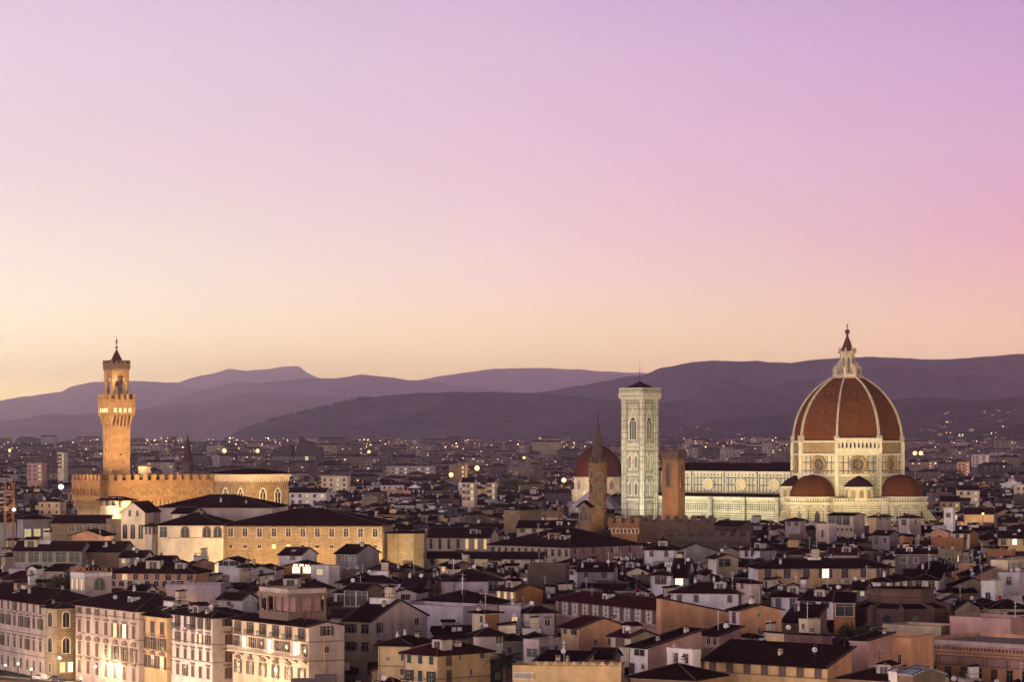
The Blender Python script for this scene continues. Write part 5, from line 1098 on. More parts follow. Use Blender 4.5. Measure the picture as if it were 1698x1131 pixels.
for k in range(7): u = k*tb_/6; mb.box(-.25, .05, u-.15, u+.15, thh+1.0, thh+2.0)
mb.box(-ta, 0, -.05, .2, thh+2.0, thh+2.15); mb.build('balustrade', [M['orange']], TL)
H('yellow house with dark shutters behind the leftmost riverside palace', 680, 82, 9, 24, 91, 966, 'hip', 'yellow', WB=[(972, 4, 1.3, 1.6, ['s', 's', 's', 's'])], WA=[(972, 1, 1.2, 1.2, '')], yb=984, chim=1)
H('white house with round arched attic window, left', 722, 30, 47, 60, 76, 943, 'gB', 'white', WA=[(950, 1, 1.4, 1.2, 'a')], yb=958, clutter=0)
H('pale blank wall house right of the arched attic window', 724, 6, 76, 108, -10, 948, 's', 'palepink', sl=.12, yb=958, clutter=0)
H('small white house with two shuttered windows on the riverside roofs', 682, 10, 209, 241, -10, 984, 'gA', 'white', WA=[(992, 2, 1.1, 1.2, 'st')], yb=1003, chim=0)
H('white cottage with sloping side wall right of the two-window house', 676, 20, 243, 262, 272, 987, 'gA', 'palepink', WA=[(995, 1, 1.2, 1.3, 'st')], yb=1000, clutter=0)
H('long blank lilac wall with two tall chimneys behind the riverside row', 700, 6, 275, 366, -12, 976, 'flat', 'lilac', yb=998, clutter=0, chim=3)
H('white gable end right of the long blank lilac wall', 705, 8, 366, 402, -12, 981, 'gB', 'lilac', yb=990, clutter=0)
H('white house with small arched door beneath a dark roof, behind the hotel', 652, 22, 362, 402, 426, 995, 'gA', 'white', WA=[(1002, 1, 1.0, 1.0, 'a', .3, .6)], yb=1008, clutter=0)
H('big red-roofed house behind the hotel loggia', 700, 10, 400, 505, -18, 983, 'hip', 'palepink', yb=985, rmat='redroof', chim=5)
H('dark loggia block with grey piers and long roof, left', 800, 5, 22, 135, -14, 914, 'gA', 'grey', WA=[(925, 5, 3.2, 3.0, '')], yb=937, chim=1)
H('grey roofed house right of the dark loggia block', 805, 5, 135.5, 204, -16, 916, 'gA', 'brown', yb=930)
H('institutional block with three tall lit windows, left', 930, 60, 28, 38, 85, 861, 'hip', 'grey', colB='grey', WB=[(887, 3, 2.3, 3.6, 'm')], yb=902, chim=0, clutter=0)
H('plain grey wall house behind the orange crane at the left edge', 935, 8, -25, 26, -14, 866, 'gA', 'grey', yb=900, clutter=0)
H('brown house with white-columned loggia under the fortress palace', 930, 4, 86, 178, -14, 868, 'gA', 'stone', WA=[(876, 7, 1.9, 2.2, ['-', '-', '', '', '', '', ''])], yb=884, clutter=0)
H('ochre gable cottage below the white-columned loggia', 862, 10, 119, 169, -12, 889, 'gB', 'ochre', yb=898, clutter=0)
# --- the museum complex beside the fortress palace
LG, la, lb, lh = H('loggia pavilion with round turret and dark spreading roof beside the fortress palace', 938, 40, 172, 205, 216, 828, 'hip', 'cream', WA=[(834, 3, 1.5, 3.0, '')], yb=846, clutter=0, over=2.0)
mb = MB(); mb.T = Matrix.Translation((-la*.55, -1.0, 0)); mb.ring([(3.4, 0), (3.4, py2z(841, 938)), (3.6, py2z(840.5, 938)), (3.6, py2z(839.5, 938))], 16); mb.build('turret', [M['cream']], LG)
H('tall rough stone wall house below the round turret', 925, 35, 176, 204, 212, 866, 'flat', 'stone', WA=[(880, 1, .8, 2.4, 'k')], yb=912, clutter=0)
CH, ca_, cb_, ch_ = H('white church front with pointed gable and tall arched windows', 880, 10, 201, 240, 266, 850, 'gB', 'cream', WA=[(882, 3, 1.5, 4.6, 'a'), (852, 2, .5, 1.6, 'k', .2, .85)], yb=925, pitch=38, clutter=0, over=.4)
H('cream museum wing with dark corner loggia and arched windows', 850, 3, 262, 370, -26, 871, 'hip', 'cream', WA=[(883, 6, 2.2, 3.2, ['', '-', 'ak', '-', 'ak', 'ak'])], strings=(892,), yb=912, clutter=0, chim=1)
H('narrow cream wing with small twin arches, between church and museum wing', 858, 35, 240, 252, 264, 873, 'hip', 'cream', WB=[(880, 2, .9, 2.4, 'a')], WA=[(880, 2, .9, 2.6, 'a')], yb=905, clutter=0)
RP, ra, rb, rh = H('broad rusticated stone palace with two rows of eleven windows and hip roof', 850, 2, 370.5, 634, -42, 871, 'hip', 'rustic', WA=[(884, 11, 1.5, 2.6, 'm' if False else ['l' if False else 'c']), (907, 11, 1.1, 1.1, ['', '', '', 'm', 'm', '', '', '', '', '', ''])], strings=(892,), yb=923, clutter=0, pitch=12, over=1.8)
H('high back roof of the museum with white end walls', 905, 4, 262, 452, -30, 842, 'hip', 'palepink', yb=852, clutter=0, pitch=14, chim=4)
H('small white attic block in front of the museum roof', 884, 18, 286, 318, -10, 852, 'gA', 'palepink', WA=[(858, 1, .9, 1.0, 'k')], yb=866, clutter=0)
AP = thing('curved_wall', 'floodlit curved stone wall right of the rusticated palace', 'wall', (px2x(668, 850), 862, 0), 0)
mb = MB(); zt = py2z(889, 850); mb.ring([(7.0, 0), (7.0, zt), (7.4, zt+.1), (7.4, zt+.5)], 10, R_(8)); mb.build('wall', [M['rustic']], AP)
mb = MB(); mb.ring([(7.5, zt+.51), (.5, zt+1.3)], 10, R_(8)); mb.build('roof', [M['roof']], AP)
BOX.append((px2x(668, 850), 862, (1, 0), (0, 1), 8, 8)); LIM.append((632, 706, 845, 924))

# ---------------------------------------------------------------- brick drum with buttresses (right foreground)
DY = 648.0; dx = px2x(1494, DY); dz = lambda y: py2z(y, 638)
BD = thing('round_church', 'round brown brick church drum ringed by buttresses and chapels, lower right', 'church', (dx, DY, 0), R_(10))
mb = MB(); mb.ring([(7.9, 0), (7.9, dz(993)), (8.3, dz(992)), (8.3, dz(991)), (8.0, dz(990.5)), (8.0, dz(982)), (8.6, dz(981)), (8.6, dz(979)), (7.6, dz(978.5))], 10, 0)
mb.build('drum', [M['rosebrown']], BD)
mb = MB(); mb.ring([(11.0, 0), (11.0, dz(1011)), (11.5, dz(1010)), (8.1, dz(1003))], 10, 0, ms=[0, 0, 1, 1]); mb.build('chapels', [M['rosebrown'], M['roof']], BD)
for k in range(10):
    an = k*math.pi/5; mb = MB(); mb.T = Matrix.Rotation(an, 4, 'Z'); mb.box(10.2, 12.0, -.7, .7, 0, dz(1008)); mb.profy([(7.8, dz(1008)), (12.1, dz(1008)), (11.6, dz(1005)), (9.6, dz(1004)), (8.3, dz(1000)), (7.8, dz(999))], -.35, .35); mb.build('buttress', [M['rosebrown']], BD)
    an += math.pi/10; mb = MB(); mb.T = Matrix.Rotation(an, 4, 'Z') @ Matrix.Translation((11.0*math.cos(math.pi/10), 0, dz(1027))) @ Matrix.Rotation(math.pi/2, 4, 'Y')
    if 5 < k < 10: mb.ring([(1.3, -.02), (1.3, .2), (.95, .2), (.95, .05)], 14, m=1); mb.ring([(.95, .02), (.9, .08)], 14, m=0); mb.build('round_window', [M['glass'], M['rosebrown']], BD)
mb = MB(); mb.ring([(7.7, dz(978.6)), (.3, dz(977))], 10, 0); mb.build('roof', [M['roof']], BD)
BOX.append((dx, DY, (1, 0), (0, 1), 12.5, 12.5)); LIM.append((1412, 1572, 636, 1042))

# ================================================================ street strip, cars, lamps (lower left)
mb = MB(); A = Vector((px2x(-90, 668), 668)); B = Vector((px2x(125, 640), 640)); d = (B-A).normalized(); n2 = Vector((-d.y, d.x))*-1
def quad(o0, o1, z, m): mb.prism([tuple(A+n2*o0), tuple(A+n2*o1), tuple(B+d*60+n2*o1), tuple(B+d*60+n2*o0)][::-1], z-.3, z, m)
quad(2, 14, .02, 0); tag(mb.build('road', [M['asphalt']]), 'lit riverside road', kind='structure')
mb = MB(); quad(.2, 2, .15, 0); quad(14, 16, .15, 0); tag(mb.build('pavement', [M['grey']]), 'pavement along the riverside houses', kind='structure')
mb = MB(); quad(16, 16.5, 1.1, 0); tag(mb.build('embankment_wall', [M['orange']]), 'low orange embankment wall at the bottom left corner', 'wall')
def car(label, loc, rz, col):
    t = thing('parked_car', label, 'car', loc, rz); mb = MB()
    pr = [(-2.1, .35), (-2.15, .75), (-1.9, .95), (-1.2, 1.0), (-.7, 1.42), (.7, 1.45), (1.4, 1.0), (2.05, .85), (2.15, .5), (2.1, .35)]
    mb.profy(pr[::-1], -.85, .85, 0); mb.build('body', [material('car_paint_'+col, (.75, .73, .75) if col == 'white' else (.06, .06, .08), .3, .03, 1, spec=.6)], t)
    for s_ in (-1, 1):
        mb = MB(); mb.profy([(-1.05, 1.04), (-.65, 1.38), (.62, 1.40), (1.2, 1.04)][::-1], s_*.86-.01, s_*.86+.01); mb.build('window', [M['glass']], t)
        for x in (-1.3, 1.3):
            mb = MB(); mb.T = Matrix.Translation((x, s_*.78, .33)) @ Matrix.Rotation(math.pi/2, 4, 'X'); mb.ring([(.33, -.1), (.33, .1)], 14, m=0); mb.ring([(.2, -.11), (.2, .11)], 10, m=1); mb.build('wheel', [M['metal'], M['dish']], t)
    return t
ang = math.atan2(d.y, d.x)
car('white hatchback parked by the riverside road, bottom left', (px2x(69, 646), 645, .02), ang, 'white')
car('dark car parked behind the white hatchback', (px2x(96, 642), 641.5, .02), ang, 'dark')
def street_lamp(label, x, y, h, power, col=(1, .62, .28), r=.35, mt='lamp', z0=0, group=None, name='street_lamp'):
    t = thing(name, label, 'street lamp', (x, y, z0), 0, group)
    mb = MB(); mb.tube((0, 0, 0), (0, 0, h), .10 + r*.1, 6); mb.ring([(.25, 0), (.2, .8)], 8); mb.build('post', [M['metal']], t)
    mb = MB(); mb.ball((0, 0, h+r), r, 0, 8); mb.build('lamp', [M[mt]], t)
    if power: bulb('lamp_light', (x, y, z0+h+r*1.0), power, col, r*1.1)
    return t
for px, py, Y, lab, pw in ((30, 1103, 650, 'glowing lamp nearest the left edge of the riverside street', 4200), (52, 1112, 640, 'glowing lamp before the leftmost palace door', 3200), (9, 1121, 655, 'low glowing lamp at the bottom left corner', 2600),
                       (134, 1127, 612, 'street lamp at the foot of the white-corniced palace', 2200)):
    street_lamp(lab, px2x(px, Y), Y, max(2.5, py2z(py, Y)), pw*1.0, (1, .66, .34), .2, 'lampwhite')
def wall_lamp(label, px, py, Y, power, r=.35):
    o = thing('wall_lamp', label, 'wall lamp', (px2x(px, Y), Y, py2z(py, Y)))
    mb = MB(); mb.ball((0, 0, 0), r, 0, 8); mb.build('globe', [M['lampwhite']], o); mb = MB(); mb.tube((0, 0, .05), (.25, 1.2, .35), .06, 4); mb.build('bracket', [M['metal']], o)
    bulb('lamp_light', (px2x(px, Y), Y-.3, py2z(py, Y)), power, (1, .70, .38), .4)
wall_lamp('bright lamp on the stone tower house corner', 99, 1092, 641, 3500, .32)
wall_lamp('left lamp of the pair over the lit palace door', 158, 1106, 630, 2200, .22)
wall_lamp('right lamp of the pair over the lit palace door', 180, 1109, 625, 2800, .22)
for i, (px, py) in enumerate(((402, 1068), (444, 1074), (489, 1080))):   # door lamps of the hotel balcony
    Yh = 560 + (512-px)*.19 + 0; bulb('door_light', (px2x(px, Yh)+.0, Yh-2.2, py2z(py, Yh)), 420, (1, .75, .45), .3)
for px, py in ((424, 1112), (467, 1118)): Yh = 560 + (512-px)*.19; bulb('door_light', (px2x(px, Yh), Yh-2.4, py2z(py, Yh)), 480, (1, .72, .40), .3)

for i in range(9):      # the row of riverside lamps just below the picture's lower edge
    px = 90 + i*62; Yr = 640*math.exp(-3.4e-4*(px-73)) - 9; bulb('riverside_lamp_light', (px2x(px, Yr)-2, Yr, 5.5), 4500, (1, .66, .36), .5)
for px, Yr, e in ((700, 496, 2200), (900, 478, 2200), (990, 478, 2200), (1190, 490, 3000), (1260, 482, 3000), (1330, 476, 3000)):
    bulb('riverside_lamp_light', (px2x(px, Yr), Yr-4, 4.5), e, (1, .60, .28), .5)
# ================================================================ palm, trees, hedges
def leafy(mb, c, R, n, size, r, squash=.8, m=0):
    for k in range(n):
        v = Vector((r.gauss(0, 1), r.gauss(0, 1), r.gauss(0, 1))).normalized()*(r.random()**.4)
        lob = 1 + .35*math.sin(v.x*5+c[0])*math.cos(v.y*4+c[1])
        p = Vector((c[0]+v.x*R*lob, c[1]+v.y*R*lob, c[2]+v.z*R*squash*lob)); a = r.uniform(0, 6.28); b = r.uniform(-1, 1)
        u = Vector((math.cos(a), math.sin(a), b)).normalized()*size*r.uniform(.6, 1.3); w = u.cross(Vector((r.uniform(-1, 1), r.uniform(-1, 1), 1))).normalized()*size*.6
        mb.face([p-u, p+w, p+u, p-w], m if r.random() < .6 else m+1)
def tree(label, px, pytop, Y, R, name='tree', z0=None, squash=.9, n=500, size=.7, h0=None, group=None):
    x = px2x(px, Y); zt = py2z(pytop, Y); g = gnd(x, Y) if z0 is None else z0
    zt = max(zt, g + R*1.6)
    t = thing(name, label, 'tree', (x, Y, g), 0, group); mb = MB(); r = random.Random(int(px*7+Y))
    mb.tube((0, 0, 0), (0, 0, zt-g-R*squash), R*.09, 7, 0, R*.06)
    for k in range(5): a = k*1.26; mb.tube((0, 0, (zt-g)-R*squash*1.6 if zt-g > R*2 else (zt-g)*.4), (math.cos(a)*R*.5, math.sin(a)*R*.5, zt-g-R*squash*.7), R*.05, 5, 0, R*.02)
    mb.build('trunk', [M['bark']], t); mb = MB()
    leafy(mb, (0, 0, zt-g-R*squash), R, n, size, r, squash); leafy(mb, (R*.5, R*.2, zt-g-R*squash*1.3), R*.6, n//4, size, r, squash); leafy(mb, (-R*.5, -R*.2, zt-g-R*squash*1.2), R*.6, n//4, size, r, squash)
    mb.build('crown', [M['leaf'], M['leaf2']], t); return t
PX_, PYY = px2x(838, 512), 512.0; pt = thing('palm_tree', 'tall palm tree with drooping fronds at the bottom centre', 'palm tree', (PX_, PYY, 0))
hz0 = py2z(1094, PYY); mb = MB(); mb.ring([(.5, 0), (.38, hz0*.5), (.42, hz0-1), (.7, hz0-.3), (.4, hz0)], 10); mb.build('trunk', [M['bark']], pt)
r = random.Random(3)
for k in range(64):
    mb = MB(); a = k*2.4; el_ = r.uniform(-.8, 1.3); L = r.uniform(3.2, 4.2); n = 9; P = []
    for j in range(n+1):
        s = j/n; e2 = el_ - 1.5*s*s; P.append(Vector((math.cos(a)*L*s*math.cos(el_*.6), math.sin(a)*L*s*math.cos(el_*.6), hz0 + L*.75*(math.sin(el_)*s) - 1.5*s*s)))
    side = Vector((-math.sin(a), math.cos(a), 0))
    for j in range(n):
        mb.tube(P[j], P[j+1], .04, 3)
        for q_ in range(3):
            p = P[j].lerp(P[j+1], q_/3); w = .62*math.sin(math.pi*min(.98, (j+q_/3+.7)/n))+.08
            for s_ in (-1, 1):
                tip = p + side*s_*w + (P[j+1]-P[j]).normalized()*.35 + Vector((0, 0, -.30*w)); dd = (P[j+1]-P[j]).normalized()*.06
                mb.face([p-dd, p+dd, tip], 0)
    mb.build('frond', [M['leaf']], pt)
BOX.append((PX_, PYY, (1, 0), (0, 1), 3, 3)); LIM.append((812, 864, PYY, 1131))
tree('dense dark tree left of the balustraded tower house', 103, 951, 676, 3.6, n=900, size=.45)
for px, top, Y, R, lab in ((1345, 893, 985, 3.0, 'dark roof-garden tree left of the plain white box house'), (1398, 893, 975, 3.2, 'dark tree right of the plain white box house'), (1385, 898, 965, 2.4, 'small bush between the roof-garden trees'),
                           (1405, 1034, 560, 1.8, 'leafy bush on the roof garden behind the villa'), (1437, 1036, 556, 2.2, 'dark hedge clump on the roof garden beside the theatre'), (1452, 1044, 552, 1.8, 'low bush at the end of the roof garden'), (1318, 1060, 560, 1.6, 'small shrub behind the villa ridge'),
                           (920, 1058, 556, .9, 'potted shrub on the terrace right of the palm'), (1003, 877, 950, 2.2, 'dark tree under the lit battlemented palace end')):
    tree(lab, px, top, Y, R, n=420, size=.3 if Y < 700 else .5, name='garden_tree')
for i, (px, top, Y, R) in enumerate(((1528, 800, 1900, 9), (1553, 803, 1880, 10), (1575, 800, 1950, 9), (1598, 802, 1900, 9), (1622, 799, 1980, 10), (1648, 803, 1930, 8), (1585, 778, 2700, 9), (868, 789, 2100, 12), (648, 755, 3500, 10), (842, 792, 2050, 9), (1676, 806, 1900, 8), (180, 755, 3200, 8))):
    tree(('%s tree clump in the far city, %s' % (('dark', 'broad')[i % 2], ['first right of the cathedral', 'second right of the cathedral', 'third right of the cathedral', 'fourth right of the cathedral', 'fifth right of the cathedral', 'sixth right of the cathedral', 'small and far behind the pink block', 'left of the red dome', 'far behind the long convent', 'beside the tall flood lamp', 'nearest the right edge', 'behind the fortress palace tower'][i])), px, top, Y, R, n=500, size=1.3, name='distant_tree')

# ================================================================ cranes and far landmarks
def crane(label, px, ytop, Y, w=1.1):
    x = px2x(px, Y); zt = py2z(ytop, Y); t = thing('tower_crane', label, 'crane', (x, Y, 0), .4); mb = MB()
    for sx_ in (-1, 1):
        for sy_ in (-1, 1): mb.box(sx_*w-.12, sx_*w+.12, sy_*w-.12, sy_*w+.12, 0, zt)
    z = 0
    while z < zt-2:
        for sy_ in (-1, 1): mb.tube((-w, sy_*w, z), (w, sy_*w, z+2), .08, 4); mb.tube((sy_*w, -w, z), (sy_*w, w, z+2), .08, 4)
        z += 2
    mb.build('mast', [M['crane']], t); return t
crane('orange lattice crane mast at the left edge', 15, 800, 905, 1.35)
crane('small orange lattice mast left of the bell gable', 929, 836, 1080, .9)
def court():
    Y = 3500.0; t = thing('courthouse', 'dark jagged modern courthouse on the horizon, left of centre', 'building', (0, 0, 0)); mt = material('courthouse_panels', (.045, .03, .035), .8, .1, .02)
    for i, prof in enumerate(([(447, 770), (447, 751), (452, 751), (452, 747), (476, 747), (476, 738), (483, 741), (483, 770)], [(492, 770), (492, 740), (495, 738), (495, 724), (500, 729), (505, 731), (517, 734), (518, 741), (530, 741), (531, 758), (528, 770)], [(483, 770), (483, 752), (492, 752), (492, 770)], [(492.5, 740), (505, 770), (493, 770)])):
        mb = MB(); mb.profy([(px2x(p, Y), py2z(y, Y) if y < 770 else 0) for p, y in prof][::1], Y + (40 if i == 2 else i*6), Y+60+i*5, 0)
        mb.build('wing', [mt], t)
    for k in range(12):
        mb = MB(); px = 452 + k*6.3; mb.box(px2x(px, Y)-2, px2x(px, Y)+2, Y-2.2, Y-.4 if k > 6 else Y-.4, py2z(764, Y), py2z(757, Y)); mb.build('window', [M['litpale'] if k == 9 else M['glass']], t)
court(); LIM.append((444, 534, 3490, 764))
far_rows = [('yellow modern office block far right, lit flat front', 1588, 1608, 768, 2900, 'ochre'), ('pale apartment block far right beside the office block', 1612, 1640, 755, 3600, 'palepink'), ('long white low hall left of centre, far', 479, 540, 817, 1560, 'white'),
            ('white villa with two rows of windows, far centre left', 533, 576, 792, 2000, 'cream'), ('tall cream slab behind the fortress palace, far left', 96, 106, 752, 2500, 'cream'), ('pink apartment block far left', 45, 70, 770, 2300, 'rose'),
            ('brick factory block with tall wall, far centre', 745, 772, 772, 2300, 'brown'), ('white narrow tower block, far centre right', 808, 820, 800, 1650, 'cream'), ('cream tower house with windows, far centre', 766, 786, 800, 1500, 'cream'), ('long grey hospital block on the far plain, centre', 640, 720, 775, 2700, 'grey'),
            ('pale lit house gable on the far right plain', 1684, 1712, 806, 1750, 'cream'), ('long cream school with window row right of the cathedral', 1588, 1624, 813, 1600, 'cream'), ('low lit yellow hall right of the cathedral', 1560, 1592, 832, 1350, 'yellow')]
for lab, l, c, y, Y, col in far_rows:
    H(lab, Y, 6, l, c, -14, y, 'flat' if Y > 1700 else 'gA', col, WA=[(y+ (1.9+3.5*j)*K/Y, max(3, int((c-l)*Y/K/4)), 1.4, 1.6, ['k', 'k', 'm', 'k', 'l']) for j in range(min(4, 1 + int((py2z(y, Y)-8)/9)))], yb=y+8, clutter=0, name='far_building', cat='building')

# ================================================================ infill houses: individuals first, then the rest of the city as one mass
def inbox(x, y, r):
    for cx, cy, ax, ay, ha_, hb_ in BOX:
        dx_, dy_ = x-cx, y-cy
        if abs(dx_*ax[0]+dy_*ax[1]) < ha_+r and abs(dx_*ay[0]+dy_*ay[1]) < hb_+r: return True
    return False
def ztop_allowed(x, Y, r):
    p0 = CX + K*(x-r)/Y; p1 = CX + K*(x+r)/Y; z = 99
    for l, rr, Yb, yb in LIM:
        if Yb > Y - 2 and p1 > l and p0 < rr: z = min(z, CZ - (yb-HY)*Y/K)
    return z
BOX.append((CXW, CY, (.766, -.643), (.643, .766), 52, 46)); BOX.append((CXW-.766*65, CY+.643*65, (.766, -.643), (.643, .766), 45, 26)); BOX.append((bx, BY, (1, 0), (0, 1), 11, 11))
BOX.append((px2x(145, 990)+18, 985, (1, 0), (0, 1), 26, 28)); BOX.append((px2x(260, 990), 990, (1, 0), (0, 1), 24, 20)); BOX.append((px2x(418, 1135), 1136, (.707, -.707), (.707, .707), 13, 13))
BOX.append((hx, HY_, (1, 0), (0, 1), 5, 5)); BOX.append((px2x(1118, 1055), 1056, (1, 0), (0, 1), 8, 8)); BOX.append((gx_, gY, (1, 0), (0, 1), 3, 3)); BOX.append((rx, RY, (1, 0), (0, 1), 18, 18)); BOX.append((qx, QY, (1, 0), (0, 1), 15, 15))
BOX.append((s_x, SY, (1, 0), (0, 1), 4, 4)); BOX.append((px2x(52, 648), 650, (1, 0), (0, 1), 14, 8)); BOX.append((px2x(490, 3500), 3520, (1, 0), (0, 1), 40, 45))
wallcols = ['cream', 'palepink', 'white', 'dcream', 'dsand', 'lilac', 'ochre', 'drose', 'orange', 'dpink', 'dgrey', 'dcream', 'dpink', 'sand', 'dwhite', 'dsand']
say = dict(dcream='dull cream', dpink='dull pink', dsand='dim brown', dgrey='dim grey', drose='dusky rose', dwhite='greyish white', cream='cream', palepink='pale pink', white='white', yellow='yellow', sand='sand-coloured', lilac='lilac-grey', ochre='ochre', rose='rose', orange='orange', brown='brown', stone='stone', grey='grey')
BOX.append((px2x(500, 836), 836, (1, 0), (0, 1), 26, 9)); BOX.append((px2x(668, 838), 838, (1, 0), (0, 1), 8, 8)); BOX.append((px2x(290, 838), 838, (1, 0), (0, 1), 20, 9)); BOX.append((px2x(221, 858), 858, (1, 0), (0, 1), 4, 9))
r = random.Random(22); fills = []
N_TARGET = 340
Yc = 505.0
cells = []
while Yc < 1230:
    px = -25.0
    st = 10.5
    while px < 1730:
        cells.append((px2x(px, Yc) + r.uniform(-2.5, 2.5), Yc + r.uniform(-3, 3))); px += st*K/Yc
    Yc += 10.5
theta = lambda x, Y: R_(18 + 34*noise.noise(Vector((x/130, Y/130, 3))) + 20*math.floor(2*noise.noise(Vector((x/90, Y/90, 9)))))
for x, Y in cells:
    if len(fills) >= N_TARGET: break
    a = r.uniform(6.5, 13); b = r.uniform(6, 10); th = theta(x, Y)
    if r.random() < .25: th += R_(90)
    th = th % R_(90)
    rr = .5*math.hypot(a, b)
    if inbox(x, Y, rr*.80): continue
    nearest_front = Y - rr
    zmax = ztop_allowed(x, nearest_front, rr)
    roof = r.choice(('gA', 'gB', 'hip', 'gA', 'hip', 'flat')); rise = {'gA': b/2, 'gB': a/2, 'hip': min(a, b)/2, 'flat': 3}[roof]*math.tan(R_(18))
    h = r.uniform(12.5, 19.5) + (2.5 if Y > 800 else 0); h = min(h, zmax - rise - .8)
    if h < 5: continue
    pq = CX + K*x/Y
    if pq < 620 and Y < 650*math.exp(-3.4e-4*(pq-73)) + 8: continue
    if pq < 75 and Y < 690: continue
    # hidden completely behind something nearer?
    ax, ay = frame(x, Y, th); cx = x + ax[0]*a/2 - ay[0]*b/2; cy = Y + ax[1]*a/2 - ay[1]*b/2
    ptop = HY + (CZ-h-rise)*K/Y; p0, p1 = CX + K*(x-rr*.8)/Y, CX + K*(x+rr*.8)/Y
    hid = 0
    for (l, rg, Yb, yt) in VIS if 'VIS' in globals() else []:
        pass
    col = r.choice(wallcols)
    fills.append((cx, cy, th, a, b, h, roof, col, x, Y, rise))
    BOX.append((x, Y, ax, ay, a/2, b/2))
# occlusion test in picture space: scan near to far with a skyline buffer and drop what cannot be seen
sky_buf = [2000.0]*1760
items = []
for (lab, pc, ye, Y, t) in TR:
    a = t.get('_a', 10); items.append(('t', Y, t, ye))
for l, rg, Y, yb in []: pass
import heapq
def span(cx, cy, th, a, b):
    ax, ay = frame(cx, cy, th); P = [(cx, cy), (cx-ax[0]*a, cy-ax[1]*a), (cx+ay[0]*b, cy+ay[1]*b), (cx-ax[0]*a+ay[0]*b, cy-ax[1]*a+ay[1]*b)]
    ps = [CX + K*p[0]/p[1] for p in P]; return min(ps), max(ps)
seq = [('t', t.location.y, t, None) for (_, _, _, _, t) in TR] + [('f', f[9], f, None) for f in fills]
seq.sort(key=lambda q_: q_[1]); keep = []
for kd, Y, o, _ in seq:
    if len(keep) >= 292 - NH[0]: break
    if kd == 't':
        if '_b' not in o: continue
        p0, p1 = span(o.location.x, o.location.y, -o.rotation_euler[2], o['_a'], o['_b']); zt = max((c.bound_box[6][2] for c in o.children if c.name.startswith('wall')), default=10) + o.location.z
        yt = HY + (CZ-zt)*K/Y
    else:
        p0, p1 = span(o[0], o[1], o[2], o[3], o[4]); yt = HY + (CZ-o[5]-o[10]*.7)*K/Y
        seen = sum(1 for p in range(max(0, int(p0)), min(1698, int(p1))) if sky_buf[p+20] > yt + 1.5)
        if seen < 5: continue
        keep.append(o)
    for p in range(max(-20, int(p0)), min(1735, int(p1)+1)): sky_buf[p+20] = min(sky_buf[p+20], yt)
cut_Y = max(q_[9] for q_ in keep) + 8
print('traced', NH[0], 'fills', len(fills), 'seen', len(keep))
rw = random.Random(5); placed = []
for f in keep:
    cx, cy, th, a, b, h, roof, col, x, Y, rise = f
    def rows(L):
        out_ = []; n = max(1, int(L/3.4))
        for j in range(2 if Y < 760 else 1):
            z = h - 2.0 - j*3.4
            sty = [rw.choice(['s', 'o', 'k', 'st', 'k', 'sg', 'k', 'ob', 'st', '-']) for _ in range(n)]
            if rw.random() < .16: sty[rw.randrange(n)] = rw.choice(['l', 'L', 'm', 'l'])
            if h > 7 and z > 2: out_.append((z, n, rw.choice((.9, 1.1, 1.3)), rw.choice((1.3, 1.6, 1.9)), sty, .05, .95))
        return out_
    colB = col if rw.random() < .7 else rw.choice(wallcols)
    t = house_raw(cx, cy, th, a, b, h, roof, col, colB=colB, WA=rows(a), WB=rows(b) if math.degrees(th) > 12 else (), rmat=rw.choice(('roof', 'roof', 'redroof')), r=rw, group='small tiled houses filling the old town', over=.6,
                  pitch=21)
    placed.append((t, CX + K*x/Y, HY + (CZ-h)*K/Y, Y, f, col))
# labels: nearest traced neighbour in the picture, then rank from the left
refs = {}
short = [(lab, pc, ye) for (lab, pc, ye, Y, t) in TR]
def shorten(s):
    s = s.split(',')[0]
    for w_ in (' with ', ' and ', ' behind ', ' before ', ' at ', ' between ', ' beside ', ' right of ', ' left of ', ' beneath ', ' below ', ' in the ', ' in front', ' under ', ' next ', ' on the ', ' above ', ' sloping down'):
        if w_ in s: s = s.split(w_)[0]
    return ' '.join(s.split()[:7])
cnt = {}
for s in short: cnt[shorten(s[0])] = cnt.get(shorten(s[0]), 0) + 1
good = [(shorten(l), p, y) for l, p, y in short if cnt[shorten(l)] == 1]
good += [('spired brown bell tower', 991, 860), ('brick drum church', 1494, 1010), ('white church front', 220, 880), ('bell gable', 968, 870)]
grp = {}
for q_ in placed:
    t, px, py, Y, f, col = q_
    best = min(good, key=lambda g_: math.hypot(g_[1]-px, (g_[2]-py)*1.6)); dx_, dy_ = px-best[1], (py-best[2])*1.6
    rel = ('right of' if dx_ > 0 else 'left of') if abs(dx_) > abs(dy_) else ('below' if dy_ > 0 else 'above')
    rname = {'gA': 'gabled', 'gB': 'gable-fronted', 'hip': 'hip-roofed', 'flat': 'flat-roofed'}[f[6]]
    grp.setdefault((say[col], rname, rel, best[0]), []).append((px, t))
ords = ['', 'leftmost', 'second', 'third', 'fourth', 'fifth', 'sixth', 'seventh', 'eighth']
for (c_, rn, rel, rf_), L in grp.items():
    L.sort(key=lambda z: z[0])
    for i, (px, t) in enumerate(L):
        base = '%s %s small house just %s the %s' % (c_, rn, rel, rf_)
        if len(L) > 1: base = ('leftmost ' if i == 0 else ords[min(i+1, 8)] + ' from left, ') + base
        t['label'] = ' '.join(base.split()[:16])

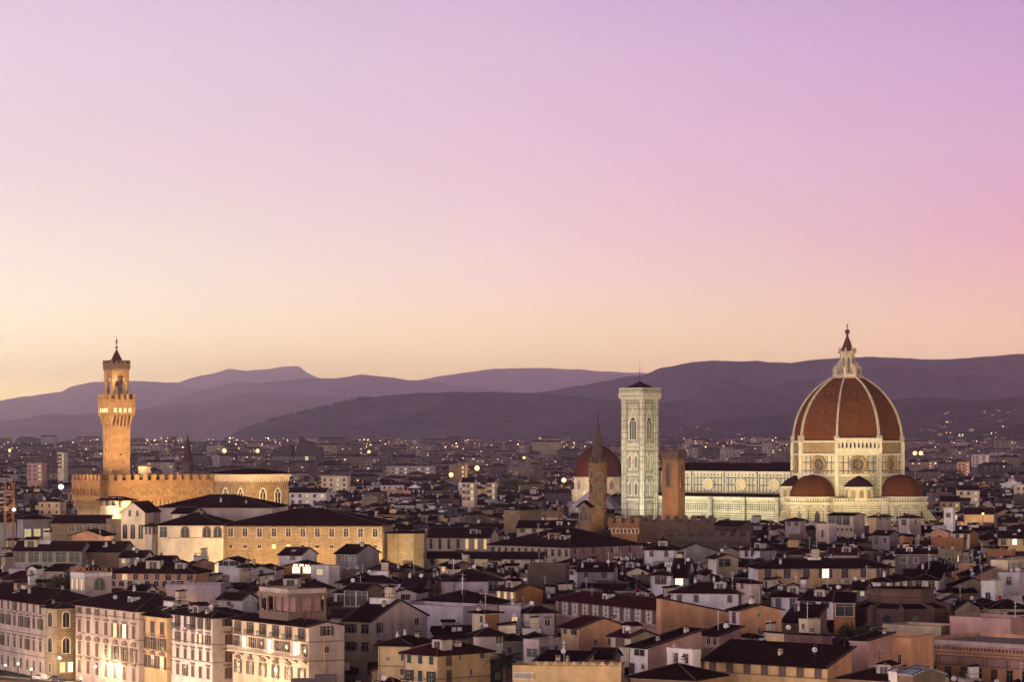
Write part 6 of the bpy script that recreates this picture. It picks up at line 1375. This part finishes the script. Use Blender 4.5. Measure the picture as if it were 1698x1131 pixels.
# ---------------------------------------------------------------- the mass of the city beyond
class Mass:
    def __init__(s): s.v = []; s.f = []; s.m = []
    def q(s, pts, m): k = len(s.v); s.v += pts; s.f.append(tuple(range(k, k+len(pts)))); s.m.append(m)
    def build(s, name, mats):
        me = bpy.data.meshes.new(name); me.from_pydata(s.v, [], s.f)
        for x in mats: me.materials.append(x)
        me.polygons.foreach_set('material_index', s.m); me.update(); o = bpy.data.objects.new(name, me); COL.objects.link(o); return o
MC = ['dcream', 'dpink', 'dwhite', 'yellow', 'dsand', 'dgrey', 'drose', 'grey', 'ochre', 'brown']
mats = [M[c] for c in MC] + [M['roof'], M['redroof'], M['glass'], M['lit'], M['litwhite'], M['metal'], M['white'], M['palepink']]
IR, IR2, IG, IL, IW, IM = 10, 11, 12, 13, 14, 15
ms = Mass(); rr_ = random.Random(77)
def mhouse(x, y, th, a, b, h, z0, kind, ci, wn=True, lit=.08, rm=IR):
    c, s = math.cos(th), math.sin(th)
    def P(u, v, z): return (x + u*c + v*s, y - u*s + v*c, z0 + z)
    A, B, o, tn = a/2, b/2, .45, .40
    cs = [(-A, -B), (A, -B), (A, B), (-A, B)]
    for i in range(4):
        p, q_ = cs[i], cs[(i+1) % 4]; ms.q([P(*p, -3), P(*q_, -3), P(*q_, h), P(*p, h)], ci)
    if kind == 0:   # gable along u
        zr = h + B*tn; ze = h - o*tn
        ms.q([P(-A-o, -B-o, ze), P(A+o, -B-o, ze), P(A+o, 0, zr), P(-A-o, 0, zr)], rm); ms.q([P(A+o, B+o, ze), P(-A-o, B+o, ze), P(-A-o, 0, zr), P(A+o, 0, zr)], rm)
        ms.q([P(A, -B, h), P(A, B, h), P(A, 0, zr-.1)], ci); ms.q([P(-A, B, h), P(-A, -B, h), P(-A, 0, zr-.1)], ci)
    elif kind == 1:
        k = min(A, B); zr = h + k*tn; ze = h - o*tn; e = [(-A-o, -B-o), (A+o, -B-o), (A+o, B+o), (-A-o, B+o)]
        r0, r1 = ((-A+k, 0), (A-k, 0)) if A >= B else ((0, -B+k), (0, B-k))
        if A >= B: fs = [(e[0], e[1], r1, r0), (e[1], e[2], r1), (e[2], e[3], r0, r1), (e[3], e[0], r0)]
        else: fs = [(e[0], e[1], r0), (e[1], e[2], r1, r0), (e[2], e[3], r1), (e[3], e[0], r0, r1)]
        for f in fs: ms.q([P(*p, zr if p in (r0, r1) else ze) for p in f], rm)
    else:
        ms.q([P(-A, -B, h-.4), P(A, -B, h-.4), P(A, B, h-.4), P(-A, B, h-.4)], 7)
        for k in range(rr_.randrange(3)):
            u, v = rr_.uniform(-A*.6, A*.6), rr_.uniform(-B*.6, B*.6); w = rr_.uniform(1, 2.5); hh_ = rr_.uniform(2, 3.5)
            for (du, dv), (eu, ev) in (((-w, -w), (w, -w)), ((w, -w), (w, w)), ((-w, w), (-w, -w))): ms.q([P(u+du, v+dv, h-.4), P(u+eu, v+ev, h-.4), P(u+eu, v+ev, h+hh_), P(u+du, v+dv, h+hh_)], ci)
            ms.q([P(u-w, v-w, h+hh_), P(u+w, v-w, h+hh_), P(u+w, v+w, h+hh_), P(u-w, v+w, h+hh_)], 7)
    if kind < 2:
        for k in range(rr_.choice((0, 1, 1, 2))):
            u, v = rr_.uniform(-A*.7, A*.7), rr_.uniform(-B*.6, B*.2); w = .45; hh_ = h + min(A, B)*tn + rr_.uniform(.2, 1.2); cc = rr_.choice((0, 16, 2, 17))
            for (du, dv), (eu, ev) in (((-w, -w), (w, -w)), ((w, -w), (w, w)), ((-w, w), (-w, -w))): ms.q([P(u+du, v+dv, h), P(u+eu, v+ev, h), P(u+eu, v+ev, hh_), P(u+du, v+dv, hh_)], cc)
            ms.q([P(u-w, v-w, hh_), P(u+w, v-w, hh_), P(u+w, v+w, hh_), P(u-w, v+w, hh_)], rm)
        if rr_.random() < .34 and A > 4:   # roof terrace room
            u, v = rr_.uniform(-A*.4, A*.4), rr_.uniform(-B*.2, B*.2); w = rr_.uniform(.9, 1.9); hh_ = h + min(A, B)*tn + rr_.uniform(.4, 1.8); cc = rr_.choice((0, 16, 2, 3, 17))
            for (du, dv), (eu, ev) in (((-w, -w), (w, -w)), ((w, -w), (w, w)), ((w, w), (-w, w)), ((-w, w), (-w, -w))): ms.q([P(u+du, v+dv, h), P(u+eu, v+ev, h), P(u+eu, v+ev, hh_), P(u+du, v+dv, hh_)], cc)
            ms.q([P(u-w-.3, v-w-.3, hh_), P(u+w+.3, v-w-.3, hh_), P(u+w+.3, v+w+.3, hh_+.5), P(u-w-.3, v+w+.3, hh_+.5)], rm)
    if wn:
        fl = 3.3
        for face in ('A', 'B'):
            L = a if face == 'A' else b; n = max(1, int(L/wn)); nr = min(int((h-2)/fl), 2 if kind < 2 else 6)
            for j in range(nr):
                z = h - 2.0 - j*fl
                for i in range(n):
                    if rr_.random() < .15: continue
                    u = -L/2 + L*(i+.5)/n; w = .5 if wn < 5 else .9; q0, q1 = z-.75, z+.75
                    m = (IL if rr_.random() < .7 else IW) if rr_.random() < lit else IG
                    if face == 'A': ms.q([P(u-w, -B-.06, q0), P(u+w, -B-.06, q0), P(u+w, -B-.06, q1), P(u-w, -B-.06, q1)], m)
                    else: ms.q([P(A+.06, u-w, q0), P(A+.06, u+w, q0), P(A+.06, u+w, q1), P(A+.06, u-w, q1)], m)
Yc = 620.0; nm = 0; fillset = BOX
near_boxes = list(BOX)
def inbox2(x, y, r_, bs):
    for cx, cy, ax, ay, ha_, hb_ in bs:
        dx_, dy_ = x-cx, y-cy
        if abs(dx_) > 60 or abs(dy_) > 60: continue
        if abs(dx_*ax[0]+dy_*ax[1]) < ha_+r_ and abs(dx_*ay[0]+dy_*ay[1]) < hb_+r_: return True
    return False
lastY = cut_Y
Yc = 520.0
while Yc < lastY - 4:
    px = -25.0; bs = [b_ for b_ in near_boxes if abs(b_[1]-Yc) < 75]
    while px < 1730:
        x = px2x(px, Yc) + rr_.uniform(-2, 2); y = Yc + rr_.uniform(-2, 2); px += 7.5*K/Yc
        a = rr_.uniform(5, 8.5); b = rr_.uniform(5, 8)
        if (px < 560 and y < 690) or inbox2(x, y, a*.42, bs): continue
        zmax = ztop_allowed(x, y - a*.5, a*.6); h = min(rr_.uniform(9, 18), zmax - 2.4)
        if h < 4: continue
        mhouse(x, y, theta(x, y), a, b, h, 0, rr_.choice((0, 0, 1, 2)), rr_.choice((0, 1, 2, 2, 4, 5, 6, 8, 9, 3)), 3.0, .03, IR if rr_.random() < .75 else IR2); near_boxes.append((x, y, (1, 0), (0, 1), a*.42, b*.42)); bs.append(near_boxes[-1])
    Yc += 7.5
Yc = lastY - 6
while Yc < 2600:
    st = 10.2 if Yc < 1500 else 11.5 + (Yc-1500)/160; px = -90.0
    bs = [b_ for b_ in near_boxes if abs(b_[1]-Yc) < 75]
    while px < 1880:
        x = px2x(px, Yc) + rr_.uniform(-3, 3); y = Yc + rr_.uniform(-3, 3); px += st*K/Yc
        a = rr_.uniform(.75, 1.3)*st; b = rr_.uniform(.6, .9)*st; th = theta(x, y) + (R_(90) if rr_.random() < .25 else 0)
        if rr_.random() < .06: continue
        if inbox2(x, y, a*.42, bs): continue
        zmax = ztop_allowed(x, y - a*.5, a*.6) - gnd(x, y)
        h = rr_.uniform(13, 21) + (rr_.random() < .07)*rr_.uniform(2, 7); kind = rr_.choice((0, 0, 0, 1, 1, 2)); h = min(h, zmax - 3.2)
        if h < 4: continue
        ci = rr_.choice((0, 1, 2, 4, 5, 5, 1, 17, 4, 5, 6, 9, 3, 7, 6, 4, 16, 8))
        mhouse(x, y, th, a, b, h, gnd(x, y), kind, ci, 3.3, .035, IR if rr_.random() < .8 else IR2); nm += 1
    Yc += st*.98
tag(ms.build('old_town_houses', mats), 'mass of small tiled houses beyond the near roofs', kind='stuff')
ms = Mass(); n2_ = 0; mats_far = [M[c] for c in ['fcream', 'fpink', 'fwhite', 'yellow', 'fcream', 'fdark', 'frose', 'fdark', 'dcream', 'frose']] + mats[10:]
while Yc < 7400:
    st = 26 + (Yc-2600)/160; px = -30.0
    while px < 1730:
        x = px2x(px, Yc) + rr_.uniform(-8, 8); y = Yc + rr_.uniform(-10, 10); px += st*K/Yc
        if rr_.random() < .22: continue
        a = rr_.uniform(.5, 1.3)*st; b = rr_.uniform(10, 16); th = R_(35*noise.noise(Vector((x/400, y/400, 1)))+rr_.choice((0, 0, 90)))
        if 440 < px < 540 and abs(y-3530) < 130: continue
        zmax = ztop_allowed(x, y - a*.5, a*.6) - gnd(x, y)
        h = min(rr_.uniform(9, 22) + (rr_.random() < .08)*rr_.uniform(6, 16), zmax-2)
        if h < 4: continue
        ci = rr_.choice((0, 1, 2, 5, 4, 5, 0, 1, 2, 6, 7, 9, 8))
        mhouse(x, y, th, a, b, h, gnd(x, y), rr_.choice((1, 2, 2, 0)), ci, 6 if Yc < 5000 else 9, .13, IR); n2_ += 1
    Yc += st*.9
tag(ms.build('suburb_blocks', mats_far), 'mass of far suburb blocks on the plain', kind='stuff')
print('mass', nm, n2_)
# far trees between the blocks
mt_ = MB(); rt = random.Random(8)
for k in range(1100):
    Y = rt.uniform(1500, 6900); px = rt.uniform(-20, 1720); x = px2x(px, Y)
    if inbox2(x, Y, 6, [b_ for b_ in near_boxes if abs(b_[1]-Y) < 75]): continue
    R = rt.uniform(3.5, 9) ; zc = gnd(x, Y) + rt.uniform(5, 12)
    if zc + R > ztop_allowed(x, Y, R) : continue
    leafy(mt_, (x, Y, zc), R, 50, R*.3, rt, .8)
tag(mt_.build('distant_trees', [M['leaf'], M['leaf2']]), 'scattered dark trees in the far city', kind='stuff')
# ---------------------------------------------------------------- lamps of the far plain and hillsides
ml = MB(); rl = random.Random(12)
def dot(x, y, z, s, m):
    ml.f.append([ml.pt((x-s, y, z)), ml.pt((x, y-s*.4, z-s)), ml.pt((x+s, y, z)), ml.pt((x, y-s*.4, z+s))]); ml.m.append(m); ml.sm.append(False)
    ml.f.append([ml.pt((x-s, y+.01, z)), ml.pt((x, y+s, z+s)), ml.pt((x+s, y+.01, z)), ml.pt((x, y+s, z-s))]); ml.m.append(m); ml.sm.append(False)
for k in range(750):
    Y = rl.uniform(2300, 7400) if rl.random() < .75 else rl.uniform(1400, 2400); px = rl.uniform(-10, 1710)
    if 1130 < px < 1310 and rl.random() < .3: continue
    x = px2x(px, Y); s = Y/K*rl.choice((.25, .3, .3, .4, .5, .7))
    z = gnd(x, Y) + rl.uniform(8, 24)
    if z > ztop_allowed(x, Y, 1): continue
    dot(x, Y, z, s, 0 if rl.random() < .6 else 1)
for px0, px1, n in ((220, 700, 150), (0, 220, 35), (700, 1000, 55), (1130, 1310, 40), (1520, 1698, 30)):     # bright belt of the plain
    for k in range(n):
        px = rl.uniform(px0, px1); Y = rl.uniform(5200, 7300); x = px2x(px, Y); dot(x, Y, gnd(x, Y) + rl.uniform(12, 32), Y/K*rl.choice((.35, .45, .6, .9)), 0 if rl.random() < .5 else 1)
tag(ml.build('far_street_lamps', [M['dot'], M['dot2']]), 'countless small street lamps on the far plain', kind='stuff')
# villages on the hill slopes: lamps set on the hill surfaces
dg = bpy.context.evaluated_depsgraph_get(); dg.update()
ml = MB(); mv = Mass()
for (px0, px1, y0, y1, n) in ((1110, 1160, 738, 752, 26), (1150, 1300, 742, 756, 55), (1255, 1300, 733, 742, 14), (1120, 1240, 705, 722, 12), (1500, 1698, 715, 745, 42), (1550, 1698, 685, 712, 16), (1640, 1690, 682, 690, 6), (860, 1000, 738, 750, 20), (780, 900, 736, 744, 18), (270, 370, 728, 740, 14), (90, 130, 733, 740, 5), (380, 640, 730, 742, 16)):
    for k in range(int(n*.5)):
        px, py = rl.uniform(px0, px1), rl.uniform(y0, y1); dvec = Vector(((px-CX)/K, 1, -(py-HY)/K)).normalized()
        hit, loc, nor, _, ob, _ = sc.ray_cast(dg, Vector((0, 2600, CZ + 2600*dvec.z/dvec.y)) + Vector((dvec.x/dvec.y*2600, 0, 0)), dvec)
        if not hit or loc.y < 3000 or 'kind' not in ob or ob['kind'] != 'structure': continue
        s = loc.y/K*rl.choice((.25, .3, .4, .6)); dot(loc.x, loc.y-2, loc.z+6, s, 0 if rl.random() < .6 else 1)
        x, y, z = loc.x + rl.uniform(-20, 20), loc.y + 5, loc.z - 2; w = rl.uniform(4, 8); h_ = rl.uniform(4, 8)
        mv.q([(x-w, y, z-4), (x+w, y, z-4), (x+w, y, z+h_), (x-w, y, z+h_)], rl.choice((0, 1, 2))); mv.q([(x+w, y, z-4), (x+w, y+10, z-4), (x+w, y+10, z+h_), (x+w, y, z+h_)], 0); mv.q([(x-w, y+10, z-4), (x-w, y, z-4), (x-w, y, z+h_), (x-w, y+10, z+h_)], 0)
        mv.q([(x-w-1, y-1, z+h_), (x+w+1, y-1, z+h_), (x+w+1, y+5, z+h_+2.5), (x-w-1, y+5, z+h_+2.5)], IR); mv.q([(x+w+1, y+11, z+h_), (x-w-1, y+11, z+h_), (x-w-1, y+5, z+h_+2.5), (x+w+1, y+5, z+h_+2.5)], IR)
tag(ml.build('hillside_lamps', [M['dot'], M['dot2']]), 'small lamps of the hillside villages', kind='stuff')
tag(mv.build('hillside_villas', mats), 'tiny pale villas on the hillsides', kind='stuff')
# trees along the wooded hill's crest
mt_ = MB()
for k in range(130):
    px = rl.uniform(345, 620); prof = [(318, 752), (350, 745), (380, 728), (410, 712), (450, 698), (500, 685), (540, 675), (600, 662), (650, 655)]
    Y = 11000; x = px2x(px, Y); z = py2z(interp(prof, px), Y); R = rl.uniform(6, 13); leafy(mt_, (x, Y-20, z+R*.1), R, 30, 4, rl, .9)
tag(mt_.build('hill_trees', [M['leaf'], M['leaf2']]), 'trees standing along the wooded crest', kind='stuff')
# ---------------------------------------------------------------- tall flood lamps of the stadium and rail yard
for i, (px, py, Y, r_, lab) in enumerate(((748, 789, 2150, 1.7, 'orange flood lamp mast in the far city, left of the pair near centre'), (791, 778, 2300, 2.0, 'brightest flood lamp mast in the far city, right of the centre pair'), (935, 798, 1850, 1.5, 'flood lamp mast left of the red dome'),
        (1517, 753, 3600, 2.6, 'left lamp of the twin flood lamps right of the cathedral'), (1527, 753, 3600, 2.6, 'right lamp of the twin flood lamps right of the cathedral'), (101, 809, 1350, 1.1, 'bright white lamp left of the fortress palace'),
        (372, 749, 4600, 3.4, 'bright lamp on the horizon right of the pointed bell tower'), (427, 749, 4600, 3.0, 'bright lamp on the horizon left of the courthouse'), (869, 760, 3900, 1.8, 'bright lamp on the far plain left of the red dome'), (612, 750, 4500, 2.2, 'bright lamp on the far plain above the convent'),
        (1630, 853, 1165, .5, 'lamp on the floodlit yellow wall right of the cathedral'), (16, 748, 3900, 2.0, 'bright lamp on the horizon at the left edge'))):
    x = px2x(px, Y); g = gnd(x, Y); z = py2z(py, Y); white = i in (5,)
    street_lamp(lab, x, Y, max(4, z-g-r_*.65), (0 if Y > 3000 else 160000 if Y > 1700 else 22000), (1, .60, .28) if not white else (1, .9, .75), r_*1.0, 'lampwhite' if white else 'lamp', g, name='flood_lamp')
street_lamp('white globe lamp beside the block with three lit windows', px2x(23, 900), 900, py2z(848, 900), 4000, (1, .9, .7), .45, 'lampwhite')
# ---------------------------------------------------------------- floodlighting of the monuments
W4 = (1, .69, .34); W3 = (1, .73, .34); W1 = (1, .62, .27); W2 = (1, .80, .46); G1 = (1, .95, .62)
pvx = px2x(192, 985)
P_ = 1.0
spot('tower_floodlight', (pvx-22, 950, 42), (pvx, 985, 66), 250000*P_, W4, 62, .6); spot('tower_floodlight', (pvx+24, 952, 42), (pvx+2, 985, 62), 90000*P_, W4, 62, .6)
spot('palace_floodlight', (pvx-30, 938, 38), (pvx-10, 972, 38), 90000*P_, W1, 80, 1); spot('palace_floodlight', (pvx+22, 915, 26), (pvx+12, 985, 38), 260000*P_, W1, 85, 1)
spot('palace_floodlight', (pvx+28, 948, 30), (pvx+26, 985, 37), 75000*P_, W1, 110, 1)
bulb('terrace_light', (pvx+14, 990, 46), 5000, W2, .5); bulb('belfry_light', (pvx, 985, 78.3), 900, W2, .3)
spot('hall_floodlight', (px2x(380, 1080), 1085, 28), (px2x(400, 1130), 1130, 36), 90000*P_, W1, 90, 1); spot('hall_floodlight', (px2x(455, 1090), 1085, 28), (px2x(448, 1130), 1130, 36), 90000*P_, W1, 90, 1)
for px in (395, 440, 485, 530, 575, 615): spot('palace_floodlight', (px2x(px, 836), 836, 14), (px2x(px, 850), 850, 23), 10500*P_, W1, 130, .6)
spot('palace_floodlight', (px2x(668, 825), 838, 14), (px2x(668, 850), 855, 24), 26000*P_, W2, 120, .6)
spot('church_floodlight', (px2x(221, 862), 858, 19), (px2x(221, 880), 880, 28), 16000*P_, (1, .76, .46), 110, .6)
for px in (290, 345): spot('museum_floodlight', (px2x(px, 830), 832, 12), (px2x(px, 860), 860, 28), 9000*P_, (1, .74, .44), 110, .8)
# cathedral: lamps on the surrounding roofs
nS = Vector((-.643, -.766, 0)); aE = Vector((.766, -.643, 0)); C0 = Vector((CXW, CY, 0))
def cat(name, along, out_, z, ta_, to_, tz_, e, col, ang=90): 
    p = C0 + aE*along + nS*out_ + Vector((0, 0, z)); q_ = C0 + aE*ta_ + nS*to_ + Vector((0, 0, tz_)); spot(name, p, q_, e*P_, col, ang, 1.2)
cat('cathedral_floodlight', -14, 92, 20, 0, 18, 54, 200000, W3, 55); cat('cathedral_floodlight', 55, 84, 20, 14, 18, 54, 180000, W3, 55); cat('cathedral_floodlight', 96, 26, 20, 24, 6, 48, 150000, W3, 55)
for al_, ou_, tt in ((-22, 66, (-20, 22, 24)), (14, 68, (10, 34, 24)), (62, 52, (34, 20, 24)), (84, 8, (44, 4, 24))): cat('apse_floodlight', al_, ou_, 22.5, *tt, 27000, W3, 110)
for L in (-38, -62, -86): cat('nave_floodlight', L, 52, 22, L, 20, 26, 20000, G1, 110)
cat('nave_floodlight', -45, 50, 31.5, -45, 10.5, 38, 12000, W2, 90); cat('nave_floodlight', -78, 50, 31.5, -78, 10.5, 38, 12000, W2, 90)
bvec = Vector((bx, BY, 0))
for dx_, dy_, e in ((-30, -44, 70000), (24, -46, 60000)): spot('bell_tower_floodlight', (bx+dx_, BY+dy_, 20), (bx, BY, 46), e*P_, (1, .97, .74), 70, 1.2)
spot('bell_tower_floodlight', (bx-4, BY-75, 24), (bx, BY, 66), 120000*P_, W2, 42, 1.2)
bulb('lantern_light', C0 + Vector((0, -9, 90)), 400, (1, .6, .4), .5)
spot('brick_tower_floodlight', (px2x(1108, 1035), 1032, 30), (px2x(1116, 1050), 1052, 40), 26000*P_, (1, .60, .30), 90, .5)
spot('spire_floodlight', (px2x(985, 1005), 1008, 22), (px2x(990, 1030), 1030, 40), 9000*P_, W1, 80, .5)
spot('chapel_floodlight', (px2x(962, 1690), 1672, 30), (px2x(975, 1720), 1716, 34), 42000*P_, W2, 100, 1)
spot('baptistery_floodlight', (px2x(958, 1425), 1424, 27), (px2x(980, 1450), 1450, 33), 9000*P_, (.95, .95, 1), 120, 1)
spot('wall_floodlight', (px2x(1612, 1165), 1166, 16), (px2x(1622, 1180), 1180, 22), 9000*P_, (1, .78, .36), 130, .5)
for px, Y, z, e in ((1075, 985, 18, 4000), (1180, 600, 14, 0), (1600, 520, 7, 900), (1240, 580, 8, 900), (1130, 590, 8, 1500), (300, 700, 11, 3500), (735, 770, 14, 3500), (1030, 985, 18, 2500)):
    if e: bulb('street_light', (px2x(px, Y), Y, z), e, (1, .55, .22), .5)
# ---------------------------------------------------------------- haze: one closed box of even air
mb = MB(); mb.box(-14000, 14000, -1000, 60500, -2.0, 1560.0)
hm = bpy.data.materials.new('haze'); hm.use_nodes = True; t = hm.node_tree; t.nodes.clear()
o_ = t.nodes.new('ShaderNodeOutputMaterial'); v_ = t.nodes.new('ShaderNodeVolumePrincipled')
v_.inputs['Color'].default_value = (.86, .77, 1.0, 1); v_.inputs['Density'].default_value = 4.6e-5; v_.inputs['Anisotropy'].default_value = .8
t.links.new(v_.outputs[0], o_.inputs['Volume'])
tag(mb.build('haze', [hm]), 'pinkish dusk haze over the plain', kind='stuff')
